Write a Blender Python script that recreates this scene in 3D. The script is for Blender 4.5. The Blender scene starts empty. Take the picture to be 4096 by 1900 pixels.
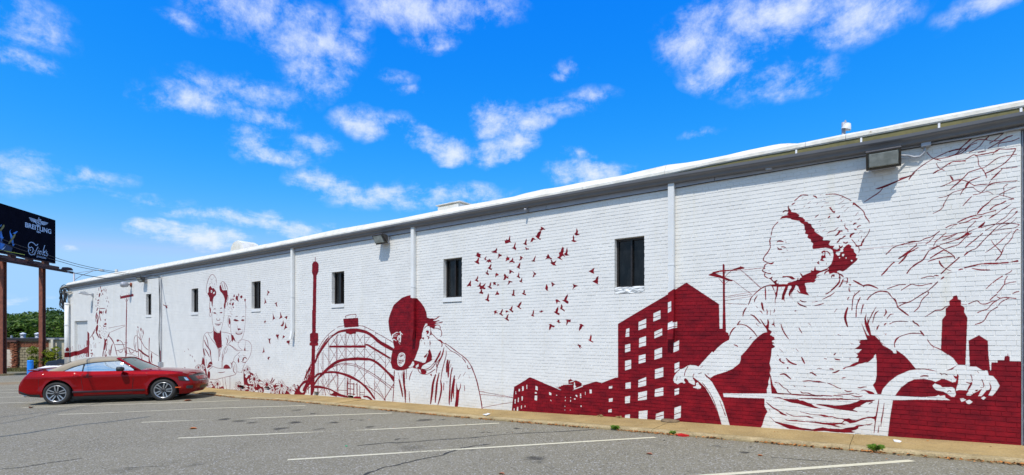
import bpy, bmesh, math, random
import numpy as np
from mathutils import Vector, Matrix, Quaternion, noise as mnoise

# ------------------------------------------------------------------ camera, sky, sun
S = bpy.context.scene
R = math.radians
F_PX, Y_HOR, X_VAN, CX, D = 2100., 1340., -800., 2048., 9.53     # photo geometry: focal length, horizon, vanishing point of the wall, distance to the wall
EYE = 1.62
ALPHA = math.atan2(CX-X_VAN, F_PX)
N2 = np.array([math.cos(ALPHA), math.sin(ALPHA)])                # wall normal seen from the camera (right, forward)
W2 = np.array([math.sin(ALPHA), -math.cos(ALPHA)])               # wall direction, to the right
cam = bpy.data.cameras.new('camera'); camo = bpy.data.objects.new('camera', cam); S.collection.objects.link(camo)
cam.sensor_width = 36.; cam.lens = 36*F_PX/4096; cam.shift_y = (Y_HOR-950)/4096; cam.clip_start = .05; cam.clip_end = 3000
camo.location = (0, -D, EYE); camo.rotation_euler = (R(90), 0, math.pi/2-ALPHA)
S.camera = camo
S.render.engine = 'CYCLES'
S.view_settings.view_transform = 'Standard'; S.view_settings.look = 'None'
S.view_settings.exposure = 0.0; S.view_settings.gamma = 1.0; S.view_settings.use_curve_mapping = False
try:
    S.cycles.use_denoising = True; S.cycles.max_bounces = 6; S.cycles.transparent_max_bounces = 12
except Exception: pass

SUN_D = Vector((-.33, 1.0, -1.75)).normalized()                   # the way the sunlight travels
sun = bpy.data.lights.new('sun', 'SUN'); suno = bpy.data.objects.new('sun', sun); S.collection.objects.link(suno)
sun.energy = 4.3; sun.angle = R(.53); sun.color = (1.0, .955, .88)
suno.rotation_euler = SUN_D.to_track_quat('-Z', 'Y').to_euler()

def cam_dir(px, py):
    """world direction of a photo point"""
    a = (px-CX)/F_PX; b = -(py-Y_HOR)/F_PX
    r = np.array([a, 1.])
    return Vector((float(r@W2), float(r@N2), b))

wd = bpy.data.worlds.new('World'); S.world = wd; wd.use_nodes = True
def build_world():
    nt = wd.node_tree; nt.nodes.clear(); N = nt.nodes; L = nt.links
    def node(t, **k):
        n = N.new(t)
        for a, v in k.items(): setattr(n, a, v)
        return n
    def m(op, a, b=None, c=None, clamp=False):
        n = node('ShaderNodeMath', operation=op, use_clamp=clamp)
        for i, v in enumerate((a, b, c)):
            if v is None: continue
            if hasattr(v, 'is_linked') or hasattr(v, 'links'): L.new(v, n.inputs[i])
            else: n.inputs[i].default_value = v
        return n.outputs[0]
    out = node('ShaderNodeOutputWorld'); bg = node('ShaderNodeBackground'); L.new(bg.outputs[0], out.inputs[0])
    sky = node('ShaderNodeTexSky', sky_type='NISHITA'); sky.sun_disc = False
    sky.sun_elevation = math.asin(-SUN_D.z); sky.sun_rotation = math.atan2(-SUN_D.x, -SUN_D.y)
    sky.altitude = 200; sky.air_density = 1.0; sky.dust_density = .25; sky.ozone_density = 3.0
    # the photograph's deep, saturated rendering of the blue: one tone curve per channel for the whole sky
    sc_ = node('ShaderNodeSeparateColor'); L.new(sky.outputs[0], sc_.inputs[0]); cc_ = node('ShaderNodeCombineColor')
    for i_, (ex, k_, cap) in enumerate(SKY_CURVE):
        v = m('MULTIPLY', m('POWER', m('MULTIPLY', sc_.outputs[i_], .1), ex), k_*10); L.new(m('MINIMUM', v, cap*10), cc_.inputs[i_])
    class hs: outputs = [cc_.outputs[0]]
    tc = node('ShaderNodeTexCoord'); sep = node('ShaderNodeSeparateXYZ'); L.new(tc.outputs['Generated'], sep.inputs[0])
    x, y, z = sep.outputs
    az = m('ARCTAN2', x, y); el = m('ARCSINE', z)
    # cloud layer coordinates: flattened towards the horizon
    zz = m('ADD', m('MAXIMUM', z, 0.0), .16)
    cx_ = m('DIVIDE', x, zz); cy_ = m('DIVIDE', y, zz)
    cv = node('ShaderNodeCombineXYZ'); L.new(cx_, cv.inputs[0]); L.new(cy_, cv.inputs[1])
    def nz(vec, sc, det, rough, dist=0):
        n = node('ShaderNodeTexNoise'); n.inputs['Scale'].default_value = sc; n.inputs['Detail'].default_value = det
        n.inputs['Roughness'].default_value = rough; n.inputs['Distortion'].default_value = dist; L.new(vec, n.inputs['Vector']); return n.outputs['Fac'], n.outputs['Color']
    n1, _ = nz(cv.outputs[0], 4.5, 12, .66, .25)
    n2, _ = nz(tc.outputs['Generated'], 17, 12, .7, .15)
    _, warp = nz(tc.outputs['Generated'], 7, 4, .6)
    ae = node('ShaderNodeCombineXYZ'); L.new(az, ae.inputs[0]); L.new(el, ae.inputs[1])
    wv = node('ShaderNodeVectorMath', operation='MULTIPLY_ADD'); L.new(warp, wv.inputs[0]); wv.inputs[1].default_value = (.11, .07, 0); 
    sub = node('ShaderNodeVectorMath', operation='ADD'); L.new(ae.outputs[0], sub.inputs[0]); sub.inputs[1].default_value = (-.055, -.035, 0)
    L.new(sub.outputs[0], wv.inputs[2])
    acc = None
    for (px, py, rx, ry, st) in CLOUDS:
        d0 = cam_dir(px, py).normalized(); d1 = cam_dir(px+rx, py).normalized(); d2 = cam_dir(px, py-ry).normalized()
        a0 = math.atan2(d0.x, d0.y); e0 = math.asin(d0.z)
        ra = abs(math.atan2(d1.x, d1.y)-a0); re = abs(math.asin(d2.z)-e0)
        s = node('ShaderNodeVectorMath', operation='SUBTRACT'); L.new(wv.outputs[0], s.inputs[0]); s.inputs[1].default_value = (a0, e0, 0)
        k = node('ShaderNodeVectorMath', operation='MULTIPLY'); L.new(s.outputs[0], k.inputs[0]); k.inputs[1].default_value = (1/(ra*1.45), 1/(re*1.45), 0)
        ln = node('ShaderNodeVectorMath', operation='LENGTH'); L.new(k.outputs[0], ln.inputs[0])
        v = m('MULTIPLY_ADD', ln.outputs['Value'], -st, st)
        acc = v if acc is None else m('MAXIMUM', acc, v)
    # other clouds around the rest of the sky
    big, _ = nz(cv.outputs[0], .9, 3, .5)
    vdir = cam_dir(2048, 600).normalized()
    dt = node('ShaderNodeVectorMath', operation='DOT_PRODUCT'); L.new(tc.outputs['Generated'], dt.inputs[0]); dt.inputs[1].default_value = vdir
    away = node('ShaderNodeMapRange'); L.new(dt.outputs['Value'], away.inputs[0]); away.inputs[1].default_value = .72; away.inputs[2].default_value = .5
    field = m('MULTIPLY', m('MULTIPLY', m('SUBTRACT', big, .42), 5.0), away.outputs[0])
    acc = m('MAXIMUM', acc, m('MAXIMUM', m('MINIMUM', field, .9), 0.0))
    dens = m('ADD', m('MULTIPLY', acc, .70), m('MULTIPLY', m('SUBTRACT', m('ADD', m('MULTIPLY', n1, .5), m('MULTIPLY', n2, .5)), .5), 4.4))
    dr = node('ShaderNodeMapRange'); dr.interpolation_type = 'SMOOTHSTEP'; L.new(dens, dr.inputs[0]); dr.inputs[1].default_value = -.10; dr.inputs[2].default_value = 1.2
    gate = node('ShaderNodeMapRange'); L.new(acc, gate.inputs[0]); gate.inputs[1].default_value = 0.0; gate.inputs[2].default_value = .30
    cl = m('MULTIPLY', m('MULTIPLY', dr.outputs[0], gate.outputs[0]), .90)
    mx = node('ShaderNodeMix', data_type='RGBA'); L.new(cl, mx.inputs[0]); L.new(hs.outputs[0], mx.inputs[6]); mx.inputs[7].default_value = CLOUD_COL
    L.new(mx.outputs[2], bg.inputs[0]); bg.inputs[1].default_value = .1
SKY_CURVE = [(3.7, 33., .38), (.94, 1.30, .66), (.15, 1.144, 1.02)]
CLOUD_COL = (8.6, 9.3, 10.6, 1)
CLOUDS = [(1050,50,260,110,.85),(1250,150,190,120,1),(1240,290,120,90,.8),(1430,90,60,80,.9),(1740,40,270,85,1.05),
 (3010,90,260,120,1.1),(3120,70,120,90,1.3),(2830,150,170,130,.95),(2880,280,140,80,.85),(3130,330,210,80,.62),(3430,60,230,110,.85),(3910,20,150,50,.6),
 (80,70,230,110,.62),(40,235,90,45,.75),(170,265,80,40,.7),(780,410,160,60,.85),(960,360,220,60,.6),(1000,480,130,45,.75),(980,570,75,75,.72),(1110,630,120,28,.6),(1220,590,110,40,.5),
 (740,90,90,40,.6),(1430,490,120,60,.85),(1590,500,70,35,.55),(1985,470,90,70,1.2),(2080,500,100,55,1.1),(2050,590,90,60,1.25),(1810,595,100,42,1.15),(1690,555,70,50,.75),(1950,610,60,50,.8),
 (2340,622,55,28,1.1),(2370,690,150,45,.85),(60,670,150,70,.85),(260,690,230,40,.68),(320,745,140,20,.5),(640,925,120,40,1.15),(730,950,200,36,1.0),(845,958,90,42,1.25),
 (1130,900,240,36,.95),(830,862,160,24,.62),(620,805,160,24,.42),(1290,725,120,50,.8),(1400,760,90,30,.6),(1560,790,190,45,.66),(1760,775,160,50,.7),(1920,790,130,45,.66),
 (2265,245,60,35,.62),(2220,290,60,25,.5),(1730,170,80,40,.65),(1600,330,70,30,.5),(1640,375,50,22,.5),(70,1215,120,18,.9),(265,998,45,16,.6),(2350,390,110,45,.42),(2200,440,140,40,.5),(2800,525,60,24,.5)]
build_world()

# ------------------------------------------------------------------ measuring helpers
WALL_X = [-700,-60,-41,-17,-14.8,-11.05,-7.9,-3.34,-.14,1.3,12,700]
WALL_H = [2.75,2.75,2.42,2.0,1.90,1.81,1.743,1.597,1.511,1.466,1.3,1.3]
KERB = .055
def walk_z(X): return EYE-float(np.interp(X, WALL_X, WALL_H))
def ground_z(X): return walk_z(X)-KERB
def on_wall(px, py, y=0.):
    d = cam_dir(px, py); t = (D+y)/d.y
    return d.x*t, EYE+d.z*t
def wx(px, y=0.): return on_wall(px, 1340, y)[0]
def at_depth(px, py, Z):
    d = cam_dir(px, py)
    return Vector((d.x*Z, d.y*Z-D, EYE+d.z*Z))
def on_ground(px, py, lift=0.):
    d = cam_dir(px, py); H = 1.8
    for _ in range(30):
        t = H/(-d.z); H = EYE-ground_z(d.x*t)-lift
    return Vector((d.x*t, d.y*t-D, ground_z(d.x*t)+lift))

# ------------------------------------------------------------------ object helpers
COL = S.collection
def mesh_obj(name, verts, faces, mat=None, parent=None, smooth=False):
    me = bpy.data.meshes.new(name); me.from_pydata([tuple(v) for v in verts], [], faces); me.update()
    if smooth: me.polygons.foreach_set('use_smooth', [True]*len(me.polygons))
    o = bpy.data.objects.new(name, me); COL.objects.link(o)
    if mat: me.materials.append(mat)
    if parent: o.parent = parent
    return o
class MB:
    def __init__(s): s.v = []; s.f = []
    def add(s, v, f):
        n = len(s.v); s.v += [tuple(a) for a in v]; s.f += [tuple(i+n for i in q) for q in f]; return s
    def box(s, x0, x1, y0, y1, z0, z1):
        return s.add([(x0,y0,z0),(x1,y0,z0),(x1,y1,z0),(x0,y1,z0),(x0,y0,z1),(x1,y0,z1),(x1,y1,z1),(x0,y1,z1)],
                     [(0,3,2,1),(4,5,6,7),(0,1,5,4),(1,2,6,5),(2,3,7,6),(3,0,4,7)])
    def quad(s, a, b, c, d): return s.add([a,b,c,d], [(0,1,2,3)])
    def tube(s, pts, r, n=8, cap=True):
        pts = [Vector(p) for p in pts]; rs = r if isinstance(r, (list, tuple)) else [r]*len(pts)
        base = len(s.v); up = Vector((.123, .27, .95)).normalized(); prev = None
        for i, p in enumerate(pts):
            t = (pts[min(i+1, len(pts)-1)]-pts[max(i-1, 0)]).normalized()
            u = prev - t*prev.dot(t) if prev is not None else t.cross(up)
            if u.length < 1e-5: u = t.cross(Vector((1,0,0)))
            u.normalize(); prev = u; w = t.cross(u)
            for k in range(n):
                a = 2*math.pi*k/n; s.v.append(tuple(p+(u*math.cos(a)+w*math.sin(a))*rs[i]))
        for i in range(len(pts)-1):
            for k in range(n):
                a = base+i*n+k; b = base+i*n+(k+1) % n; s.f.append((a, b, b+n, a+n))
        if cap: s.f.append(tuple(base+k for k in range(n))[::-1]); s.f.append(tuple(base+(len(pts)-1)*n+k for k in range(n)))
        return s
    def lathe(s, prof, n=24, M=None):
        base = len(s.v); M = M or Matrix()
        for (r, h) in prof:
            for k in range(n):
                a = 2*math.pi*k/n; s.v.append(tuple(M @ Vector((r*math.cos(a), r*math.sin(a), h))))
        for i in range(len(prof)-1):
            for k in range(n):
                a = base+i*n+k; b = base+i*n+(k+1) % n; s.f.append((a, b, b+n, a+n))
        return s
    def prism(s, poly, a, b, axis='x'):
        """poly in the plane across the axis, extruded from a to b"""
        n = len(poly); base = len(s.v)
        for c in (a, b):
            for (p, q) in poly: s.v.append((c, p, q) if axis == 'x' else (p, c, q) if axis == 'y' else (p, q, c))
        s.f += [tuple(base+i for i in range(n))[::-1], tuple(base+n+i for i in range(n))]
        for i in range(n): j = (i+1) % n; s.f.append((base+i, base+j, base+n+j, base+n+i))
        return s
    def build(s, name, mat=None, parent=None, smooth=False, bevel=0, seg=2, weld=False):
        o = mesh_obj(name, s.v, s.f, mat, parent, smooth)
        if weld or bevel:
            bm = bmesh.new(); bm.from_mesh(o.data)
            if weld: bmesh.ops.remove_doubles(bm, verts=bm.verts, dist=1e-5)
            bmesh.ops.recalc_face_normals(bm, faces=bm.faces)
            if bevel:
                bmesh.ops.bevel(bm, geom=[e for e in bm.edges if e.calc_face_angle(0) > .5], offset=bevel, segments=seg, affect='EDGES', clamp_overlap=True)
            bm.to_mesh(o.data); bm.free()
        return o
def tag(o, label, cat, group=None, kind=None):
    o['label'] = label; o['category'] = cat
    if group: o['group'] = group
    if kind: o['kind'] = kind
    return o
def thing(name, label, cat, loc=(0,0,0), rotz=0, group=None):
    o = bpy.data.objects.new(name, None); COL.objects.link(o); o.location = loc; o.rotation_euler = (0,0,rotz); o.empty_display_size = .2
    return tag(o, label, cat, group)
def copy_tree(o, parent=None):
    c = o.copy(); COL.objects.link(c)
    if parent: c.parent = parent
    for ch in list(o.children): copy_tree(ch, c)
    return c

# ------------------------------------------------------------------ material helpers
class NT:
    def __init__(s, name):
        s.m = bpy.data.materials.new(name); s.m.use_nodes = True; s.t = s.m.node_tree
        s.b = s.t.nodes['Principled BSDF']; s.out = s.t.nodes['Material Output']
    def n(s, t, **k):
        x = s.t.nodes.new(t)
        for a, v in k.items(): setattr(x, a, v)
        return x
    def link(s, a, b): s.t.links.new(a, b)
    def setin(s, sock, v):
        if hasattr(v, 'links'): s.link(v, sock)
        else: sock.default_value = v
    def pos(s):
        return s.n('ShaderNodeNewGeometry').outputs['Position']
    def objc(s): return s.n('ShaderNodeTexCoord').outputs['Object']
    def noise(s, vec, sc, det=4, rough=.55, dist=0, col=False):
        x = s.n('ShaderNodeTexNoise'); x.inputs['Scale'].default_value = sc; x.inputs['Detail'].default_value = det
        x.inputs['Roughness'].default_value = rough; x.inputs['Distortion'].default_value = dist; s.link(vec, x.inputs['Vector'])
        return x.outputs['Color' if col else 'Fac']
    def scale(s, vec, v):
        x = s.n('ShaderNodeVectorMath', operation='MULTIPLY'); s.link(vec, x.inputs[0]); x.inputs[1].default_value = v; return x.outputs[0]
    def ramp(s, f, a, b, lo=0, hi=1, smooth=False):
        x = s.n('ShaderNodeMapRange'); s.link(f, x.inputs[0]); x.inputs[1].default_value = a; x.inputs[2].default_value = b; x.inputs[3].default_value = lo; x.inputs[4].default_value = hi
        if smooth: x.interpolation_type = 'SMOOTHSTEP'
        return x.outputs[0]
    def math(s, op, a, b=0., clamp=False):
        x = s.n('ShaderNodeMath', operation=op, use_clamp=clamp); s.setin(x.inputs[0], a); s.setin(x.inputs[1], b); return x.outputs[0]
    def mix(s, f, a, b, mode='MIX'):
        x = s.n('ShaderNodeMix', data_type='RGBA', blend_type=mode); s.setin(x.inputs[0], f)
        for i, v in ((6, a), (7, b)):
            if hasattr(v, 'links'): s.link(v, x.inputs[i])
            else: x.inputs[i].default_value = (*v, 1) if len(v) == 3 else v
        return x.outputs[2]
    def bump(s, h, strength=.3, dist=.01):
        x = s.n('ShaderNodeBump'); x.inputs['Strength'].default_value = strength; x.inputs['Distance'].default_value = dist
        s.link(h, x.inputs['Height']); s.link(x.outputs[0], s.b.inputs['Normal']); return x
    def base(s, c): s.setin(s.b.inputs['Base Color'], (*c, 1) if isinstance(c, tuple) and len(c) == 3 else c); return s
    def rough(s, r): s.setin(s.b.inputs['Roughness'], r); return s
def plain(name, col, rough=.6, metal=0, var=.12, sc=6., bump=0, bdist=.004):
    """a plain painted or plastic surface with uneven tone"""
    t = NT(name); f = t.noise(t.pos(), sc, 5, .6)
    dk = tuple(c*(1-var) for c in col); lt = tuple(min(1, c*(1+var)) for c in col)
    t.base(t.mix(t.ramp(f, .3, .7), dk, lt)); t.rough(rough); t.b.inputs['Metallic'].default_value = metal
    if bump: t.bump(t.noise(t.pos(), sc*6, 4), bump, bdist)
    return t.m

# ------------------------------------------------------------------ mural outlines traced from the wall: f/F patch, w/W bare paint, s/t strokes
FRAMES = dict(A=(2980,760,.33462), B=(2650,1100,.33467), C=(3050,1100,.33467), D=(3050,1400,.3012), E=(2680,1400,.3012),
 G=(3500,1380,.35142), H=(3500,1000,.35142), I=(3600,680,.33468), J=(3300,400,.66947), J2=(3796,380,.41841),
 K=(1540,1160,.41841), K2=(1160,980,.5857), L=(1220,1240,.33473), M=(760,1040,.4686), M2=(760,1080,.43541),
 N=(960,1440,.13387), O=(1860,880,.2511), P=(1900,1160,.21758), Q=(2000,1480,.1941), R=(2400,860,.7535),
 S=(240,1040,.2511), S2=(240,1040,.38486), S3=(560,1100,.25105), T=(240,1240,.2008), U=(1700,860,.703), W2=(600,1450,.2092))

def smooth(p, closed, n=4):
    m = len(p)
    if m < 3: return p
    out = []
    rng_ = range(m if closed else m-1)
    for i in rng_:
        p0 = p[(i-1) % m] if closed or i > 0 else p[i]
        p1 = p[i]; p2 = p[(i+1) % m]
        p3 = p[(i+2) % m] if closed or i+2 < m else p2
        for k in range(n):
            t = k/n
            out.append(.5*((2*p1)+(p2-p0)*t+(2*p0-5*p1+4*p2-p3)*t*t+(3*p1-p0-3*p2+p3)*t**3))
    if not closed: out.append(p[-1])
    return np.array(out)

def fill(img, P, val):
    H, W = img.shape
    y0 = max(0, int(np.floor(P[:,1].min()))); y1 = min(H-1, int(np.ceil(P[:,1].max())))
    x1 = P[:,0]; yy1 = P[:,1]; x2 = np.roll(x1,-1); yy2 = np.roll(yy1,-1)
    lo = np.minimum(yy1,yy2); hi = np.maximum(yy1,yy2); dy = np.where(yy2==yy1, 1e-9, yy2-yy1); sl = (x2-x1)/dy
    for y in range(y0, y1+1):
        c = y+.5
        m = (lo <= c) & (hi > c)
        if not m.any(): continue
        xs = np.sort(x1[m]+(c-yy1[m])*sl[m])
        for a, b in zip(xs[::2], xs[1::2]):
            ia = max(0, int(np.ceil(a-.5))); ib = min(W, int(np.floor(b-.5))+1)
            if ib > ia: img[y, ia:ib] = val

def paint_mural(text, img, to_img):
    """draws every traced stroke and patch; to_img turns photo points into texel coordinates of the wall"""
    for line in text.strip().splitlines():
        tk = line.split()
        if not tk or tk[0].startswith('#'): continue
        op = tk[0][0]; wd = float(tk[0][1:] or 0); fr = FRAMES['A']; pts = []
        for t in tk[1:]:
            if t[0] == '@': fr = FRAMES[t[1:]]
            else:
                a, b = t.split(','); pts.append((fr[0]+float(a)*fr[2], fr[1]+float(b)*fr[2]))
        if fr in (FRAMES['M2'], FRAMES['W2']): wd *= .6
        elif fr in (FRAMES['S'], FRAMES['T']): wd *= .9
        elif fr in (FRAMES['I'], FRAMES['J'], FRAMES['J2']): wd *= .8
        p = np.array(pts)
        val = 0 if op in 'wWST' else 1
        if op == 'b':                                  # a daisy-like bloom: red-edged petals round a dark heart
            c = p[0]; r_ = wd*fr[2]/(.6 if fr == FRAMES['W2'] else 1); rs = np.random.RandomState(int(c[0])); n_ = 11+rs.randint(4)
            for k in range(n_):
                a_ = 2*math.pi*k/n_+rs.uniform(-.12, .12); L_ = r_*rs.uniform(.78, 1.1); w_ = r_*rs.uniform(.15, .21); e = np.array([math.cos(a_)*.78, math.sin(a_)]); q = np.array([-math.sin(a_)*.78, math.cos(a_)])
                for (g_, val_) in ((1.0, 1), (.66, 0)):
                    fill(img, to_img(np.array([c+e*r_*.2, c+e*L_*.5-q*w_*g_, c+e*L_*.85-q*w_*g_*.8, c+e*L_*(.9+.1*g_), c+e*L_*.85+q*w_*g_*.8, c+e*L_*.5+q*w_*g_])), val_)
                fill(img, to_img(np.array([c+e*r_*.2-q*r_*.012, c+e*r_*.62, c+e*r_*.2+q*r_*.012])), 1)
            t_ = np.linspace(0, 6.28, 12)[:-1]; fill(img, to_img(np.stack([c[0]+np.cos(t_)*r_*.19, c[1]+np.sin(t_)*r_*.26], 1)), 1)
            continue
        if op == 'd':                                  # short strokes scattered inside an outline
            rs = np.random.RandomState(int(p[0,0])); lo_, hi_ = p.min(0), p.max(0)
            for _ in range(int((hi_[0]-lo_[0])*(hi_[1]-lo_[1])/38)):
                c = lo_+(hi_-lo_)*rs.rand(2); inside = False
                for i in range(len(p)):
                    a_, b_ = p[i], p[(i+1) % len(p)]
                    if (a_[1] > c[1]) != (b_[1] > c[1]) and c[0] < (b_[0]-a_[0])*(c[1]-a_[1])/(b_[1]-a_[1])+a_[0]: inside = not inside
                if not inside: continue
                an = rs.uniform(-2.2, -.9); ln = rs.uniform(.6, 2.0)*wd; v_ = np.array([math.cos(an), math.sin(an)])*ln/2; n_ = np.array([-v_[1], v_[0]])/ln*wd*rs.uniform(.35, .8)
                fill(img, to_img(np.array([c-v_, c+n_*.6, c+v_, c-n_])), 1)
            continue
        if op in 'fw': fill(img, to_img(p), val)
        elif op in 'FW': fill(img, to_img(smooth(p, True)), val)
        else:
            p = smooth(p, False, 4)
            d = np.gradient(p, axis=0); d /= (np.linalg.norm(d, axis=1)[:,None]+1e-9)
            nrm = np.stack([-d[:,1], d[:,0]], 1)
            u = np.linspace(0, 1, len(p))
            w = np.full(len(p), wd/2)
            if op in 'tT': w = wd/2*(.3+.85*np.sin(np.pi*np.clip(u,.02,.98))**.6)
            else: w = wd/2*(1+.16*np.sin(u*17+p[0,0]))
            fill_stroke(img, to_img(p+nrm*w[:,None]), to_img(p-nrm*w[:,None]), val)

def fill_stroke(img, A, B, val):
    for i in range(len(A)-1):
        q = np.array([A[i], A[i+1], B[i+1], B[i]])
        fill(img, q, val)

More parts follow.
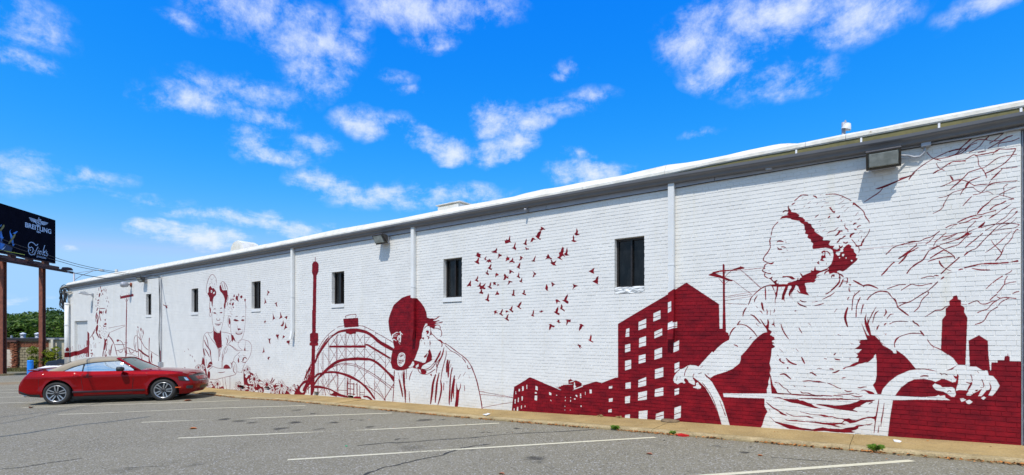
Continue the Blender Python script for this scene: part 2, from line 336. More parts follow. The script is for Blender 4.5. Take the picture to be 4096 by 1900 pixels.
MURAL = '''
# --- low skyline and tall block
f @Q 240,950 240,850 268,560 290,345 340,318 520,210 590,160 615,150 640,155 770,210 950,290 1110,355 1145,370 1180,360 1210,358 1210,345 1250,342 1262,320 1295,318 1300,303 1410,295 1408,205 1440,192 1452,190 1457,130 1461,190 1500,215 1560,211 1640,245 1690,275 1700,320 1800,290 1960,240 2000,238 2090,270 2200,225 2380,155 2430,155 2600,160 2600,1200 240,1200
w @Q 1435,245 1500,222 1560,214 1500,242 1436,256
w @Q 1410,290 1490,288 1490,298 1300,305
w @Q 1140,368 1180,372 1265,410 1240,414
w @Q 1495,420 1560,375 1700,325 1708,340 1600,380
w @Q 1520,335 1525,300 1520,262 1535,252 1545,265 1548,315 1560,330 1565,350 1545,365 1560,380 1540,392 1520,380 1515,350
w @Q 1685,275 1697,275 1697,325 1685,330
w @Q 385,392 412,390 408,440 382,436
w @Q 455,338 488,336 487,398 484,425 455,432 458,396 455,390
w @Q 545,310 560,300 558,388 546,388
w @Q 735,325 775,345 775,420 728,405 732,380 730,372
w @Q 720,452 760,460 760,488 718,482
w @Q 720,525 768,530 762,630 712,618 714,560
w @Q 1010,452 1058,475 1058,520 1014,512
w @Q 318,440 328,438 334,498 318,500
w @Q 303,600 322,600 318,690 300,690
w @Q 372,570 390,572 385,625 388,660 365,662
w @Q 446,542 470,542 468,625 444,628
w @Q 350,762 376,760 374,858 342,860
w @Q 434,732 452,732 446,796 430,796
w @Q 508,730 522,730 522,765 508,765
w @Q 284,790 298,790 298,850 280,850
w @Q 1155,510 1185,518 1160,532
w @Q 1035,612 1050,618 1062,645 1050,642
w @Q 1340,552 1350,556 1350,572 1340,572
w @Q 1340,615 1354,616 1350,640 1338,640
w @Q 1448,555 1466,562 1462,576 1448,574
w @Q 1445,614 1462,616 1460,655 1446,652
w @Q 1548,516 1590,515 1592,562 1570,545
w @Q 1525,585 1558,585 1556,610 1526,608
w @Q 1650,488 1670,485 1674,538 1646,536
w @Q 1648,552 1674,552 1674,576 1646,576
w @Q 1754,448 1764,455 1762,518 1754,515
w @Q 1846,402 1888,404 1888,482 1845,480
w @Q 2248,342 2276,340 2272,385 2247,384
w @Q 2285,336 2316,335 2312,378 2282,378
w @Q 2246,582 2320,570 2330,654 2245,650
w @Q 2232,808 2306,810 2306,868 2232,866
w @Q 1332,738 1345,740 1343,760 1332,760
w @Q 1660,728 1680,730 1678,760 1660,758
w @Q 1332,815 1342,815 1342,832 1332,832
w @Q 1440,818 1456,820 1454,834 1440,834
w @Q 2095,720 2160,716 2160,724 2095,730
f @R 95,870 95,578 200,515 365,418 458,358 632,473 @B 682,640 718,640 757,642 757,680 788,693 790,722 803,727 797,775 730,810 660,868 610,925 560,990 480,1045 430,1095 @E 560,300 700,560 780,900 820,1150 -900,1150 @R 0,1120 0,895 95,862
w @B 683,349 716,347 718,640 710,640 708,632 702,640 683,640
# windows of the tall block
w @R 139,606 155,600 155,645 135,648
w @R 133,690 161,683 161,722 133,730
w @R 133,775 165,768 165,815 133,826
w @R 135,892 163,887 163,920 135,923
w @R 133,965 160,960 158,997 133,1000
w @R 133,1062 158,1058 158,1085 132,1085
w @R 205,568 245,550 245,598 204,612
w @R 208,655 244,643 244,693 207,703
w @R 206,747 242,738 242,780 205,790
w @R 204,877 245,860 245,905 203,915
w @R 203,943 249,933 248,980 202,985
w @R 206,1042 252,1037 250,1085 205,1085
w @R 284,522 321,506 321,550 283,566
w @R 289,620 330,602 330,638 289,655
w @R 290,716 329,703 329,756 289,768
w @R 292,820 336,808 336,858 291,870
w @R 292,926 336,915 336,958 290,966
w @R 297,1056 338,1042 338,1090 295,1090
w @R 361,470 387,459 387,511 361,526
w @R 363,578 394,563 394,602 363,612
w @R 394,572 410,566 410,597 394,603
w @R 391,680 420,665 419,718 390,729
w @R 396,790 421,780 421,822 396,838
w @R 396,925 420,918 419,950 396,958
w @R 395,1024 430,1012 428,1075 394,1085
w @R 47,910 66,907 64,920 47,922
w @R 47,975 68,972 66,990 47,992
w @R 44,1034 62,1030 62,1047 44,1047
s2.5 @R 135,628 156,622
s2.5 @R 133,710 162,702
s2.5 @R 132,806 165,795
s2.5 @R 204,590 246,576
s2.5 @R 207,684 245,672
s2.5 @R 205,772 243,760
s2.5 @R 203,890 246,876
s2.5 @R 202,974 249,960
s2.5 @R 283,546 322,530
s2.5 @R 289,640 330,620
s2.5 @R 289,746 330,733
s2.5 @R 291,843 337,832
s2.5 @R 290,944 337,936
s2.5 @R 295,1073 339,1062
s2.5 @R 361,500 388,488
s2.5 @R 390,700 421,690
s2.5 @R 394,823 422,808
s2.5 @R 395,938 421,932
s2.5 @R 394,1060 430,1046
s2.5 @R 362,604 411,590
# utility pole
f @R 651,262 656,260 661,264 662,290 663,345 664,450 667,560 669,610 650,610 652,500 652,360 651,300
f @R 637,293 700,290 748,273 766,278 766,285 700,296 637,303
f @R 596,303 640,293 640,300 600,310
f @R 575,318 600,305 640,320 692,342 708,345 700,352 680,350 640,335 578,321
s2 @R 634,303 600,312 625,320
s2 @R 700,294 672,318 664,330
s2 @R 668,300 660,312
s2 @R 630,335 652,362
s2 @R 686,346 664,366
s2 @R 612,308 625,318 640,320
s2 @R 745,276 748,270
s1.6 @R 700,297 800,288 868,280
s1.6 @R 742,288 800,335 856,390
s1.6 @R 706,346 760,388 806,422
s1.4 @R 664,434 740,420 832,404
s1.4 @R 664,441 740,430 808,420
s1.4 @R 664,455 740,442 806,432
s1.4 @R 664,468 720,472 780,476
# --- region between arm and torso
f @B 1135,745 1165,718 1210,690 1250,682 1243,650 1200,590 1160,515 1180,535 1235,610 1252,585 1258,530 1268,590 1268,650 1285,658 1308,680 1285,715 1335,742 1342,775 1305,795 1325,800 1342,830 1320,832 1343,850 1342,862 1305,880 1300,960 1280,1060 1300,1130 1282,1190 @E 1345,200 1325,300 1340,345 1368,470 1400,512 1430,578 1350,580 1335,450 1328,345 1318,380 1305,420 1310,460 1285,520 1288,578 900,578 640,572 600,500 560,430 535,375 580,340 640,320 @B 760,1155 840,1120 920,1055 935,1010 935,970 1000,900 1040,850 1090,785
w @B 1312,785 1335,778 1338,800 1315,806
w @B 1318,818 1342,822 1338,836 1318,834
f @E 668,620 900,632 1250,642 1256,650 1255,740 1295,820 1265,870 1245,930 1225,1000 1200,1040 1190,1140 830,1140 795,1005 740,820 695,690
# left hand (white) over red
w @B 430,1095 390,1080 330,1075 300,1085 262,1110 225,1125 @E 130,255 90,300 60,340 42,395 60,435 100,455 145,430 170,432 185,445 205,435 185,405 190,378 212,375 240,405 250,430 300,460 325,465 332,430 305,370 315,365 400,430 470,500 540,620 600,740 650,880 690,1000 700,1080 830,1080 795,1005 740,820 700,690 640,572 560,430 460,320 535,375 580,340 640,320 700,300 700,150 560,20
w @E 345,440 370,428 395,470 412,480 410,510 370,518 310,500 305,488 345,480
s3 @E 240,215 215,260 200,290 190,345
s2.5 @E 320,315 305,350 310,390
s2 @E 95,355 85,410
s2 @E 135,350 132,378
t4 @E 375,320 420,298
t4 @E 405,232 438,212
t3 @E 600,288 606,272
t4 @E 495,318 520,322
t5 @E 460,320 500,360 530,385
s2.6 @E 425,432 480,500 540,590 600,720 650,880 680,985
s2.4 @E 660,668 685,735 730,850 738,875
t3 @E 715,830 735,875
s3 @E 125,262 95,285 75,305
# arm sleeve lines (photo frame B)
F @B 1280,115 1310,112 1494,110 1494,135 1380,142 1300,125
t5 @B 803,727 815,690 845,645 875,622
t4 @B 890,598 910,570 932,545
F @B 888,598 895,585 925,588 900,600
t4 @B 900,588 990,600 1060,650 1110,705 1135,745
t3 @B 1040,765 1052,748 1070,742
t4 @B 850,832 880,842 903,857
t5 @B 960,495 968,450 985,415 1005,388
t4 @B 1022,362 1045,310 1055,280 1085,243
t4 @B 1085,243 1130,200 1180,160 1230,135 1290,115
t4 @B 1098,325 1105,290 1135,245
f @B 1175,345 1185,318 1200,340 1212,410 1218,437 1190,410
t4 @B 1228,140 1232,220 1234,300
t3 @B 1272,172 1272,195
t3 @B 1118,370 1138,395
t3 @B 1160,425 1180,440 1196,463
t3 @B 1244,405 1252,440 1248,478
t3 @B 1290,420 1290,480
t3 @B 1340,402 1338,430 1328,450
t5 @B 1050,473 1090,490 1130,530 1177,583
t4 @B 1115,580 1148,612
t6 @B 1258,530 1265,580 1262,640
f @B 1332,528 1335,560 1340,600 1352,633 1330,600 1300,597 1325,580
t4 @B 1416,582 1430,640 1460,700 1494,750
t3 @B 1325,683 1345,700
f @B 1315,118 1350,215 1388,128 1370,250 1350,300 1348,370 1342,310 1350,250 1338,195
f @B 1475,120 1494,125 1470,200 1455,280 1463,322 1445,295 1422,298 1430,230 1450,180
# --- head (frame A)
s4 @A 305,680 275,740 235,790 220,825 225,845 265,865
F @A 265,865 305,872 335,862 346,868 325,888 300,888 270,875
s4 @A 270,878 240,895 228,930 208,965 245,985 285,998 312,997
t4 @A 225,920 228,935 243,943
s4 @A 245,988 234,1005 236,1030 275,1055
f @A 270,1050 300,1052 322,1035 330,1040 318,1065 345,1090 385,1072 388,1085 372,1100 385,1120 402,1105 400,1130 490,1140 520,1105 600,1090 650,1050 640,1050 580,1072 560,1070 530,1050 500,1040 445,1050 450,1030 500,1028 560,1030 600,1060 640,1060 680,1045 660,1000 685,1025 720,1010 790,980 785,958 820,965 838,905 850,955 905,965 990,932 1000,950 890,990 855,1015 858,1050 800,1100 846,1115 790,1105 720,1110 710,1150 735,1195 650,1195 625,1130 600,1140 575,1195 545,1195 560,1150 520,1140 505,1195 465,1195 490,1150 400,1150 385,1195 375,1195 380,1155 335,1155 350,1195 340,1195 320,1150 290,1135 360,1128 330,1095 300,1065
w @A 635,1062 655,1052 652,1068 640,1072
w @A 783,1076 800,1068 803,1080 792,1088
t5 @A 658,995 680,1020 682,1035
t4 @A 860,1035 888,1022
t4 @A 862,1042 885,1048
t3 @A 283,962 293,970
t2.5 @A 330,1008 355,1006
t4 @A 297,632 295,610 305,575 305,570
s3.2 @A 312,545 320,500 335,450 370,405 398,380
t4 @A 296,660 300,640 296,600
s3 @A 306,678 304,660
f @A 415,352 430,330 440,315 480,305 520,300 500,290 518,262 510,258 515,225 508,205 520,180 525,210 548,240 555,262 610,270 655,300 640,315 690,330 720,360 710,375 750,380 755,395 790,405 800,440 835,470 830,490 850,510 910,550 940,570 930,600 1025,605 1000,650 1020,665 1070,665 1050,700 1100,710 1170,665 1140,700 1110,735 1060,765 1045,720 1015,700 960,690 880,700 830,705 810,705 805,680 815,640 790,620 785,590 760,580 745,565 755,535 715,520 725,490 710,470 712,440 700,410 670,395 650,370 560,355 540,340 500,335 450,340 
t5 @A 450,268 480,248 515,255
t5 @A 585,238 598,225
s3.5 @A 590,130 620,105 650,78 685,58 755,62
t4 @A 557,180 575,165 600,152
t5 @A 812,68 840,78 862,95
t3 @A 893,60 915,58
s3.5 @A 962,53 1060,48 1110,55 1170,78 1220,100 1270,128
t4 @A 1135,102 1175,85
f @A 1290,148 1315,155 1350,185 1405,235 1430,265 1440,305 1490,375 1490,410 1478,380 1435,325 1415,265 1390,235 1340,200 1305,175 1285,185
s3 @A 1492,465 1480,505 1460,540 1430,580 1410,625
F @A 1410,590 1425,580 1420,620 1405,635 1400,665 1380,672 1340,680 1320,670 1318,650 1270,590 1290,600 1330,650 1345,662 1380,655 1390,630
s3 @A 1358,675 1365,715 1360,748
f @A 1000,205 1020,208 1032,195 1030,215 1050,245 1060,255 1082,245 1070,280 1045,265 1015,225
t3 @A 745,165 785,135
t3 @A 700,205 720,185
t4 @A 755,220 780,203
t3 @A 855,172 875,152
t4 @A 910,208 938,190
t4 @A 950,155 1000,152
t3 @A 905,120 912,130
t3 @A 940,108 960,118
t3 @A 680,102 697,86
t3 @A 1115,170 1185,125
t3 @A 1150,210 1195,178
t3 @A 1183,258 1237,208
t4 @A 1320,305 1350,268
t3 @A 835,330 858,310 882,293
t5 @A 990,335 1010,318 1015,308
t4 @A 1000,290 1022,286
t5 @A 1095,320 1115,330 1135,303
t4 @A 1150,350 1150,380
t5 @A 1148,370 1160,362
t4 @A 1185,405 1210,408
s3 @A 1190,415 1200,450 1225,470 1232,502
t5 @A 1195,460 1225,470
t3 @A 980,520 1025,495 1070,485 1118,443
t6 @A 1078,550 1110,525 1130,495 1168,490
t4 @A 975,555 985,545
t5 @A 1120,480 1130,500 1120,520
t4 @A 880,378 905,368
t3 @A 895,428 908,420
t3 @A 840,500 875,478
t3 @A 925,492 960,470
t3 @A 1255,380 1278,378
t4 @A 1345,360 1380,335
t5 @A 1293,418 1310,400 1335,395
t4 @A 1340,455 1352,435 1388,422
t4 @A 1302,462 1320,475 1340,475
t5 @A 1372,488 1405,492
t3 @A 1350,530 1378,500
t3 @A 1440,500 1425,520
t7 @A 1262,568 1265,540 1308,512
t4 @A 1385,580 1398,545
t5 @A 1355,612 1358,595
t5 @A 1120,608 1135,585 1165,580
t5 @A 1165,575 1185,555 1205,548
t5 @A 1098,632 1110,618 1130,600
t5 @A 1172,620 1205,635 1230,618
t6 @A 1125,660 1140,690 1170,665
f @A 1055,700 1075,715 1100,710 1120,715 1140,705 1145,720 1175,705 1180,690 1210,660 1245,645 1250,655 1275,665 1265,690 1300,705 1305,740 1335,770 1325,810 1348,815 1335,845 1205,955 1170,975 1125,962 1100,975 1110,1000 1060,990 1010,1005 1000,980 985,962 1000,950 985,930 1030,885 1050,830 1058,770 1050,740
w @A 1085,760 1090,740 1115,738 1130,730 1170,705 1175,735 1140,745 1130,780 1110,785
w @A 1160,765 1188,765 1178,795 1160,792
w @A 1122,808 1130,800 1140,808 1130,820
w @A 1262,842 1275,832 1290,845 1275,856
w @A 1200,808 1212,804 1216,816 1206,820
w @A 988,940 996,935 1000,944 992,950
s4 @A 1110,985 1130,1020 1135,1060 1115,1110 1080,1150 1030,1195
t5 @A 1110,995 1150,1015 1180,1040
t5 @A 950,1008 965,980 1000,965
t5 @A 1035,1050 1040,1025 1065,1020 1060,1040
s3.5 @A 1175,1065 1160,1110 1130,1160
s3.5 @A 1222,1050 1225,1080 1215,1118
s3 @A 1165,1088 1222,1092
t4 @A 1200,1050 1225,1048
F @A 1240,1128 1270,1128 1258,1145
s3 @A 1245,1165 1245,1195
# ear
F @A 910,745 930,728 950,722 962,735 960,775 965,810 940,815 930,830 950,845 930,850 895,840 910,820 910,790 925,780 930,760
w @A 935,745 948,742 950,765 945,780 932,785
t4 @A 960,730 990,740 1010,760 1020,790
t5 @A 885,852 870,870 888,885
t4 @A 975,870 972,893
# eye, brow, nose, mouth
t5 @A 380,625 400,612 430,612 462,620
t4 @A 478,600 485,605
t4 @A 480,620 498,628
f @A 378,676 400,690 405,700 440,703 448,715 420,718 388,712 392,698
t3.5 @A 428,680 460,680 490,690
t3 @A 440,750 472,750
t3 @A 500,718 515,724
t3 @A 562,692 570,698
t3 @A 340,660 348,668
t3 @A 375,650 380,655
t3 @A 495,838 510,825
t3 @A 310,820 318,825
t3 @A 345,806 352,812
t3 @A 802,842 812,832
t4 @A 635,520 645,528
t3 @A 640,480 650,475
t3 @A 700,475 706,485
s1.6 @A 1370,712 1554,690 @J 215,892 700,840 1175,780
s1.6 @A 0,953 100,942 215,930
s1.6 @A 0,1005 100,1095 195,1180
# --- shirt (frame C)
f @C 110,120 200,125 260,130 300,110 370,75 420,60 470,40 640,60 620,85 530,95 500,100 520,145 525,195 560,245 455,222 430,140 400,120 380,170 350,215 355,280 375,308 350,280 345,205 333,240 335,275 310,230 320,190 345,150 345,125 300,135 290,190 265,250 262,290 268,320 250,290 228,298 235,230 255,190 275,140 200,140 120,135
F @C 0,155 40,130 100,113 120,125 60,132 10,155
t4 @C 32,140 35,220 38,300
f @C 125,135 155,215 190,140 175,250 155,300 153,370 146,310 155,250 142,195
t3 @C 222,165 228,145
t4 @C 413,180 440,210 470,220
t4 @C 445,298 480,318 522,322
t5 @C 418,327 450,355 530,385
t3.5 @C 593,326 660,315
t3.5 @C 620,368 680,355 735,338
t3.5 @C 716,292 770,265 820,240 863,205
s4 @C 915,20 925,60 905,110 860,155 800,205
t4 @C 800,205 775,220 750,228
t3 @C 650,250 663,248
f @C 375,430 395,423 408,430 395,437
t4 @C 908,148 935,115 962,50
t3.5 @C 1018,40 1015,80 998,105
s2.5 @C 955,75 1015,72
f @C 1030,110 1060,110 1045,130
t4 @C 1035,150 1035,180 1050,205
t3.5 @C 1018,300 1022,280 1038,260
t6 @C 1083,62 1140,95 1205,130
F @C 1198,130 1210,120 1222,130 1208,148
t6 @C 1205,125 1260,118 1310,130 1383,162
s4 @C 1068,423 1075,330 1085,270 1102,240 1165,187
t4 @C 1105,245 1100,210
s4 @C 1118,505 1122,400 1135,340 1170,265
t4 @C 1140,320 1140,290
t4 @C 1175,475 1190,400 1213,345
t4 @C 1195,390 1195,350
s4 @C 1248,300 1280,260 1330,222 1390,198 1440,193 1494,200
t9 @C 1020,385 995,460 990,530 1018,622
t4 @C 857,447 890,403
f @C 1175,565 1205,620 1250,715 1280,728 1240,650 1220,580 1217,520 1243,455 1235,520 1250,575 1258,500 1268,545 1310,450 1362,378 1330,440 1280,540 1268,590 1285,640 1300,715 1380,735 1385,745 1405,790 1440,840 1494,870 @H 0,980 40,990 75,1060 140,1110 200,1150 @G 210,92 245,95 243,55 275,78 340,125 400,190 440,240 465,270 560,268 640,280 712,302 640,292 560,278 465,280 390,290 250,350 160,420 90,500 70,560 20,560 @D 1530,590 1500,530 1465,465 1500,420 1515,340 1515,140 1505,55 1480,75 1478,100 1420,150 1370,178 1385,160 1320,180 1280,185 1220,215 1110,235 1085,255 1060,252 1090,230 1150,215 1200,180 1270,155 1280,110 1235,105 1270,75 1245,45 1290,25 @C 1130,945 1185,890 1095,885 1150,850 1170,820 1150,800 1175,785 1110,778 1250,770
t3.5 @C 1315,577 1330,510 1350,455 1390,427
t3.5 @C 1455,605 1480,580
t5 @C 1368,655 1370,640 1392,598
f @C 1455,697 1470,703 1482,700 1472,715
t4 @C 1450,495 1475,450 1468,408
t4 @C 1415,570 1420,560
t4 @C 218,582 245,660 280,720 315,768
t3.5 @C 433,628 450,660 474,697
t4 @C 550,573 578,604
t4 @C 898,708 938,728
t3 @C 1057,815 1090,828
t3 @C 1045,885 1075,884
t3 @C 1100,922 1118,924
t3 @C 960,890 970,890
t4 @C 398,882 430,912
t3.5 @C 203,884 240,917
t4 @C 172,953 195,972
f @C 195,1015 200,1000 228,995 215,1010 225,1030 275,1052 250,1062 210,1035
t6 @C 280,993 320,1035 360,1058 410,1070
t4 @C 293,1035 320,1045
t6 @C 465,980 485,1020 505,1062
t6 @C 735,998 768,1005
t5 @C 860,1000 890,1010 932,1015
t4 @C 1035,1002 1058,1002
F @C 850,960 855,940 880,935 865,955
F @C 292,1110 300,1098 312,1108 302,1125
t4 @C 652,1117 710,1118
t4 @C 795,1122 830,1122 850,1132
t5 @C 835,1170 880,1160 920,1137
f @C 110,590 128,580 138,530 140,590 157,633 130,600 108,597
t4 @C 52,410 54,478
t3 @C 97,420 95,483
t3 @C 145,402 135,448
# --- lap, frame D
t5 @D 625,300 660,305 690,325 718,342
t3 @D 668,280 670,300
t6 @D 232,326 285,318 330,345 382,390
F @D 528,412 600,402 650,405 700,410 760,412 800,425 860,440 880,445 800,432 745,432 690,425 620,415 560,420
s3 @D 860,438 930,465 1000,500 1040,513
t5 @D 413,472 435,490
t5 @D 545,480 575,488
f @D 95,320 105,345 125,420 140,480 175,520 195,560 215,583 125,580 118,540 108,440
s3 @D 160,425 185,435 220,440 265,490 320,520 345,555 380,580
s4.5 @D 200,580 330,585 500,598 700,608 800,610
F @D 775,598 850,600 918,605 918,618 850,615 800,612
s4 @D 505,550 530,570 600,572 650,590 695,602
t3 @D 930,603 1000,605 1070,612
t3.5 @D 995,585 1080,588 1150,588 1215,575
t4 @D 1088,532 1130,552 1188,545
t4 @D 1180,600 1230,615 1280,620 1330,608
t4 @D 1235,582 1288,592
f @D 1288,552 1330,532 1360,530 1405,538 1460,555 1480,570 1490,590 1440,588 1410,583 1380,555 1350,538 1320,545
t4 @D 1263,497 1300,502 1340,492 1385,490
f @D 1045,377 1070,362 1108,362 1100,372 1060,380
t5 @D 925,305 980,290 1025,268
f @D 135,640 165,630 235,632 275,645 400,652 465,650 500,670 540,672 600,700 650,715 690,745 750,768 805,780 700,775 600,750 480,715 380,700 300,670 270,655 220,642
t5 @D 490,642 700,645 850,652 1000,650 1100,655 1290,655
t4 @D 880,655 950,648 1000,658 1040,645 1120,660 1200,650
f @D 700,725 760,720 850,725 970,740 1060,730 1160,715 1250,690 1300,660 1360,662 1512,660 1440,690 1380,695 1300,740 1320,748 1240,765 1200,795 1240,805 1270,825 1180,812 1050,795 950,780 830,750
t4 @D 1285,645 1300,670
t3.5 @D 1408,722 1440,700 1468,690
t3.5 @D 1370,825 1415,812
t5 @D 50,692 130,760 190,795 230,820 320,870
F @D 210,810 250,825 330,872 280,865 240,850
t3 @D 85,780 105,818
s2.6 @D 310,833 400,875 500,885 580,882
F @D 570,878 610,880 690,905 620,900
f @D 490,812 520,825 580,832 640,850 740,858 780,855 830,862 880,878 930,880 990,900 1110,912 1150,905 1190,930 1240,935 1260,930 1320,905 1390,890 1480,885 1505,870 @D 1508,910 1490,950 1485,920 1440,905 1380,910 1290,940 1230,965 1160,975 1120,950 1090,945 1060,970 1110,995 1020,985 960,995 1050,1022 980,1020 900,1000 780,985 700,970 600,958 480,950 380,945 320,935 285,912 340,928 440,930 560,945 700,950 820,965 930,968 1050,965 1085,930 1040,915 980,912 930,892 820,890 770,872 620,855 560,838 510,828
f @D 78,870 120,905 160,945 210,960 330,985 400,1000 500,1030 580,1040 660,1055 720,1040 800,1025 870,1040 1060,1050 1130,1030 1220,1020 1250,1000 1330,995 1375,990 1330,1010 1275,1020 1270,1045 1240,1060 1180,1075 1230,1090 1190,1100 1080,1100 940,1090 820,1075 700,1080 600,1070 480,1060 360,1050 300,1025 230,990 170,965
t3.5 @D 1360,995 1420,990 1460,975
t4 @D 1545,645 1530,760 1505,900 1480,1105
F @D 1485,900 1510,880 1500,1000 1485,1100 1478,1090 1495,960
t3.5 @D 1615,705 1600,830 1580,920 1572,1018
t4 @D 1548,995 1530,1100
# --- right skyline and foreground mass
f @H 885,550 890,525 930,514 945,545 942,560 980,570 978,625 1020,655 1015,705 1052,770 1050,820 1035,1195 @G 1030,228 1000,225 945,225 890,150 820,100 750,50 @H 750,1130 765,790 803,745 805,665 848,632 845,580
t4 @H 568,762 640,718 690,688 755,682 @H 800,650 850,632
t4 @H 978,617 1050,622
f @H 1065,1030 1185,970 1285,1035 1292,1195 @G 1312,292 1230,290 1200,275 1150,245 1078,240
f @G 1078,240 1150,245 1320,294 1325,198 1395,198 1395,172 1470,172 1475,130 1508,125 1512,85 1517,125 1532,132 1535,185 1680,188 1690,1400 130,1400 150,1000 175,800 205,625 232,572 250,545 300,480 380,420 450,390 560,385 640,400 700,415 760,385 800,300 945,225
w @G 640,295 712,302 740,315 870,280 945,225 1000,225 1075,245 1150,245 1200,275 1225,290 1280,290 1295,345 1345,355 1385,400 1420,465 1380,530 1335,580 1290,575 1325,505 1270,515 1215,582 1175,582 1220,495 1165,530 1120,550 1090,575 1045,575 1040,562 1070,520 1030,515 960,510 920,522 930,480 945,440 955,345 935,375 915,420 880,425 810,392 760,386 690,420 640,400
w @G 655,460 680,438 745,460 765,480 880,480 905,495 922,560 905,590 870,590 830,560 780,530 700,515 670,490
w @G 965,610 1005,605 1038,625 1010,640 985,648
w @G 1030,640 1075,622 1112,648 1075,674 1050,668
w @G 1205,605 1240,585 1265,600 1235,624
w @G 0,570 140,580 235,578 450,590 560,592 690,585 725,568 740,580 795,572 802,600 855,628 600,622 450,622 205,630 0,628
F @G 890,345 905,350 930,355 935,330 950,345 945,375 915,385
s3.2 @G 1088,335 1103,375 1106,412
F @G 1100,420 1108,440 1075,500 1045,525 1060,480 1080,450
t4 @G 1035,422 1075,435 1105,428
s3.6 @G 1215,390 1238,450 1236,480
t4 @G 1198,482 1235,485
F @G 1296,422 1325,475 1318,515 1300,510 1312,480
t4 @G 1162,295 1185,322
t4 @G 868,282 900,265
s3.4 @G 738,318 758,330 800,328 826,345
t4 @G 755,330 758,345
t5 @G 515,358 565,350 612,355
t3 @G 820,538 845,520 870,535
F @G 1140,515 1165,508 1170,520 1150,530
t4 @G 1110,540 1120,555
t3.5 @G 45,615 25,760 0,900
t3.5 @G 105,660 85,800 65,925
t5 @G 48,908 35,1000
# --- arm and shoulder outlines on the right (frame H)
s4.5 @H 0,487 50,470 100,472 150,480
F @H 140,475 165,490 200,540 235,560 250,600 262,650 250,655 240,610 215,570 180,530 155,500
t6 @H 255,650 320,700 385,748
t4 @H 22,910 25,885 45,855
t3 @H 100,860 115,840 132,832
s3 @H 165,842 220,818 280,810 370,815
t5 @H 430,800 445,825 480,845 505,872
t3 @H 420,818 450,825
t6 @H 510,915 535,945 560,978
s3.6 @H 545,960 500,950 420,948 350,962 270,992 238,1030 220,1065 226,1108
t6 @H 275,990 240,1020 220,1070
s3.6 @H 595,1020 640,1080 680,1105 740,1130 830,1190
t3 @H 665,1100 660,1135
t5 @H 680,1105 720,1122
t3 @H 0,738 20,708 40,692
t4 @H 0,668 15,645
t3.5 @H 135,785 160,750 180,732 215,728
t4 @H 100,755 130,710 115,675
F @H 108,952 120,958 130,955 122,965
t4 @H 0,420 35,438
# --- branches (frame H)
s3 @H 270,603 310,598 360,597 330,612
s4 @H 262,645 330,610 400,588 470,545 540,500 600,465 660,415 715,360
F @H 745,338 770,305 790,305 775,325
s3.6 @H 443,703 500,650 525,585 560,540 605,500 605,470
s3.4 @H 137,443 200,420 270,398 350,392
s3.4 @H 295,460 350,425 415,390 470,402 530,405 590,390 650,382
s3.4 @H 525,322 580,308 630,297 675,308
t4 @H 670,292 700,290 725,295
F @H 805,280 850,258 925,242 880,252 830,270
s4.5 @H 748,273 800,225 860,170 910,130 960,82
t6 @H 730,120 745,160 785,202
t2.5 @H 785,200 830,225 870,240
s3.6 @H 605,130 680,105 760,85 890,72
s4 @H 785,0 840,25 895,70 912,105
t5 @H 948,230 980,218 1003,218
s5 @H 1012,205 1120,180 1200,160 1350,155 1450,150 1520,142
F @H 1510,145 1580,125 1625,115 1628,135 1560,140
t4.5 @H 1100,207 1170,222 1240,228 1310,228
s4 @H 1015,65 1040,35 1100,2
s3.6 @H 1370,130 1395,95 1430,60 1445,30 1460,0
t4 @H 1410,0 1440,25
s3.2 @H 1265,442 1330,378
s4 @H 1338,375 1390,335 1455,295
s3 @H 1485,278 1540,250 1558,228
s3.6 @H 1510,295 1480,345 1475,385 1450,420 1420,460 1388,490
s3 @H 1470,392 1540,370 1605,362
s4 @H 1388,503 1340,540 1308,572
s3.8 @H 1062,615 1130,585 1170,580 1205,612 1270,612 1330,585 1385,582
s3.8 @H 1385,530 1425,548 1480,540 1540,545 1608,553
s3.6 @H 1165,715 1220,690 1280,672 1340,605 1425,552
s3.8 @H 1138,848 1235,810 1300,710 1400,645
s3.4 @H 1405,630 1440,590 1530,545
t4 @H 1565,498 1600,480 1645,470
s4 @H 72,290 110,255 150,210
s4 @H 155,200 185,165 225,138
s4 @H 122,52 180,0
s4.5 @H 263,100 330,65 400,10
s4 @H 268,157 330,105 375,38 450,0
s4.5 @H 360,270 400,215 430,190 480,155 545,115 580,60 615,5
s4 @H 628,93 700,50 780,2
# --- branches (frame I)
F @I 0,98 110,65 165,35 205,0 185,25 150,65 80,85 0,112
t5 @I 105,118 125,85 145,62
t6 @I 392,45 430,20 460,0
t5 @I 592,62 625,95 638,135
s3.6 @I 483,200 560,170 640,130 720,120
t4.5 @I 595,237 700,150 800,50 818,25
s3.8 @I 720,120 780,130 850,165 890,190
F @I 775,205 790,170 830,140 825,160 790,208
t3.5 @I 820,145 880,115 965,80
s4 @I 820,25 900,0
s4 @I 990,0 1020,40 1038,90
s3.8 @I 1022,42 1120,0
s3.8 @I 1085,120 1150,50 1205,5
s3.8 @I 460,332 560,312 640,265 740,235 800,210 870,205
s3.6 @I 590,300 560,345 530,400 510,450 450,495 392,518
F @I 508,450 520,400 530,410
t4 @I 718,303 750,245 800,205
s3.6 @I 880,190 960,172 1050,168
s3.4 @I 870,205 920,245 970,270 1050,258 1110,288
s3.4 @I 870,295 930,288 975,268 1030,210 1080,165 1160,148 1260,140 1400,125
s3 @I 1085,130 1040,200 975,268
t4.5 @I 748,432 800,375 860,312
s3.4 @I 1235,318 1245,260 1240,205 1290,168
s3.6 @I 1190,290 1290,242 1390,200
s3.6 @I 1180,298 1240,308 1330,335
F @I 1285,358 1350,335 1362,350 1320,355
s3.6 @I 1180,312 1110,340 1060,390
F @I 918,520 960,460 1060,380 1065,395 1000,445 935,520
s5.5 @I 1072,478 1130,430 1210,400 1270,368
F @I 1055,585 1100,545 1150,520 1210,475 1250,450 1340,398 1260,460 1215,480 1160,525 1100,565
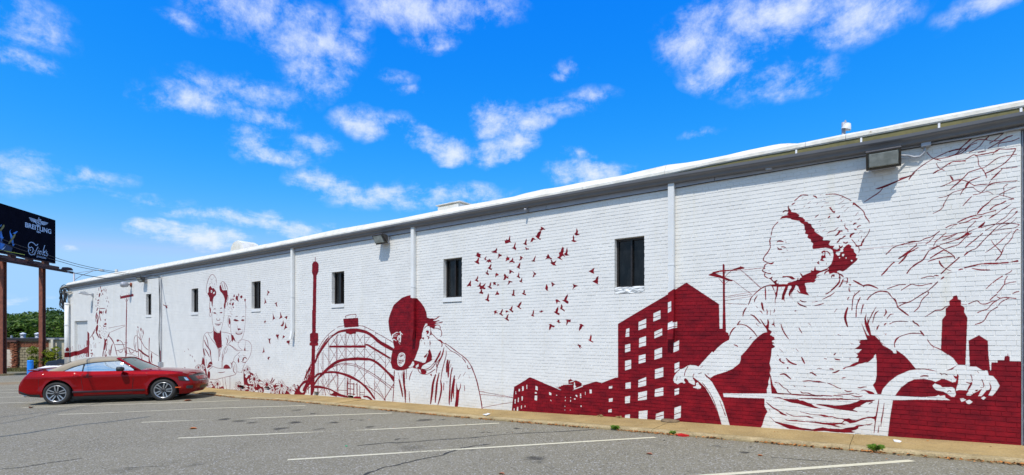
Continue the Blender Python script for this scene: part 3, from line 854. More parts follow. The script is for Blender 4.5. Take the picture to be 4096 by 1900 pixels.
s6 @I 685,628 760,590 850,555 915,540
s4.5 @I 915,537 980,532 1020,518 1150,482
s5 @I 705,640 780,625 830,605 870,582 920,580 985,552
s4.6 @I 545,692 610,660 685,648
t5 @I 590,705 650,660
s4 @I 805,740 810,700 870,645 905,607
F @I 930,690 970,650 1020,615 1000,660 960,690
s4.5 @I 965,690 1060,662 1150,645 1240,635 1340,638 1428,650
s3 @I 1428,652 1370,690 1260,705 1150,725 1110,735
s3.4 @I 1015,725 1110,670 1190,610 1270,555 1340,475 1385,462
s3.4 @I 1080,770 1140,700 1200,650 1300,590 1400,500
t3 @I 1165,715 1230,670 1330,630 1398,565
F @I 1378,500 1408,488 1395,515
F @I 775,760 860,715 950,685 870,720 815,750 790,780
s4.5 @I 90,862 160,852 235,850 300,820 370,800 420,770 475,730
s3 @I 0,895 60,875
s3.6 @I 305,888 370,840 420,775
s4 @I 400,912 430,850 470,820 550,750
s4 @I 505,800 600,785 680,758 790,738
F @I 505,838 560,812 640,780 690,758 640,790 560,825
s4.4 @I 480,890 560,870 640,845 700,822 760,800 830,755
F @I 670,832 740,790 800,752 830,755 750,800 700,835
s4.4 @I 540,940 620,915 690,895 740,850 800,790 860,750
t5 @I 345,932 400,930 480,898
s4.5 @I 345,965 300,1030 270,1075 190,1120 145,1160 115,1195
t4.5 @I 345,965 420,930 480,900
s4.5 @I 435,900 530,950 590,990 645,1030 655,1060
s4.2 @I 358,1055 440,1000 530,950
s4 @I 335,1092 430,1065 540,1038 645,1030
t6 @I 465,1085 490,1135 530,1168
s4.2 @I 535,1195 630,1110 715,1042
s5 @I 780,925 850,870 900,830 990,755
s4.5 @I 770,1022 840,965 905,940 960,885 1010,830 1070,770 1140,700
F @I 940,885 965,878 975,890
F @I 1085,828 1130,890 1185,945 1215,985 1200,985 1160,935 1110,880
t4 @I 1020,988 1090,940 1180,870 1330,735
s4 @I 1138,1092 1190,1040 1215,985 1250,910 1300,860 1345,800 1350,770 1390,715
F @I 1385,712 1415,705 1412,720
s5 @I 765,1170 850,1148 950,1125 1080,1115 1200,1110 1280,1105
F @I 1290,1105 1350,1095 1405,1075 1408,1098 1350,1102
t4 @I 858,1172 940,1190 1080,1192
s3.4 @I 700,1195 755,1185
s4 @I 0,1048 60,1012
s4.4 @I 68,1005 120,965 190,905 200,880
s4 @I 0,1108 60,1055 95,995 155,960 220,925
t4 @I 245,970 310,958
# --- branches top (frame J2)
s4 @J2 0,545 60,525 130,515 165,510
s4 @J2 0,590 70,560 110,515 160,465 225,410
F @J2 85,525 140,475 215,408 225,415 150,480
s4 @J2 65,570 130,550 190,485 270,430 350,425 380,390
s4 @J2 0,585 60,572 130,555
s3.8 @J2 155,535 210,480 270,458
s4 @J2 190,550 250,520 300,480 340,430 385,392
s4 @J2 350,425 420,440 500,430 560,400 610,385
s4 @J2 385,462 440,430 515,370
s4 @J2 275,552 355,535
s4.5 @J2 370,515 430,480 480,450 560,405 610,385
s4 @J2 470,500 485,460 600,440 675,410
s5 @J2 250,580 350,562 450,540 480,518 560,518 640,512
s3.6 @J2 412,573 450,530 480,520
s5 @J2 640,512 600,580 560,625 490,680 350,748
s4 @J2 160,615 200,590 240,570
s4 @J2 0,665 35,638 100,635 160,625
s4 @J2 240,570 275,595 285,670 330,720 362,795
s3.8 @J2 190,738 290,705 350,685 470,600 560,580 650,565
s3.6 @J2 498,702 580,698 655,686
s3.6 @J2 400,812 450,770 510,705
s4 @J2 10,905 80,840 140,790 185,740
s4 @J2 0,845 40,822 110,812 170,825 240,865
F @J2 5,768 25,780 42,820 30,815
s4 @J2 40,825 110,805
s4 @J2 155,880 185,830 300,780
s3.8 @J2 240,865 300,858 370,852
s3.8 @J2 350,885 410,850 500,832 650,820
# --- branches left part (frame J)
F @J 298,532 350,512 420,485 510,450 535,428 530,440 500,460 440,485 350,525
t4.5 @J 233,610 280,580 325,550 345,525
s4 @J 520,440 570,400 630,360 700,325 760,300 815,290
s4 @J 607,310 640,345 692,362
s4 @J 665,378 680,405 715,422
s4.4 @J 645,438 690,415 760,370 840,365
s4 @J 655,355 720,345 780,325 830,295
t4.5 @J 500,475 515,452 530,438
s4 @J 366,922 410,880 475,860 548,845
s4.5 @J 440,947 490,910 548,870
s4 @J 442,976 500,915 555,882
s4.5 @J 336,1048 370,1010 412,968
# --- man (frame K)
f @K 247,48 250,68 290,80 305,78 345,120 375,165 395,210 402,262 430,272 480,272 500,262 522,248 515,258 495,275 460,290 475,300 520,290 480,310 540,315 553,302 545,318 500,318 470,330 510,335 480,345 470,375 440,360 430,350 400,340 405,325 390,320 375,355 370,385 355,410 352,460 335,480 325,550 300,620 270,690 235,745 180,768 110,768 70,750 55,700 58,640 70,580 88,550 75,490 60,440 40,380 32,300 38,260 60,200 75,160 85,140 120,110 160,75 210,55
w @K 370,360 385,325 402,320 405,340 430,352 437,375 432,440 425,470 400,470 385,440 360,450 352,470 358,410
t3 @K 372,372 395,345 425,345 438,375
F @K 390,395 405,385 420,395 415,415 395,425 400,410
t3 @K 437,372 436,410 425,440
t4 @K 398,440 420,452 410,470
f @K 437,390 445,400 445,430 435,432
s2.6 @K 475,340 500,335 525,345 530,370
s3 @K 470,365 510,370 535,385 542,410 540,435 528,445
s4 @K 440,275 480,278 505,262 520,250
s4 @K 445,300 490,298 520,292
s3 @K 500,318 530,310 552,303
s2.5 @K 445,415 480,450 515,480 545,490
F @K 505,478 530,475 560,505 580,515 570,518 520,490
s3.2 @K 530,482 545,520 540,545
s3.2 @K 575,510 620,540 680,585 740,630 790,675 825,730
s4 @K 825,730 850,790 880,880 900,970 920,1070 928,1140
s2.4 @K 575,528 630,580 680,605 722,640
t3 @K 735,645 760,675 773,698
t3 @K 785,715 797,752 822,745
F @K 432,530 428,560 448,620 448,665 465,660 420,690 365,720 345,745 352,700 385,690 400,640 415,600 408,580 430,550
w @K 352,470 365,500 360,530 330,560 300,640 275,670 300,690 355,695 385,680 400,630 385,645 370,640 395,610 430,560 430,500 420,475
t4 @K 370,640 395,620 405,605
f @K 372,635 395,618 408,600 395,640 375,650
t3 @K 428,480 432,510 428,530
t4 @K 355,470 365,455 370,475
t4 @K 375,500 380,520
t4 @K 345,480 350,490
F @K 275,670 330,685 365,700 350,740 345,765 320,755 265,740 280,710 270,690
w @K 245,718 265,680 278,690 275,715 260,738 240,745 225,735
w @K 290,730 320,705 322,730 300,745
s2 @K 225,738 240,745 262,735
s2.4 @K 262,738 290,748 320,740
F @K 345,760 395,768 390,800 365,808 345,790
s3 @K 315,755 325,780 350,800 400,805 440,785 480,755
t3 @K 385,770 430,760 470,720 500,660 530,585
s3 @K 350,755 400,755 450,720 490,660 520,600
t5 @K 480,690 520,620 530,580
s3 @K 495,740 495,700 530,650 550,600 565,548
F @K 430,808 445,800 447,825 438,818
t4 @K 562,570 550,620 520,680 500,730 490,795
t3 @K 583,575 585,620 565,700 545,780 535,850 530,910
t8 @K 485,805 460,890 450,980 435,1092
t7 @K 518,790 500,870 492,940 485,1010 480,1078
t6 @K 530,860 540,930 530,1010 505,1100
t8 @K 600,665 595,710 588,790
t4 @K 622,668 610,720 602,840
t7 @K 612,730 605,770 605,835
t4 @K 632,705 625,740
t5 @K 640,740 625,850 620,950 615,1100
t4 @K 648,740 640,780
t6 @K 622,905 618,1000 612,1085
t7 @K 665,815 650,900 640,970 632,1072
t5 @K 668,850 655,940 655,1035
F @K 722,888 725,930 712,970 705,1050 695,1118 668,1115 675,1040 680,960 682,885 690,930 700,955 715,935
t4 @K 722,805 700,850
t3 @K 768,785 745,825
t5 @K 758,912 762,965
t3 @K 803,815 805,845
t7 @K 562,885 560,960
t3 @K 592,870 592,895
F @K 165,775 178,850 195,930 200,1000 198,1078 192,1070 180,950 170,870
t4 @K 200,950 200,1020
t5 @K 205,750 205,850
t4 @K 188,770 188,820
t3 @K 125,785 150,890
t6 @K 132,850 155,940 170,1025
t3 @K 155,800 155,840
t3 @K 262,770 240,820 232,865
s2.5 @K 230,970 232,1020 237,1075
s3 @K 90,770 85,900 75,1070
s1.6 @K 900,968 940,972 956,978
s1.6 @K 905,998 956,1000
s1.6 @U 310,1003 400,1020 500,1037
s1.6 @U 315,1020 400,1028 500,1040
s1.6 @U 330,1095 420,1078 500,1065
t3 @K 930,1130 956,1118
# cap badge and emblem
W @K 122,640 140,605 170,598 192,620 192,670 180,710 155,732 128,722 118,690
F @K 128,645 143,615 168,608 184,628 184,665 172,700 152,722 134,712 126,685
W @K 133,640 145,618 168,613 178,630 179,648 132,660
F @K 143,630 152,625 152,640 145,643
F @K 155,622 168,618 167,635 156,638
w @K 128,665 182,648 184,680 126,692
s2 @K 132,690 133,670 140,680 145,668
s2 @K 150,688 150,666
s2 @K 158,664 155,676 165,674 163,686
s2 @K 172,660 168,672 180,672 176,684
W @K 135,700 175,690 165,712 150,720
F @K 142,700 150,698 150,708
F @K 155,697 161,695 159,706
T3 @K 60,460 75,430 110,405 128,410
T3 @K 85,435 118,425
T3 @K 85,445 112,440
T3 @K 72,500 80,470 110,488
T3 @K 145,395 150,420 148,500
T4 @K 120,480 125,445 140,440 145,490
T3 @K 135,400 150,410 170,428
T3 @K 60,465 75,445 68,420
T3 @K 130,500 145,520
w @K 125,462 140,442 147,470 146,500 130,490
F @K 130,465 140,455 142,480 134,482
# --- tower and coaster (frame L)
f @L 85,0 132,0 128,270 158,280 160,372 150,385 158,395 158,425 122,430 118,700 112,960 90,1020 65,1020 70,800 80,430 52,420 55,390 72,382 58,372 58,285 85,270
f @K2 151,130 160,115 172,112 185,115 195,130 195,180 188,197 182,210 180,300 176,600 150,600 155,400 158,210 150,190
s2 @K2 173,115 173,83
f @L 455,105 635,92 642,200 470,212
s2.4 @L 490,98 490,70 600,52 605,90
t3 @L 600,52 600,42
F @L 120,600 150,530 200,450 260,370 330,300 400,250 480,230 570,220 650,225 740,250 820,300 900,365 980,410 1065,465 1045,490 960,450 880,400 800,330 730,285 650,265 570,262 480,262 420,270 360,300 300,350 250,420 200,490 160,560 125,640
f @L 488,225 610,225 608,285 575,285 545,295 520,285 488,280
s2.4 @L 130,560 180,460 240,370 290,320 350,290 440,255
s3.4 @L 120,610 160,520 210,430 280,330
s2.2 @L 380,208 420,196 470,188
s2.4 @L 640,186 700,195 760,222 825,255
s2.4 @L 840,270 900,300 980,345 1050,385
s2 @L 150,480 200,390 270,300 360,226
f @L 285,425 725,420 728,452 290,450
f @L 710,403 750,405 830,450 920,505 1025,570 1020,590 930,540 830,480 750,430 728,425
F @L 110,870 150,810 200,750 270,680 340,625 410,590 500,575 600,565 700,568 790,580 870,620 940,680 1010,750 1065,800 1060,860 1000,780 930,710 860,650 790,610 720,605 620,602 500,608 420,625 350,660 290,710 220,775 160,830 115,900
F @L 115,790 150,755 220,745 300,730 400,738 520,770 600,810 680,865 740,920 790,980 840,1060 825,1068 770,995 700,915 640,865 560,825 470,785 380,760 290,755 220,765 160,780 120,815
F @L 110,905 170,905 240,920 310,945 370,975 430,1005 510,1030 505,1048 420,1035 360,1020 300,1015 340,985 290,955 220,940 160,935 115,935
f @L 295,1002 380,1010 380,1038 298,1018
F @L 575,1045 610,1032 665,1040 668,1065 590,1065
F @L 700,1025 760,1030 810,1075 790,1080 740,1048 700,1042
s2.2 @L 270,720 340,670 430,640 520,640 600,652 700,700 800,755 900,820 980,880 1060,935
s2 @L 300,700 370,665 440,655 520,655 620,680 740,740 850,810 960,890 1040,960
s1.6 @L 385,270 385,740
s1.6 @L 375,310 375,740
s2 @L 478,280 478,740
s2 @L 490,285 492,770
s2.4 @L 597,265 597,800
s2 @L 712,290 710,900
s1.8 @L 835,370 832,1065
s1.8 @L 963,445 958,1080
s1.8 @L 965,345 965,430
s1.8 @L 715,205 715,290
s1.8 @L 842,260 840,300
s1.8 @L 280,290 280,960
s1.6 @L 220,480 220,1020
s1.6 @L 205,500 205,1020
s1.6 @L 295,430 295,1000
s1.6 @L 385,750 385,1010
s1.6 @L 395,750 395,1000
s1.6 @L 478,780 478,1030
s2 @L 500,800 500,1030
s3.4 @L 512,810 510,1020
s3.4 @L 540,820 540,1020
s3.4 @L 585,870 582,1020
s3 @L 622,880 622,1030
s2.2 @L 655,900 655,1040
s3 @L 510,880 585,885
s3 @L 510,940 590,948
s3 @L 510,1000 600,1008
s2 @L 360,958 500,960
s2 @L 655,985 710,985
s2 @L 655,1015 710,1015
s2.4 @L 710,940 710,1050
s1.5 @L 180,640 300,1000
s1.5 @L 160,560 160,1010
s1.5 @L 145,600 145,1000
s1.5 @L 230,520 400,800
s1.5 @L 340,340 385,420
s1.5 @L 420,290 475,420
s1.5 @L 530,290 490,420
s1.5 @L 550,290 595,420
s1.5 @L 400,290 300,430
s1.5 @L 460,300 390,430
s1.5 @L 620,290 690,420
s1.5 @L 700,300 610,420
s1.5 @L 330,360 390,430
s1.5 @L 300,460 385,600
s1.5 @L 385,470 290,640
s1.5 @L 400,460 480,590
s1.5 @L 480,460 400,590
s1.5 @L 500,460 595,570
s1.5 @L 595,460 500,570
s1.5 @L 610,460 710,570
s1.5 @L 710,460 620,570
s1.5 @L 720,460 830,600
s1.5 @L 835,480 720,590
s1.5 @L 840,370 960,440
s1.5 @L 835,380 760,440
s1.5 @L 840,490 960,640
s1.5 @L 955,520 840,620
s1.5 @L 965,540 1030,640
s1.5 @L 1020,590 965,680
s1.5 @L 600,630 830,1010
s1.5 @L 710,620 500,900
s1.5 @L 830,640 600,900
s1.5 @L 960,720 830,960
s1.5 @L 1060,890 940,1080
s2 @L 1060,880 950,1060
s1.5 @L 840,860 960,1080
s1.5 @L 820,880 950,1060
s2.6 @L 680,880 760,920 840,970 900,1020 960,1085
s1.5 @L 830,770 1040,960
s1.5 @L 390,620 480,760
s1.5 @L 480,640 300,860
s1.5 @L 300,730 400,960
s1.5 @L 400,760 220,960
s1.5 @L 480,800 380,960
s1.5 @L 180,830 290,1010
s1.5 @L 290,820 160,1000
s1.5 @L 715,330 790,320
s1.5 @L 720,400 770,330
s2 @L 1065,720 1060,900 1050,1095
s2.4 @L 230,935 245,1020
s2 @L 150,930 155,1000
F @L 0,980 30,930 60,890 100,860 100,830 60,850 20,880 0,900
s3.6 @L 0,940 30,860 70,740 80,660
s3 @L 0,870 35,780 70,680
F @L -30,960 10,870 50,790 75,700 70,760 40,850 5,960
s2 @L 15,710 15,990
s2 @L 40,760 42,1000
s2 @L 65,620 66,900
# --- birds (frame O)
f @O 1203,103 1245,120 1285,160 1240,155 1215,172 1175,165 1210,140
f @O 1215,170 1212,205 1190,270 1180,290 1212,295 1200,320 1165,300 1135,275 1112,250 1140,245 1150,215 1175,185
f @O 713,242 722,270 718,330 740,355 700,358 680,370 640,378 628,322 650,325 665,298 672,315 695,310
f @O 980,293 985,330 978,375 993,405 965,400 920,378 950,365 960,330
f @O 1068,280 1100,285 1130,318 1095,312 1075,345 1040,355 1050,325
f @O 803,348 808,380 800,430 818,445 812,483 790,470 742,445 775,430 785,390
f @O 955,440 975,430 985,450 1020,455 1015,475 990,470 982,488 970,465
f @O 508,440 515,470 505,500 512,530 490,525 440,522 412,505 450,495 480,480
f @O 540,527 560,548 585,550 580,578 555,580 515,625 525,590 535,570 525,560
f @O 205,515 220,530 265,552 245,560 250,600 205,595 190,580 160,572 185,560 178,540
f @O 228,600 222,640 215,665 228,680 225,708 195,695 145,665 175,655 195,630 210,605
f @O 343,568 338,600 330,620 345,630 335,642 295,622 312,612 325,590
f @O 385,615 400,635 430,635 410,650 425,680 385,668 375,682 360,665 328,678 350,650 345,635 370,638
f @O 668,556 680,590 710,600 705,640 680,640 640,662 655,630 650,608 665,600
f @O 760,595 770,625 765,655 790,660 788,690 755,672 698,682 715,655 745,630
f @O 870,570 905,585 942,615 915,605 895,635 862,650 880,610
f @O 1128,558 1122,600 1110,650 1120,665 1075,662 1055,648 1085,640 1100,605
f @O 880,673 882,710 870,755 882,783 855,770 815,750 840,735 855,700
f @O 1320,538 1340,560 1350,590 1385,610 1380,630 1340,615 1275,625 1300,600 1290,578 1305,575
f @O 1360,630 1385,640 1400,670 1440,655 1455,630 1450,670 1432,695 1455,730 1400,720 1358,685 1375,670
f @O 1555,418 1565,460 1560,530 1580,560 1593,570 1593,590 1560,570 1520,595 1530,620 1558,645 1510,625 1465,595 1495,590 1505,550 1490,528 1520,515 1530,470
f @O 423,692 418,740 405,770 430,775 425,800 395,790 358,765 385,745 400,715
f @O 368,790 362,840 382,855 375,882 345,865 322,840 345,830 355,800
f @O 500,838 515,855 538,865 530,888 508,885 482,918 482,860
f @O 630,852 650,870 665,900 693,897 690,940 660,920 640,955 607,958 620,925 625,895 615,885
f @O 705,792 735,800 778,830 775,845 740,825 730,850 705,862
f @O 858,824 865,860 862,895 878,915 870,932 845,915 818,895 842,885
f @O 908,912 912,950 905,980 925,998 885,992 858,970 885,962
f @O 1072,800 1100,830 1135,855 1125,880 1110,870 1105,900 1075,922 1085,880 1098,855
f @O 208,882 212,920 198,955 215,970 210,990 185,978 150,958 175,945 190,915
f @O 93,955 98,1000 92,1025 102,1035 95,1062 70,1050 22,1065 40,1035 60,1010
f @O 243,983 252,1010 250,1040 270,1050 330,1003 320,1040 300,1070 328,1080 318,1108 280,1095 265,1100 270,1140 290,1155 285,1180 250,1170 215,1165 240,1150 255,1110 228,1090 240,1065 180,1055 220,1040
f @O 415,980 418,1020 405,1065 428,1075 422,1102 390,1085 355,1062 385,1050 395,1010
f @O 435,1000 470,985 498,1000 485,1010 498,1035 465,1030 455,1042 450,1010
f @O 512,1015 548,1030 525,1050 505,1055 520,1035
f @O 692,965 720,970 755,985 750,998 725,990 700,1020 672,1042 690,1000
f @O 1303,1018 1315,1060 1308,1105 1332,1130 1300,1125 1275,1092 1285,1070
f @O 1385,988 1405,1005 1440,1025 1412,1035 1405,1055 1380,1062 1385,1030 1368,1000
f @O 512,1122 520,1150 545,1170 540,1190 478,1195 500,1160
f @O 777,1100 788,1130 785,1190 740,1195 760,1170 765,1130
f @O 955,1115 955,1150 945,1175 972,1178 965,1195 930,1190 902,1170 930,1160
t4 @O 375,1170 372,1195
# --- birds (frame P)
f @P 118,0 132,0 128,38 152,50 145,78 115,68 62,58 90,38 105,20
f @P 245,62 258,100 248,170 266,190 250,217 215,195 178,178 215,160 228,110
f @P 408,8 418,40 415,68 445,72 440,90 410,85 365,98 385,68 395,35
f @P 700,0 725,0 722,60 715,88 738,95 735,112 710,105 690,112 668,85 695,75
f @P 895,0 920,0 915,40 902,62 940,72 932,105 895,85 857,65 885,50
f @P 1712,70 1705,120 1680,185 1718,205 1716,252 1690,250 1650,220 1595,190 1635,182 1650,140 1680,100
f @P 1472,180 1500,172 1505,185 1570,215 1565,228 1520,210 1508,262 1490,220 1490,190
f @P 855,208 852,250 825,300 820,320 853,340 850,356 810,335 758,295 790,288 805,255
f @P 692,284 690,320 675,370 703,382 700,418 670,400 622,355 650,345 665,310
f @P 510,342 515,370 490,435 495,450 515,458 512,480 480,465 432,430 462,425 480,380
f @P 620,436 612,480 600,530 622,545 615,578 580,550 533,520 570,515 585,470
f @P 345,392 370,375 420,380 390,395 395,410 420,412 418,432 380,425 362,460 355,420
f @P 560,378 595,375 605,392 642,408 605,405 580,410 572,435 562,400
f @P 1085,353 1088,400 1075,460 1092,490 1060,485 1018,460 1050,450 1062,400
f @P 1170,398 1200,392 1220,375 1268,390 1240,400 1225,415 1200,412
f @P 1592,252 1612,300 1608,340 1650,372 1648,398 1600,365 1550,330 1575,320 1578,285
f @P 1532,298 1535,350 1520,415 1560,432 1548,465 1500,445 1445,400 1480,390 1490,350
f @P 1515,545 1558,550 1548,575 1582,600 1545,605 1558,635 1530,600 1492,572 1520,568
f @P 1688,525 1700,545 1740,545 1758,538 1762,580 1740,595 1715,585 1700,625 1672,658 1680,600 1680,560 1652,545 1690,545
f @P 1352,632 1395,622 1420,645 1445,650 1468,672 1440,690 1410,675 1385,725 1362,742 1362,680 1372,650
f @P 1912,625 1955,622 1990,645 2008,670 1980,665 1955,710 1910,760 1912,700 1930,645
f @P 2132,808 2145,860 2135,925 2175,950 2170,970 2120,945 2072,915 2105,905 2112,860
f @P 1862,1010 1895,1012 1885,985 1915,1005 1950,1022 1940,1032 1970,1062 1965,1065 1930,1045 1945,1088 1920,1065 1905,1030
# birds not in the close frames (frame U)
f @U 863,73 872,95 868,105 882,112 860,118 848,108 858,100
f @U 845,112 850,130 848,142 865,150 850,155 830,148 842,140 840,125
f @U 790,180 790,205 782,230 770,245 785,258 765,250 752,240 765,235 762,215 775,205
f @U 808,182 812,205 810,222 822,230 800,232 790,222 800,212
f @U 965,298 960,320 963,335 948,330 930,320 945,312
f @U 988,345 985,370 985,395 970,388 952,378 970,368 975,355
f @U 840,392 873,403 855,410 838,425 845,408
f @U 750,478 768,492 755,495 750,508 742,485
f @U 690,392 700,410 698,430 684,415
# --- birds on the left (frame M)
f @M 660,258 682,275 668,285 665,300 655,305 662,280
f @M 638,320 645,345 655,370 645,365 630,380 638,355
f @M 718,370 745,358 740,375 748,402 735,392 730,375
f @M 705,446 715,480 728,500 715,505 705,520 708,490
f @M 770,436 780,470 790,490 770,500 758,505 770,485
f @M 832,475 830,490 825,508 815,495 803,490 820,480
f @M 795,512 802,540 798,560 785,568 772,560 788,545
f @M 815,532 822,565 832,578 815,585 800,600 808,575
f @M 640,515 648,520 640,545 635,530 627,535
f @M 735,635 760,636 755,655 752,685 745,665 732,645
f @M 795,642 812,652 800,665 788,672 792,655
f @M 662,672 690,670 682,690 687,722 675,705 672,680
f @M 825,690 853,685 850,705 845,730 838,712 824,705
f @M 628,740 632,765 638,785 625,790 615,796 625,775
f @M 670,825 684,828 675,840 670,855 660,840
t3 @M 0,805 5,820
t4 @M 20,820 22,832
t4 @M 40,850 42,870
# --- older girl (frame M2)
F @M2 172,240 160,215 175,200 170,175 178,155 190,148 205,170 215,165 228,180 240,200 238,230 222,245 212,270 208,330 212,350 200,320 195,290 182,290 180,260
t2.5 @M2 152,215 150,180 158,120 175,70 195,45 215,45 240,80 245,140
t2 @M2 155,230 165,245
W @M2 190,190 200,185 205,200 195,210
W @M2 215,205 228,200 225,215 212,220
t3 @M2 178,170 172,190 180,205
t3 @M2 175,140 185,120
t3 @M2 200,110 205,130
t3 @M2 220,140 230,120
t3 @M2 195,80 200,95
t2.5 @M2 235,90 240,110
t3 @M2 210,70 216,80
s2.6 @M2 182,290 180,330 180,360
F @M2 182,345 192,360 190,395 182,388
s2 @M2 178,390 178,415 187,428 195,415 193,395
F @M2 270,155 275,140 285,145 300,185 340,188 345,250 330,300 325,350 318,355 310,330 318,280 310,240 295,215 275,190
t3 @M2 275,135 295,108 320,120 340,155 345,190
t3 @M2 290,120 300,150 305,180
t3 @M2 310,120 320,150 325,180
t3 @M2 285,130 285,160
t3 @M2 345,225 350,255 340,290
t3 @M2 330,280 345,310 338,330
s1.8 @M2 205,380 202,420 205,470 215,520 240,560 262,580
s1.8 @M2 262,580 285,550 300,490 312,420 315,350
F @M2 215,365 225,353 242,360 225,360
F @M2 275,360 285,345 295,350 285,355
F @M2 212,395 228,388 242,398 230,402
F @M2 272,392 290,385 298,392 285,398
t3 @M2 245,400 248,415
t3 @M2 248,440 245,458 262,465 275,455 272,440
s2 @M2 228,490 245,508 265,510 285,490 290,478
F @M2 240,500 262,508 280,492 265,498
s1.8 @M2 232,488 250,492 285,482
f @M2 215,520 225,560 255,580 272,578 285,545 288,600 293,680 285,710 262,722 245,700 235,672 215,630 215,580
s2.6 @M2 210,565 185,578 160,572 135,590 122,640 120,720 130,800
s2.6 @M2 165,580 200,640 240,690 262,745 262,835
s2.4 @M2 285,570 330,575 378,592 382,640 345,690 320,740 300,830
t6 @M2 130,640 150,690 185,740 190,800
t4 @M2 140,600 160,650 170,720
t5 @M2 135,720 160,760 180,800
t4 @M2 180,730 190,790 200,850
t6 @M2 125,720 130,760 140,790
F @M2 160,880 180,845 200,845 205,870 180,865
F @M2 155,900 175,870 210,885 195,885 170,900
t4 @M2 130,800 135,870 150,940 160,1000
t4 @M2 150,820 150,880
s2.6 @M2 210,885 250,900 310,905 375,905
s2.6 @M2 210,888 180,910 165,940 178,1000
F @M2 165,940 182,935 185,980 175,1000 158,1000
s2.8 @M2 178,1003 240,1005 300,990 380,972 420,958
t4 @M2 255,940 290,942 323,935
t4 @M2 262,700 275,760 268,800
t4 @M2 280,740 290,700 300,690
s2.4 @M2 295,775 292,900
s2 @M2 300,780 300,900
F @M2 310,905 315,878 335,868 355,878 368,905
s2 @M2 320,770 335,750 345,720
t4 @M2 330,620 345,650 335,690
t4 @M2 350,600 360,650
t4 @M2 372,850 385,870 380,900
# younger girl
F @M2 398,245 405,222 412,240 405,250
F @M2 418,260 425,235 438,240 445,215 450,222 440,260 448,290 432,280 425,275
F @M2 460,245 475,232 482,248 470,262
F @M2 498,270 508,262 512,280 503,292
F @M2 370,285 375,265 382,270 378,288
F @M2 385,270 398,262 402,275
F @M2 385,310 402,298 400,320 388,328
F @M2 392,340 400,335 402,352
F @M2 360,310 372,300 375,320
t3 @M2 360,340 372,350
t3 @M2 380,350 390,370
t3 @M2 365,380 380,390
t4 @M2 375,400 390,410
t4 @M2 365,420 380,430
t3 @M2 360,360 350,365
t3 @M2 400,270 420,285
t3 @M2 450,225 455,240
t4 @M2 510,310 515,350
s1.8 @M2 508,290 512,350 510,420 505,500 492,590 465,650 440,665 405,645 380,590 372,520 372,450
s2 @M2 370,430 355,420 348,450 350,500 362,528 372,520
F @M2 356,440 366,450 370,490 360,500 355,470
F @M2 400,460 412,450 435,458 448,468 430,472 412,470
F @M2 470,465 480,452 498,458 490,470
t3 @M2 415,432 430,425 440,430
t3 @M2 475,435 490,425 500,430
F @M2 438,540 448,535 472,545 455,550 440,555
t3 @M2 435,510 438,545
F @M2 420,575 440,582 480,575 470,590 445,595 425,588
w @M2 428,580 445,585 472,580 462,588 445,590
s1.8 @M2 418,570 450,570 485,568
t3 @M2 485,540 485,575
f @M2 375,592 395,600 410,630 418,655 398,640 388,665 382,640
s2 @M2 472,635 510,645 545,660 565,700 562,750 540,810 510,850 490,890 475,945
s1.8 @M2 465,640 448,655 442,690 460,720 485,738
f @M2 495,740 505,700 512,740 530,742 495,742
t3 @M2 485,740 540,742
t3 @M2 510,655 508,700
t3 @M2 350,690 380,700 420,735 450,745
s2 @M2 330,700 300,760 305,830
s2.2 @M2 360,685 400,710 440,735 480,740
s2 @M2 375,870 395,840 410,800 440,770 460,750
F @M2 438,830 445,805 452,845 442,850
t4 @M2 440,780 460,800
F @M2 480,830 490,805 510,800 525,820 500,808 488,838
t4 @M2 485,780 510,790
t4 @M2 470,840 500,850 520,840
s2.2 @M2 380,900 390,860 400,840 420,860 430,900 428,940 415,958
t4 @M2 395,880 400,930 420,950
t4 @M2 410,870 415,920
s2.4 @M2 430,935 470,940 478,930
s2 @M2 300,990 305,1060 320,1120
s2.2 @M2 320,990 330,1060 342,1110
s1.8 @M2 367,975 367,1100
F @M2 150,920 135,880 130,830 120,800 112,820 108,860 110,900 125,950 150,1000 160,1000
W @M2 115,870 122,880 118,900 112,890
W @M2 125,900 135,905 130,925
# --- flowers under the girls (frame N)
f @N 105,270 150,290 180,300 230,300 300,360 340,380 380,400 420,440 470,445 500,460 560,540 600,600 700,640 800,650 870,660 910,720 1000,740 1080,700 1120,680 1230,700 1300,760 1420,800 1530,800 1640,900 1700,960 1640,1050 1100,1050 600,1050 200,1010 0,950 0,900 110,890 120,740 105,600
W @N 130,240 160,200 225,165 290,160 350,210 340,270 300,300 340,340 350,370 310,350 260,300 300,420 290,440 240,460 170,440 130,400 120,350 180,300 140,290 120,260
F @N 215,245 240,235 245,285 225,300 210,285
t3 @N 225,300 200,420
t3 @N 235,300 250,430
t3 @N 250,295 290,420
t3 @N 300,240 310,290
W @N 300,550 350,500 390,470 470,450 520,440 500,480 560,540 580,555 530,590 580,640 540,620 480,590 560,730 520,700 500,800 480,790 450,640 440,800 400,790 400,700 350,720 300,700 380,620 310,650 280,620 370,570
F @N 395,515 420,520 450,515 455,590 430,610 390,595
t3 @N 410,620 400,780
t3 @N 460,630 500,780
t3 @N 430,620 430,800
W @N 220,600 250,560 270,560 260,620 300,690 280,720 240,680
W @N 155,740 200,760 250,800 180,820 240,860 180,880 130,840 130,780
W @N 150,480 200,440 240,460 200,530 170,520
W @N 260,790 320,770 340,840 370,800 400,830 370,870 440,870 450,930 400,920 420,1000 380,980 350,1010 330,940 290,1000 300,930 250,940 290,890 240,870 310,850
t3 @N 345,860 300,980
t3 @N 360,860 400,960
t3 @N 340,850 260,830
W @N 560,880 620,850 640,900 680,930 640,960 680,1000 620,980 570,1000 580,940 550,910
W @N 440,940 500,900 540,930 500,1010 460,1000
W @N 640,600 690,540 720,560 760,640 700,600 740,680 650,620
W @N 560,660 640,640 720,680 720,720 740,760 700,790 620,790 560,720
F @N 710,700 760,670 820,660 880,680 895,760 880,820 780,820 720,780
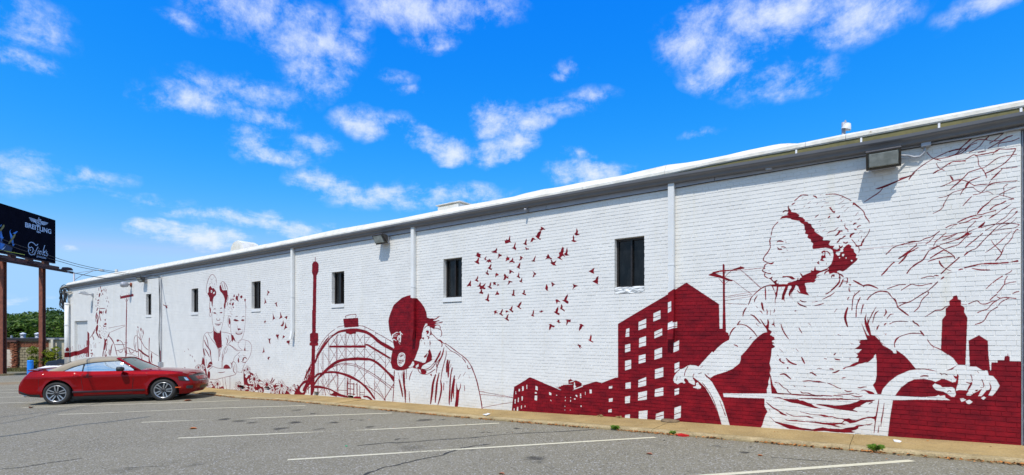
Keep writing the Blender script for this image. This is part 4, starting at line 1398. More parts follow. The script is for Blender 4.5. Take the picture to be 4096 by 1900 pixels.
t3 @N 570,690 720,710
t3 @N 580,740 720,740
W @N 760,560 800,560 810,640 780,660
W @N 870,590 920,580 970,500 985,520 960,600 1040,550 1045,600 1020,680 1040,740 980,760 1000,820 940,810 900,740 870,660 830,640
t4 @N 890,690 950,600 970,520
t4 @N 900,720 990,640 1030,570
t4 @N 900,750 1000,720
t4 @N 895,780 980,820
W @N 1060,740 1120,690 1190,620 1250,630 1310,650 1370,620 1370,640 1330,690 1380,700 1440,750 1420,780 1340,760 1420,850 1400,870 1440,950 1380,900 1340,1000 1300,990 1280,880 1250,1000 1200,990 1210,870 1150,940 1110,930 1180,820 1080,850 1060,830 1160,760
F @N 1210,710 1245,720 1280,705 1280,780 1250,820 1215,790
t3 @N 1250,820 1240,990
t3 @N 1270,820 1340,1000
t3 @N 1300,790 1420,900
t3 @N 1205,790 1120,900
W @N 700,850 760,830 740,870 870,890 920,920 860,1035 700,1040 720,900
W @N 880,890 960,850 1000,940 1040,980 960,1000 900,930
W @N 1050,930 1100,920 1150,980 1130,1010 1080,1000
W @N 1440,880 1540,900 1640,960 1600,1040 1480,1000 1520,940
W @N 1420,760 1500,770 1620,860 1660,920 1560,880 1460,830
F @N 1670,950 1650,850 1600,760 1620,740 1700,880
t6 @N 1690,930 1640,820 1620,720
t5 @N 1700,900 1740,800 1700,740
t4 @N 1600,720 1660,800
t5 @N 1560,770 1640,800
F @N 1640,960 1700,880 1780,760 1880,640 1960,605 2040,620 2040,680 1960,690 1880,740 1810,830 1790,920 1870,980 1960,860 1990,700 2060,560 2130,440 2130,600 2000,850 1910,1050 1640,1040
t6 @N 1920,600 2000,400 2130,120
F @N 1990,620 2050,480 2130,280 2130,380 2060,550 2020,640
t3 @N 1985,300 1985,1000
t3 @N 2050,300 2050,1000
t3 @N 1880,560 1880,900
t4 @N 2000,900 2050,830 2120,790
# flowers lower left (frame W2)
F @W2 1060,320 1100,330 1160,350 1200,400 1220,440 1260,470 1300,520 1350,540 1440,570 1180,535 1060,520
W @W2 1085,350 1130,340 1160,350 1150,390 1200,400 1170,430 1210,450 1180,470 1160,520 1120,470 1110,530 1080,480
t3 @W2 1100,420 1150,400
t3 @W2 1100,440 1160,460
t4 @W2 1100,340 1110,420
W @W2 1230,370 1290,345 1340,360 1360,400 1320,430 1360,470 1330,490 1340,530 1300,480 1290,540 1260,500 1240,480 1250,430 1220,420
F @W2 1275,390 1300,385 1305,430 1280,440
t3 @W2 1290,440 1290,530
t3 @W2 1280,420 1240,440
t3 @W2 1300,420 1340,440
f @W2 1370,450 1405,460 1410,560 1330,550
F @W2 1700,350 1740,400 1720,470 1600,520 1530,560 1620,590 1750,600 1800,540 1730,500 1720,400
W @W2 1640,370 1680,340 1700,400 1690,440 1640,420
W @W2 1600,460 1680,450 1700,480 1620,490
W @W2 1620,510 1700,500 1720,530 1640,560
W @W2 1560,540 1600,530 1600,560 1550,570
t4 @W2 1680,450 1650,370
t4 @W2 1700,460 1740,370
t4 @W2 1680,480 1600,470
s2.6 @W2 860,110 880,70 930,40 950,50 940,110 970,140 940,190
t4 @W2 925,90 870,120
t4 @W2 925,100 880,170
t4 @W2 930,110 910,190
t4 @W2 925,90 890,60
F @W2 920,80 935,70 940,110 925,115
f @W2 955,60 1000,0 1040,0 1060,130 1085,230 1075,310 1040,300 1000,210 990,120
W @W2 975,60 990,40 1000,100 985,110
W @W2 1010,60 1020,40 1030,90 1015,100
W @W2 1000,140 1020,130 1030,190 1010,180
W @W2 1030,170 1045,160 1060,240 1045,250
f @W2 640,130 645,110 665,85 685,110 688,133
t2.5 @M 15,815 22,830
# --- left end of the wall (frames S and T)
f @T 85,885 160,870 240,832 330,810 400,780 455,745 515,712 522,700 520,570 525,465 550,425 585,470 585,560 578,935 512,935 515,850 515,800 490,865 440,875 420,865 320,900 240,930 165,955 85,960
f @T 476,610 495,598 492,720 476,725
f @T 470,870 488,870 486,935 472,940
t2.6 @T 185,790 180,840
t2.6 @T 220,735 215,820
t2.6 @T 248,715 258,815
t2.6 @T 318,690 328,800
t2.6 @T 345,695 372,775
t2.6 @T 430,690 436,745
t2.6 @T 322,905 345,950
t2.6 @T 360,905 400,950
t2.6 @T 420,880 470,920
t3 @T 590,560 640,500 670,440 690,400
t3 @T 640,500 670,570 672,600
t2.6 @T 615,680 620,760
t2.6 @T 590,620 592,700
f @T 602,790 650,790 635,805 630,825 618,820 618,805
f @T 602,860 650,848 655,865 635,935 622,930 635,875 605,875
t3 @T 712,660 712,760
t3 @T 680,690 678,750
t3 @T 662,640 655,680
t3 @T 672,870 680,925
# bearded head left end (frame S)
F @S 640,425 650,420 652,450 642,455
F @S 655,490 668,470 675,490 660,515
F @S 615,590 622,540 638,525 640,560 628,590
F @S 595,640 612,630 620,645 605,655
F @S 595,680 612,672 615,690 600,700
t4 @S 600,540 605,560
t4 @S 615,450 618,490
t4 @S 695,455 698,490
t4 @S 715,465 716,500
t4 @S 738,465 732,500
t4 @S 665,540 690,555
t4 @S 680,520 685,550
t4 @S 650,550 660,570
t4 @S 570,610 575,640
t4 @S 735,600 730,620
t4 @S 755,600 762,620
t4 @S 765,650 782,690
t4 @S 742,640 745,670
t3 @S 760,720 755,750
t4 @S 575,715 572,745
t4 @S 598,710 605,730
t3 @S 620,740 630,745
t3 @S 610,770 680,772 720,768
F @S 580,810 590,770 602,755 600,790 590,812
F @S 565,890 580,838 592,840 585,890 585,935 570,940
F @S 590,870 605,880 615,930 600,1020 585,1015 588,960 598,930
t5 @S 570,940 572,985
F @S 620,850 632,780 642,830 670,825 668,850 640,850 632,880 645,930 655,965 648,970 630,920
F @S 640,820 660,810 672,850 655,855
F @S 682,820 692,808 692,840 682,850
F @S 718,830 735,790 742,800 738,850 725,852
t4 @S 730,775 738,790
t3 @S 688,850 680,880
F @S 698,940 712,950 735,935 728,950 722,975 712,960
F @S 698,1020 735,1000 740,1030 715,1035
t4 @S 690,1040 705,1060 735,1050
t4 @S 690,1045 720,1065
F @S 570,1100 580,1050 600,1030 608,1060 600,1120 585,1150 575,1140
t4 @S 565,1090 595,1045
t4 @S 615,1120 630,1150
t4 @S 600,1170 595,1195
t4 @S 620,1180 630,1195
t3 @S 550,1100 540,1160 510,1190
t3 @S 630,1040 650,1060
t3 @S 660,1070 668,1080
t3 @S 690,1085 698,1095
t3 @S 720,1090 728,1100
t3 @S 650,1110 660,1120
t3 @S 690,1130 700,1140
t3 @S 730,1140 735,1150
t3 @S 660,1160 670,1170
t3 @S 710,1170 718,1180
s1.5 @S 775,1085 900,1060 1040,1035
s1.5 @S 780,1160 900,1110 1040,1050
# beard, scarf and jacket (frame T)
F @T 705,400 725,330 745,295 755,320 745,380 730,430 715,420
t5 @T 720,430 735,470 780,560
F @T 780,470 800,490 805,530 835,560 820,572 795,560 785,520
t4 @T 790,400 800,440
t3 @T 830,400 835,408
t3 @T 870,380 878,388
t3 @T 900,420 905,430
t3 @T 850,450 858,455
t3 @T 880,480 885,490
t3 @T 840,500 848,508
t3 @T 910,470 915,480
t3 @T 800,370 808,378
t3 @T 920,380 925,390
t3 @T 860,520 866,528
t3 @T 930,440 940,448
F @T 875,560 890,570 905,590 930,570 945,590 920,630 905,700 895,790 862,795 875,700 882,620
f @T 905,660 930,650 925,740 930,800 940,810 915,815 908,740
t4 @T 985,460 965,510 945,550
t4 @T 960,510 1010,560 1050,620 1082,690
t2.4 @T 1080,688 1200,690 1300,688
t3 @T 1085,690 1110,800 1140,920
F @T 845,920 850,850 862,810 880,790 870,850 860,920
F @T 890,920 892,850 905,820 925,880 930,920
W @T 900,850 912,850 915,900 905,905
f @T 970,765 988,800 990,910 975,900
f @T 1000,790 1015,800 1012,900 1020,920 1000,900
t4 @T 1045,670 1020,760 1015,860
t3 @T 948,600 945,700
t3 @T 955,830 960,870
t3 @T 770,655 800,650
# poles, lamp and flowers
f @S 958,580 1170,538 1172,578 960,620
f @S 955,560 965,562 965,600 958,600
t4 @S 1038,560 1038,575
t4 @S 1066,545 1066,560
t4 @S 1097,532 1097,555
t4 @S 1143,518 1143,545
t2.4 @S 1030,612 1050,665
t2.4 @S 1100,600 1068,660
f @S 1058,605 1070,605 1066,900 1060,1195 1044,1195 1052,900
f @T 1315,0 1332,0 1328,400 1325,760 1335,850 1318,945 1300,945 1305,700 1312,300
t4 @T 1285,650 1345,655
F @T 1130,592 1172,590 1172,618 1138,632
s2.4 @T 1170,600 1220,625 1255,680 1275,740 1290,800 1298,850
s2.2 @T 1115,812 1200,795 1290,765
t2.4 @T 1160,805 1190,840 1230,835 1260,780
s3 @T 1325,750 1390,765 1460,800 1560,835
t3 @T 1370,770 1400,850 1440,855 1480,820
s1.6 @T 1320,860 1440,890 1555,930
f @T 1530,400 1538,405 1560,740 1580,1020 1568,1015 1548,760
s2 @T 1530,515 1500,515 1480,570 1475,680 1490,780
s2 @T 1515,640 1500,780 1530,850
F @T 1540,340 1555,320 1560,350 1575,345 1555,360
F @T 1600,400 1610,350 1625,380 1620,420 1630,445
F @T 1645,430 1650,385 1665,440 1668,470 1655,480
t3 @T 1545,385 1570,380
s1.6 @T 1560,400 1600,560 1620,650 1640,1040
s1.6 @T 1612,450 1610,560
s1.6 @T 1660,480 1620,600
s2.4 @T 1560,530 1620,620 1680,730 1760,800
f @T 1560,770 1600,790 1680,860 1765,915 1765,945 1650,880 1570,805
f @T 1770,560 1780,548 1787,560 1782,700 1778,900 1790,1010 1835,1080 1940,1110 1935,1150 1840,1155 1730,1080 1730,1045 1765,1045
F @T 1810,920 1825,840 1835,920 1830,1000 1840,1060 1815,1020
t4 @T 1820,950 1845,930
s1.6 @T 1790,810 1880,870 1965,920
t2.4 @T 1600,850 1615,940 1640,1040
t3 @T 1620,960 1660,1020
t4 @T 1500,995 1505,935
t3 @T 1690,880 1690,940
f @S2 1040,940 1050,940 1050,1115 1042,1118
t3 @S2 1330,920 1340,940
t3 @S2 1290,945 1298,955
t3 @S2 1350,980 1352,995
t3 @S2 1400,1040 1402,1060
F @S3 400,485 415,482 432,500 435,528 420,530 408,510
t2.6 @S3 370,470 385,485 405,490
t2 @S3 405,435 412,470
t2 @S3 420,482 450,485
# loose dashes of hair and beard
d2.6 @M2 158,130 175,75 200,48 220,55 240,90 242,150 235,200 205,165 175,160 158,190
d3.4 @M2 165,160 185,140 225,150 242,190 236,240 210,255 180,250 160,230
d2.4 @M2 280,112 305,108 330,130 342,180 330,190 300,185 280,160
d3 @M2 360,290 385,240 430,222 470,230 512,262 512,292 470,270 420,285 395,320 385,390 372,425 356,400 352,340
d2.2 @M2 378,300 400,285 400,400 380,425
d2.6 @S 600,440 660,420 740,450 760,620 720,560 660,540 640,620 620,760 575,760 565,640
d2.2 @T 790,360 940,330 960,470 920,560 850,560 800,480
d2 @M2 130,640 185,740 195,860 150,900 130,800
d2 @M2 400,800 520,780 530,840 440,920 400,860
# blooms in the flower bed
b62 @N 1640,800
b125 @N 225,275
b110 @N 350,870
b90 @N 610,935
b95 @N 130,820
b100 @N 970,900
b90 @N 1110,960
b110 @N 1500,900
b185 @N 425,570
b190 @N 800,730
b185 @N 1245,770
f @W2 840,190 880,150 960,150 1010,230 1050,300 1060,340 1000,330 950,260
f @W2 1060,520 1060,470 1140,480 1250,500 1330,470 1405,470 1440,570 1300,560 1180,540
f @W2 1530,560 1560,530 1640,520 1720,540 1800,560 1800,605 1700,600
b75 @W2 925,95
b60 @W2 1010,90
b60 @W2 1000,190
b55 @W2 1040,260
b105 @W2 1095,430
b100 @W2 1290,410
b50 @W2 1380,530
b105 @W2 1690,450
b60 @W2 1580,560
b60 @W2 1780,560
F @K 180,765 190,830 192,900 182,960 175,900 170,830
'''
# ------------------------------------------------------------------ mural: flat paint, rasterised from the traced outlines in wall metres
MX0, MX1, MZ0, MZ1 = -41.2, 1.5, -1.3, 4.4
def make_mural_image(x0, x1, W, H):
    img = np.zeros((H, W), np.uint8)
    def to_img(p):
        a = (p[:,0]-CX)/F_PX; b = -(p[:,1]-Y_HOR)/F_PX
        t = D/(a*N2[0]+N2[1])
        X = (a*W2[0]+W2[1])*t; Z = EYE+b*t
        return np.stack([(X-x0)/(x1-x0)*W, (Z-MZ0)/(MZ1-MZ0)*H], 1)
    paint_mural(MURAL, img, to_img)
    f = img.astype(np.float32)
    g = f.copy()                                     # brushed edges are not razor sharp
    g[1:-1,1:-1] = (f[1:-1,1:-1]*4+f[:-2,1:-1]+f[2:,1:-1]+f[1:-1,:-2]+f[1:-1,2:])/8
    im = bpy.data.images.new('mural_mask', W, H, alpha=False, float_buffer=False); im.colorspace_settings.name = 'Non-Color'
    px = np.ones((H, W, 4), np.float32); px[...,0] = g; px[...,1] = g; px[...,2] = g
    im.pixels.foreach_set(px.ravel()); im.update(); im.pack()
    return (im, x0, x1)
XS = -9.0
MURAL_IMGS = [make_mural_image(MX0, XS, 4600, 1030), make_mural_image(XS, MX1, 3500, 1700)]

def wall_paint(name, white, bump=.35, dirt=True, mural=True, rough=.55):
    t = NT(name); P = t.pos()
    sep = t.n('ShaderNodeSeparateXYZ'); t.link(P, sep.inputs[0]); x, y, z = sep.outputs
    f1 = t.noise(P, 2.2, 5, .6); f2 = t.noise(P, 26, 4, .6)
    wcol = t.mix(t.ramp(f1, .3, .72), tuple(c*.93 for c in white), tuple(min(.9, c*1.04) for c in white))
    wcol = t.mix(t.ramp(f2, .62, .8, 0, .12), wcol, (.52, .53, .55))
    if dirt:
        # run-off streaks and dust kicked up on the lowest courses
        st = t.noise(t.scale(P, (3.1, 3.1, .13)), 1.0, 6, .65)
        wcol = t.mix(t.math('MULTIPLY', t.ramp(st, .56, .78), .34), wcol, (.60, .56, .42))
        gn = t.noise(P, 4, 5, .7)
        low = t.ramp(t.math('ADD', z, t.math('MULTIPLY', t.math('SUBTRACT', .0, x), .0185)), .15, .62, 1, 0)
        wcol = t.mix(t.math('MULTIPLY', t.math('MULTIPLY', low, t.ramp(gn, .35, .7)), .35), wcol, (.50, .42, .30))
        sp = t.noise(t.scale(P, (1, 1, 1.6)), 17, 2, .5)
        wcol = t.mix(t.ramp(sp, .765, .79, 0, .55), wcol, (.12, .11, .12))
    if mural:
        v = t.math('DIVIDE', t.math('SUBTRACT', z, MZ0), MZ1-MZ0); cov = []
        for im_, a_, b_ in MURAL_IMGS:
            u = t.math('DIVIDE', t.math('SUBTRACT', x, a_), b_-a_)
            c = t.n('ShaderNodeCombineXYZ'); t.link(u, c.inputs[0]); t.link(v, c.inputs[1])
            im = t.n('ShaderNodeTexImage', image=im_, interpolation='Linear', extension='CLIP'); t.link(c.outputs[0], im.inputs[0]); cov.append(im.outputs['Color'])
        mk = t.math('MULTIPLY', t.math('MAXIMUM', cov[0], cov[1]), t.ramp(t.noise(P, 60, 3), .0, .34, .8, 1))
        r1 = t.noise(t.scale(P, (1.2, 1.2, 2.6)), 3.4, 6, .62); r2 = t.noise(P, 1.1, 3, .5); r3 = t.noise(P, 90, 2, .5)
        red = t.mix(t.ramp(r1, .36, .66), (.125, .004, .010), (.26, .0065, .014))
        red = t.mix(t.ramp(r2, .60, .76, 0, .55), red, (.33, .010, .018))
        red = t.mix(t.ramp(r3, .66, .8, 0, .25), red, (.42, .08, .11))
        wcol = t.mix(mk, wcol, red)
    t.base(wcol); t.rough(rough); t.b.inputs['Specular IOR Level'].default_value = .16
    t.bump(t.math('ADD', t.noise(P, 70, 4, .6), t.math('MULTIPLY', t.noise(P, 14, 3), 1.6)), bump, .004)
    return t.m
M_WALL = wall_paint('painted_brick', (.735, .725, .695))
M_TRIM = wall_paint('painted_trim', (.70, .71, .705), bump=.1)
M_FASC = plain('painted_fascia', (.33, .335, .37), .55, 0, .1, 3, .2)
M_GUT = plain('gutter_metal', (.135, .135, .142), .3, 0, .07, 5)
M_OLIVE = plain('olive_flashing', (.17, .145, .045), .5, 0, .25, 7)
def roof_mat():
    t = NT('roof_membrane'); P = t.pos()
    c = t.mix(t.ramp(t.noise(P, 3, 6, .65), .35, .7), (.60, .565, .47), (.78, .765, .71))
    cr = t.noise(t.scale(P, (2.2, 2.2, 9)), 2.6, 8, .75, 1.2)
    c = t.mix(t.ramp(cr, .60, .66, 0, .8), c, (.40, .32, .20))
    t.base(c); t.rough(.6); t.bump(t.noise(P, 12, 5), .4, .02); return t.m
M_ROOF = roof_mat()
M_FRAME = plain('bronze_window_frame', (.028, .022, .02), .35, .3, .3, 9)
def pane_mat():
    t = NT('dirty_glass'); P = t.pos()
    c = t.mix(t.ramp(t.noise(t.scale(P, (3, 3, 1.2)), 2, 5, .6), .45, .75), (.003, .0035, .004), (.016, .018, .019))
    t.base(c); t.rough(t.ramp(t.noise(P, 5), .4, .7, .06, .3)); t.b.inputs['Specular IOR Level'].default_value = .3; return t.m
M_PANE = pane_mat()
M_DOORP = wall_paint('painted_door', (.60, .61, .60), bump=.08)
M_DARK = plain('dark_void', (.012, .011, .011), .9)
M_BRONZE = plain('bronze_lamp_metal', (.075, .068, .06), .5, .3, .3, 12)
M_GREY = plain('grey_galvanised', (.36, .37, .40), .5, .2, .15, 10)
M_CABLE = plain('black_cable', (.012, .012, .013), .6)
def lens_mat():
    t = NT('prismatic_lens'); P = t.pos()
    w = t.n('ShaderNodeTexWave', wave_type='BANDS'); w.inputs['Scale'].default_value = 60; t.link(P, w.inputs['Vector'])
    t.base(t.mix(t.ramp(t.noise(P, 9, 5), .3, .7), (.20, .215, .195), (.34, .355, .325))); t.rough(.16)
    t.bump(w.outputs['Fac'], .12, .003); return t.m
M_LENS = lens_mat()

WX0 = wx(270); WX1 = 1.29
WTOP = EYE+2.69
ROOFZ = EYE+2.93
bld = thing('white_building', 'long low white painted brick building with a dark red mural along its side wall', 'building', (WX0, 0, 0))
bld.location = (0,0,0)

# openings: (x0, x1, z0, z1, kind)
WZT, WZB = EYE+1.885, EYE+1.885-14*.0677
CO = .0677
wins = [(2458,2577.5),(1773.5,1847.5),(1326,1378),(1006,1042.6),(765.3,793.3),(584.5,604.6)]
openings = []
for a, b in wins:
    c = (wx(a)+wx(b))/2
    openings.append([c-.306, c+.306, WZB-2*CO, WZT, 'window'])
dx0, dx1 = wx(298), wx(349.6)
DZT = WZT-round((WZT-(EYE+.79))/CO)*CO
openings.append([dx0, dx1, -1.25, DZT, 'door'])
for (a, b, t_, b_) in ((953,975,1539,1560),(1059,1077,1549,1560),(1256,1273,1568.5,1576),(1391,1413,1580.5,1588.5)):
    zt = on_wall((a+b)/2, t_)[1]; zb = on_wall((a+b)/2, b_)[1]
    kt = round((WZT-zt)/CO); kb = max(kt+2, round((WZT-zb)/CO))
    openings.append([wx(a), wx(b), WZT-kb*CO, WZT-kt*CO, 'vent'])

def brickwork():
    rnd = np.random.RandomState(7)
    LS = .2056; J = .0076
    rows_top = math.ceil((WTOP-WZT)/CO); rows_bot = math.ceil((WZT+1.25)/CO)
    full = []; clip = []
    for k in range(-rows_top, rows_bot):
        zt = WZT-k*CO; zb = zt-CO+J
        if zt > WTOP+.02: continue
        header = (k % 6 == 1)
        pitch = LS/2 if header else LS
        x = WX0+.001; first = True
        off = pitch*(.5 if k % 2 else 0)
        edges = [WX0]
        xx = WX0+(off if off > 0 else pitch)
        while xx < WX1-.04: edges.append(xx+rnd.uniform(-.006, .006)); xx += pitch
        edges.append(WX1)
        zc = (zt+zb)/2
        holes = [(o[0], o[1]) for o in openings if o[2]-.001 < zc < o[3]+.001]
        for a, b in zip(edges[:-1], edges[1:]):
            a0, b0 = a+J/2, b-J/2
            if zt < walk_z((a+b)/2)-.16: continue
            segs = [(a0, b0)]; cut = False
            for h0, h1 in holes:
                ns = []
                for (p, q) in segs:
                    if q <= h0 or p >= h1: ns.append((p, q)); 
                    else:
                        cut = True
                        if p < h0-.02: ns.append((p, h0))
                        if q > h1+.02: ns.append((h1, q))
                    if abs(q-h0) < .03 or abs(p-h1) < .03: cut = True
                segs = ns
            for (p, q) in segs:
                fill_ = min(1., max(0., .45+mnoise.noise(Vector((p*.9, zt*2.2, 0)))*.9+rnd.uniform(-.35,.35)))
                (clip if cut else full).append((p-(0 if cut else rnd.uniform(0,.0043)*fill_*1.05), q+(0 if cut else rnd.uniform(.001,.0043)*fill_), zb-.0068*fill_*rnd.uniform(.5,1.05), zt+rnd.uniform(-.0008,.0008), header, rnd.uniform(-.0017, .0017)))
    # the 300 that show largest become bricks of their own
    def score(b):
        xc = (b[0]+b[1])/2; zc = (b[2]+b[3])/2
        r = np.array([xc, D]); fw = r[0]*W2[1]+r[1]*N2[1]; rt = r[0]*W2[0]+r[1]*N2[0]
        px = CX+F_PX*rt/fw; py = Y_HOR-F_PX*(zc-EYE)/fw
        wd_ = abs((b[1]-b[0])/fw*(W2[0]-rt/fw*W2[1]))
        if px > 4070 or py < 0 or zc < walk_z(xc)+.02 or b[4]: return 0
        if abs((b[1]-b[0])-(LS-J)) > .02: return 0
        return wd_*(b[3]-b[2])/fw
    sc = np.array([score(b) for b in full]); idx = set(np.argsort(-sc)[:300].tolist())
    idx = {i for i in idx if sc[i] > 0}
    def unit(w, h, dep=.010, e=.0028, r=.004):
        return ([(0,dep,0),(w,dep,0),(w,dep,h),(0,dep,h),(e,0,e),(w-e,0,e),(w-e,0,h-e),(e,0,h-e)],
                [(4,5,6,7),(0,1,5,4),(1,2,6,5),(2,3,7,6),(3,0,4,7)])
    w0, h0 = LS-J, CO-J
    v, f = unit(w0, h0); shared = bpy.data.meshes.new('brick'); shared.from_pydata(v, [], f); shared.materials.append(M_WALL)
    big = MB()
    for i, b in enumerate(full):
        if i in idx:
            o = bpy.data.objects.new('brick', shared); COL.objects.link(o); o.parent = bld
            o.location = (b[0], b[5]*1.3, b[2]); o.scale = ((b[1]-b[0])/w0, 1, (b[3]-b[2])/h0)
            o.rotation_euler = (rnd.uniform(-.012,.012), 0, rnd.uniform(-.004,.004))
        else:
            v, f = unit(b[1]-b[0], b[3]-b[2]); big.add([(p[0]+b[0], p[1]+b[5], p[2]+b[2]) for p in v], f)
    for b in clip:
        v, f = unit(b[1]-b[0], b[3]-b[2], dep=.115, e=.0015); big.add([(p[0]+b[0], p[1]+b[5]*.5, p[2]+b[2]) for p in v], f)
    o = big.build('brickwork', M_WALL, bld); o['kind'] = 'stuff'
    # mortar sheet behind, with the openings left out
    ms = MB(); xs = sorted({WX0, WX1, *[v for o_ in openings for v in (o_[0]-.004, o_[1]+.004)]})
    for a, b in zip(xs[:-1], xs[1:]):
        mid = (a+b)/2; z = -1.25
        for o_ in sorted([q for q in openings if q[0]-.004 <= mid <= q[1]+.004], key=lambda q: q[2]):
            if o_[2]-.004 > z: ms.quad((a,.0056,z),(b,.0056,z),(b,.0056,o_[2]-.004),(a,.0056,o_[2]-.004))
            z = o_[3]+.004
        ms.quad((a,.0056,z),(b,.0056,z),(b,.0056,ROOFZ-.02),(a,.0056,ROOFZ-.02))
    for o_ in openings:
        a, b, c, d = o_[0]-.004, o_[1]+.004, o_[2]-.004, o_[3]+.004
        for q in (((a,.008,c),(a,.25,c),(a,.25,d),(a,.008,d)), ((b,.008,c),(b,.25,c),(b,.25,d),(b,.008,d)), ((a,.008,d),(b,.008,d),(b,.25,d),(a,.25,d)), ((a,.008,c),(b,.008,c),(b,.25,c),(a,.25,c))): ms.quad(*q)
    ms.build('wall', M_WALL, bld)
    body = MB().box(WX0, 13, .252, 24, -1.6, ROOFZ-.05); body.box(WX0-.0, WX0+.02, .0, .252, -1.6, WTOP+.2); body.box(WX1+.01, 13, .02, .252, -1.6, ROOFZ-.05)
    body.build('rear_wall', plain('plain_white_wall', (.70,.72,.75), .6), bld)
brickwork()

# windows
for i, o_ in enumerate(openings):
    a, b, c, d, kind = o_
    if kind == 'window':
        zb = WZB
        f = MB(); y0, y1 = .10, .16; t_ = .038
        f.box(a+.002, a+t_, y0, y1, zb+.002, d-.002); f.box(b-t_, b-.002, y0, y1, zb+.002, d-.002)
        f.box(a+t_, b-t_, y0, y1, d-t_, d-.002); f.box(a+t_, b-t_, y0, y1, zb+.002, zb+.03)
        m_ = (a+b)/2+.01
        w = f.build('window', M_FRAME, bld, bevel=.002, seg=1)
        MB().box(m_-.016, m_+.016, y0-.012, y1-.002, zb+.03, d-t_).build('mullion', M_FRAME, w)
        MB().box(a+t_, m_-.016, y0+.03, y0+.036, zb+.03, d-t_).build('pane', M_PANE, w)
        MB().box(m_+.016, b-t_, y0+.042, y0+.048, zb+.03, d-t_).build('pane', M_PANE, w)
        MB().box(a-.002, b+.002, .085, .2, d-.012, d-.0015).build('lintel', M_BRONZE, w)
        if i == 0:                                                # the broken sill: rough stone instead of a projecting one
            s = MB().box(a+.003, b-.003, .004, .24, WZB-2*CO+.01, WZB-.001)
            so = s.build('sill', M_TRIM, w)
            bm = bmesh.new(); bm.from_mesh(so.data); bmesh.ops.subdivide_edges(bm, edges=bm.edges, cuts=9, use_grid_fill=True)
            for v in bm.verts:
                n_ = mnoise.noise(v.co*18)*.5+mnoise.noise(v.co*47)*.5
                v.co.y += (n_*.045 if v.co.y < .06 else 0); v.co.z += (n_*.02 if v.co.z > WZB-.02 else 0)
            bm.to_mesh(so.data); bm.free()
        else:
            s = MB()
            s.prism([(-.022, WZB-2*CO+.012), (-.022, WZB-.014), (.24, WZB-.001), (.24, WZB-2*CO+.012)], a-.008, b+.004)
            s.build('sill', M_TRIM, w, bevel=.004, seg=1)
    elif kind == 'door':
        dr = MB().box(a+.003, b-.003, .10, .16, d-.10, d-.003)
        dr.box(a+.003, a+.05, .10, .16, c, d-.10); dr.box(b-.05, b-.003, .10, .16, c, d-.10)
        do = dr.build('door_frame', M_DOORP, bld, bevel=.003, seg=1)
        mid = (a+b)/2
        for p, q in ((a+.054, mid-.004), (mid+.004, b-.054)):
            lf = MB().box(p, q, .118, .158, c, d-.104).build('door', M_DOORP, bld, bevel=.003, seg=1)
            lf['label'] = 'grey white leaf of the double door'
            MB().box(p+.03, p+.05, .105, .118, 0.35, .5).build('handle', M_GREY, lf)
    else:
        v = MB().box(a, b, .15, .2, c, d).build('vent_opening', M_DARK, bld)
        MB().box(a-.01, b+.01, -.006, .1, c-.03, c-.002).build('vent_ledge', M_TRIM, v)

# eaves: fascia, gutter, roof edge
def extrude_x(xs, prof, name, mat, parent, closed=True, smooth=False):
    mb = MB(); P = [prof(x) for x in xs]; n = len(P[0])
    for x, pr in zip(xs, P):
        for (y, z) in pr: mb.v.append((x, y, z))
    for i in range(len(xs)-1):
        for k in range(n if closed else n-1):
            a = i*n+k; b = i*n+(k+1) % n; mb.f.append((a, b, b+n, a+n))
    if closed: mb.f.append(tuple(range(n))); mb.f.append(tuple((len(xs)-1)*n+k for k in range(n))[::-1])
    return mb.build(name, mat, parent, smooth)
GX0, GX1 = wx(257, -.12), 6.
joints = [GX0+.02]+[-36,-31,-26.2,-21.5,-17.2,-13.4,-9.6,-6.1,-2.6,.7,4.,6.]
for a, b in zip(joints[:-1], joints[1:]):
    MB().box(a+.004, b-.004, -.028, .006, EYE+2.695, EYE+2.94).build('fascia_board', M_FASC, bld, bevel=.003, seg=1)
M_CAV = M_CABLE
gz = lambda x: EYE-.14+float(np.interp(x, [-7,-4.5,-3,-1.6,-.5,.45,1.3,6], [2.938,2.925,2.905,2.876,2.859,2.857,2.88,2.89]))
def gprof(x):
    z = gz(x); return [(-.030,z+.135),(-.030,z),(-.108,z),(-.122,z+.012),(-.130,z+.045),(-.148,z+.068),(-.172,z+.082),(-.182,z+.098),(-.187,z+.14),(-.179,z+.14),(-.175,z+.104),(-.166,z+.09),(-.142,z+.074),(-.124,z+.05),(-.116,z+.018),(-.105,z+.007),(-.036,z+.006),(-.036,z+.135)]
gut = extrude_x(list(np.linspace(GX0, GX1, 40)), gprof, 'gutter', M_GUT, bld)
MB().box(GX0-.004, GX0, -.178, -.03, gz(-40)+.001, gz(-40)+.138).build('gutter_end', M_GUT, gut)
def oprof(x):
    z0 = gz(x)+.012; return [(-.0362,z0),(-.042,z0),(-.044,RB(x)-.004),(-.034,RB(x)-.004)]
def RB(x): return EYE+float(np.interp(x, [-6,-3.4,-2.6,6], [2.946,2.952,2.975,2.975]))
extrude_x(list(np.linspace(-4.5, GX1, 40)), oprof, 'drip_flashing', M_OLIVE, bld)
for px in (3183, 3444, 3757, 4087):
    x = wx(px, -.1); z = gz(x)
    MB().box(x-.012, x+.012, -.184, -.043, z+.134, z+.140).box(x-.013, x+.013, -.055, -.043, z+.14, RB(x)-.006).build('gutter_strap', plain('white_strap', (.8,.8,.8)), gut)
TOP = [(262,1134),(465,1089),(512,1081),(646,1056),(780,1031),(900,1010),(1034,983),(1168,957),(1257,938),(1346,919),(1458,899.5),(1600,875),(1734,847.5),(1868,821.5),(2046,789.5),(2091,777),(2171,759),(2238,749),(2334,730),(2486,704),(2579,682),(2669,661),(2736,654),(2803,643),(2900,624),(2979,605),(3112,578.5),(3166,574.5),(3190,576),(3365,541),(3500,516),(3796,457),(4096,401)]
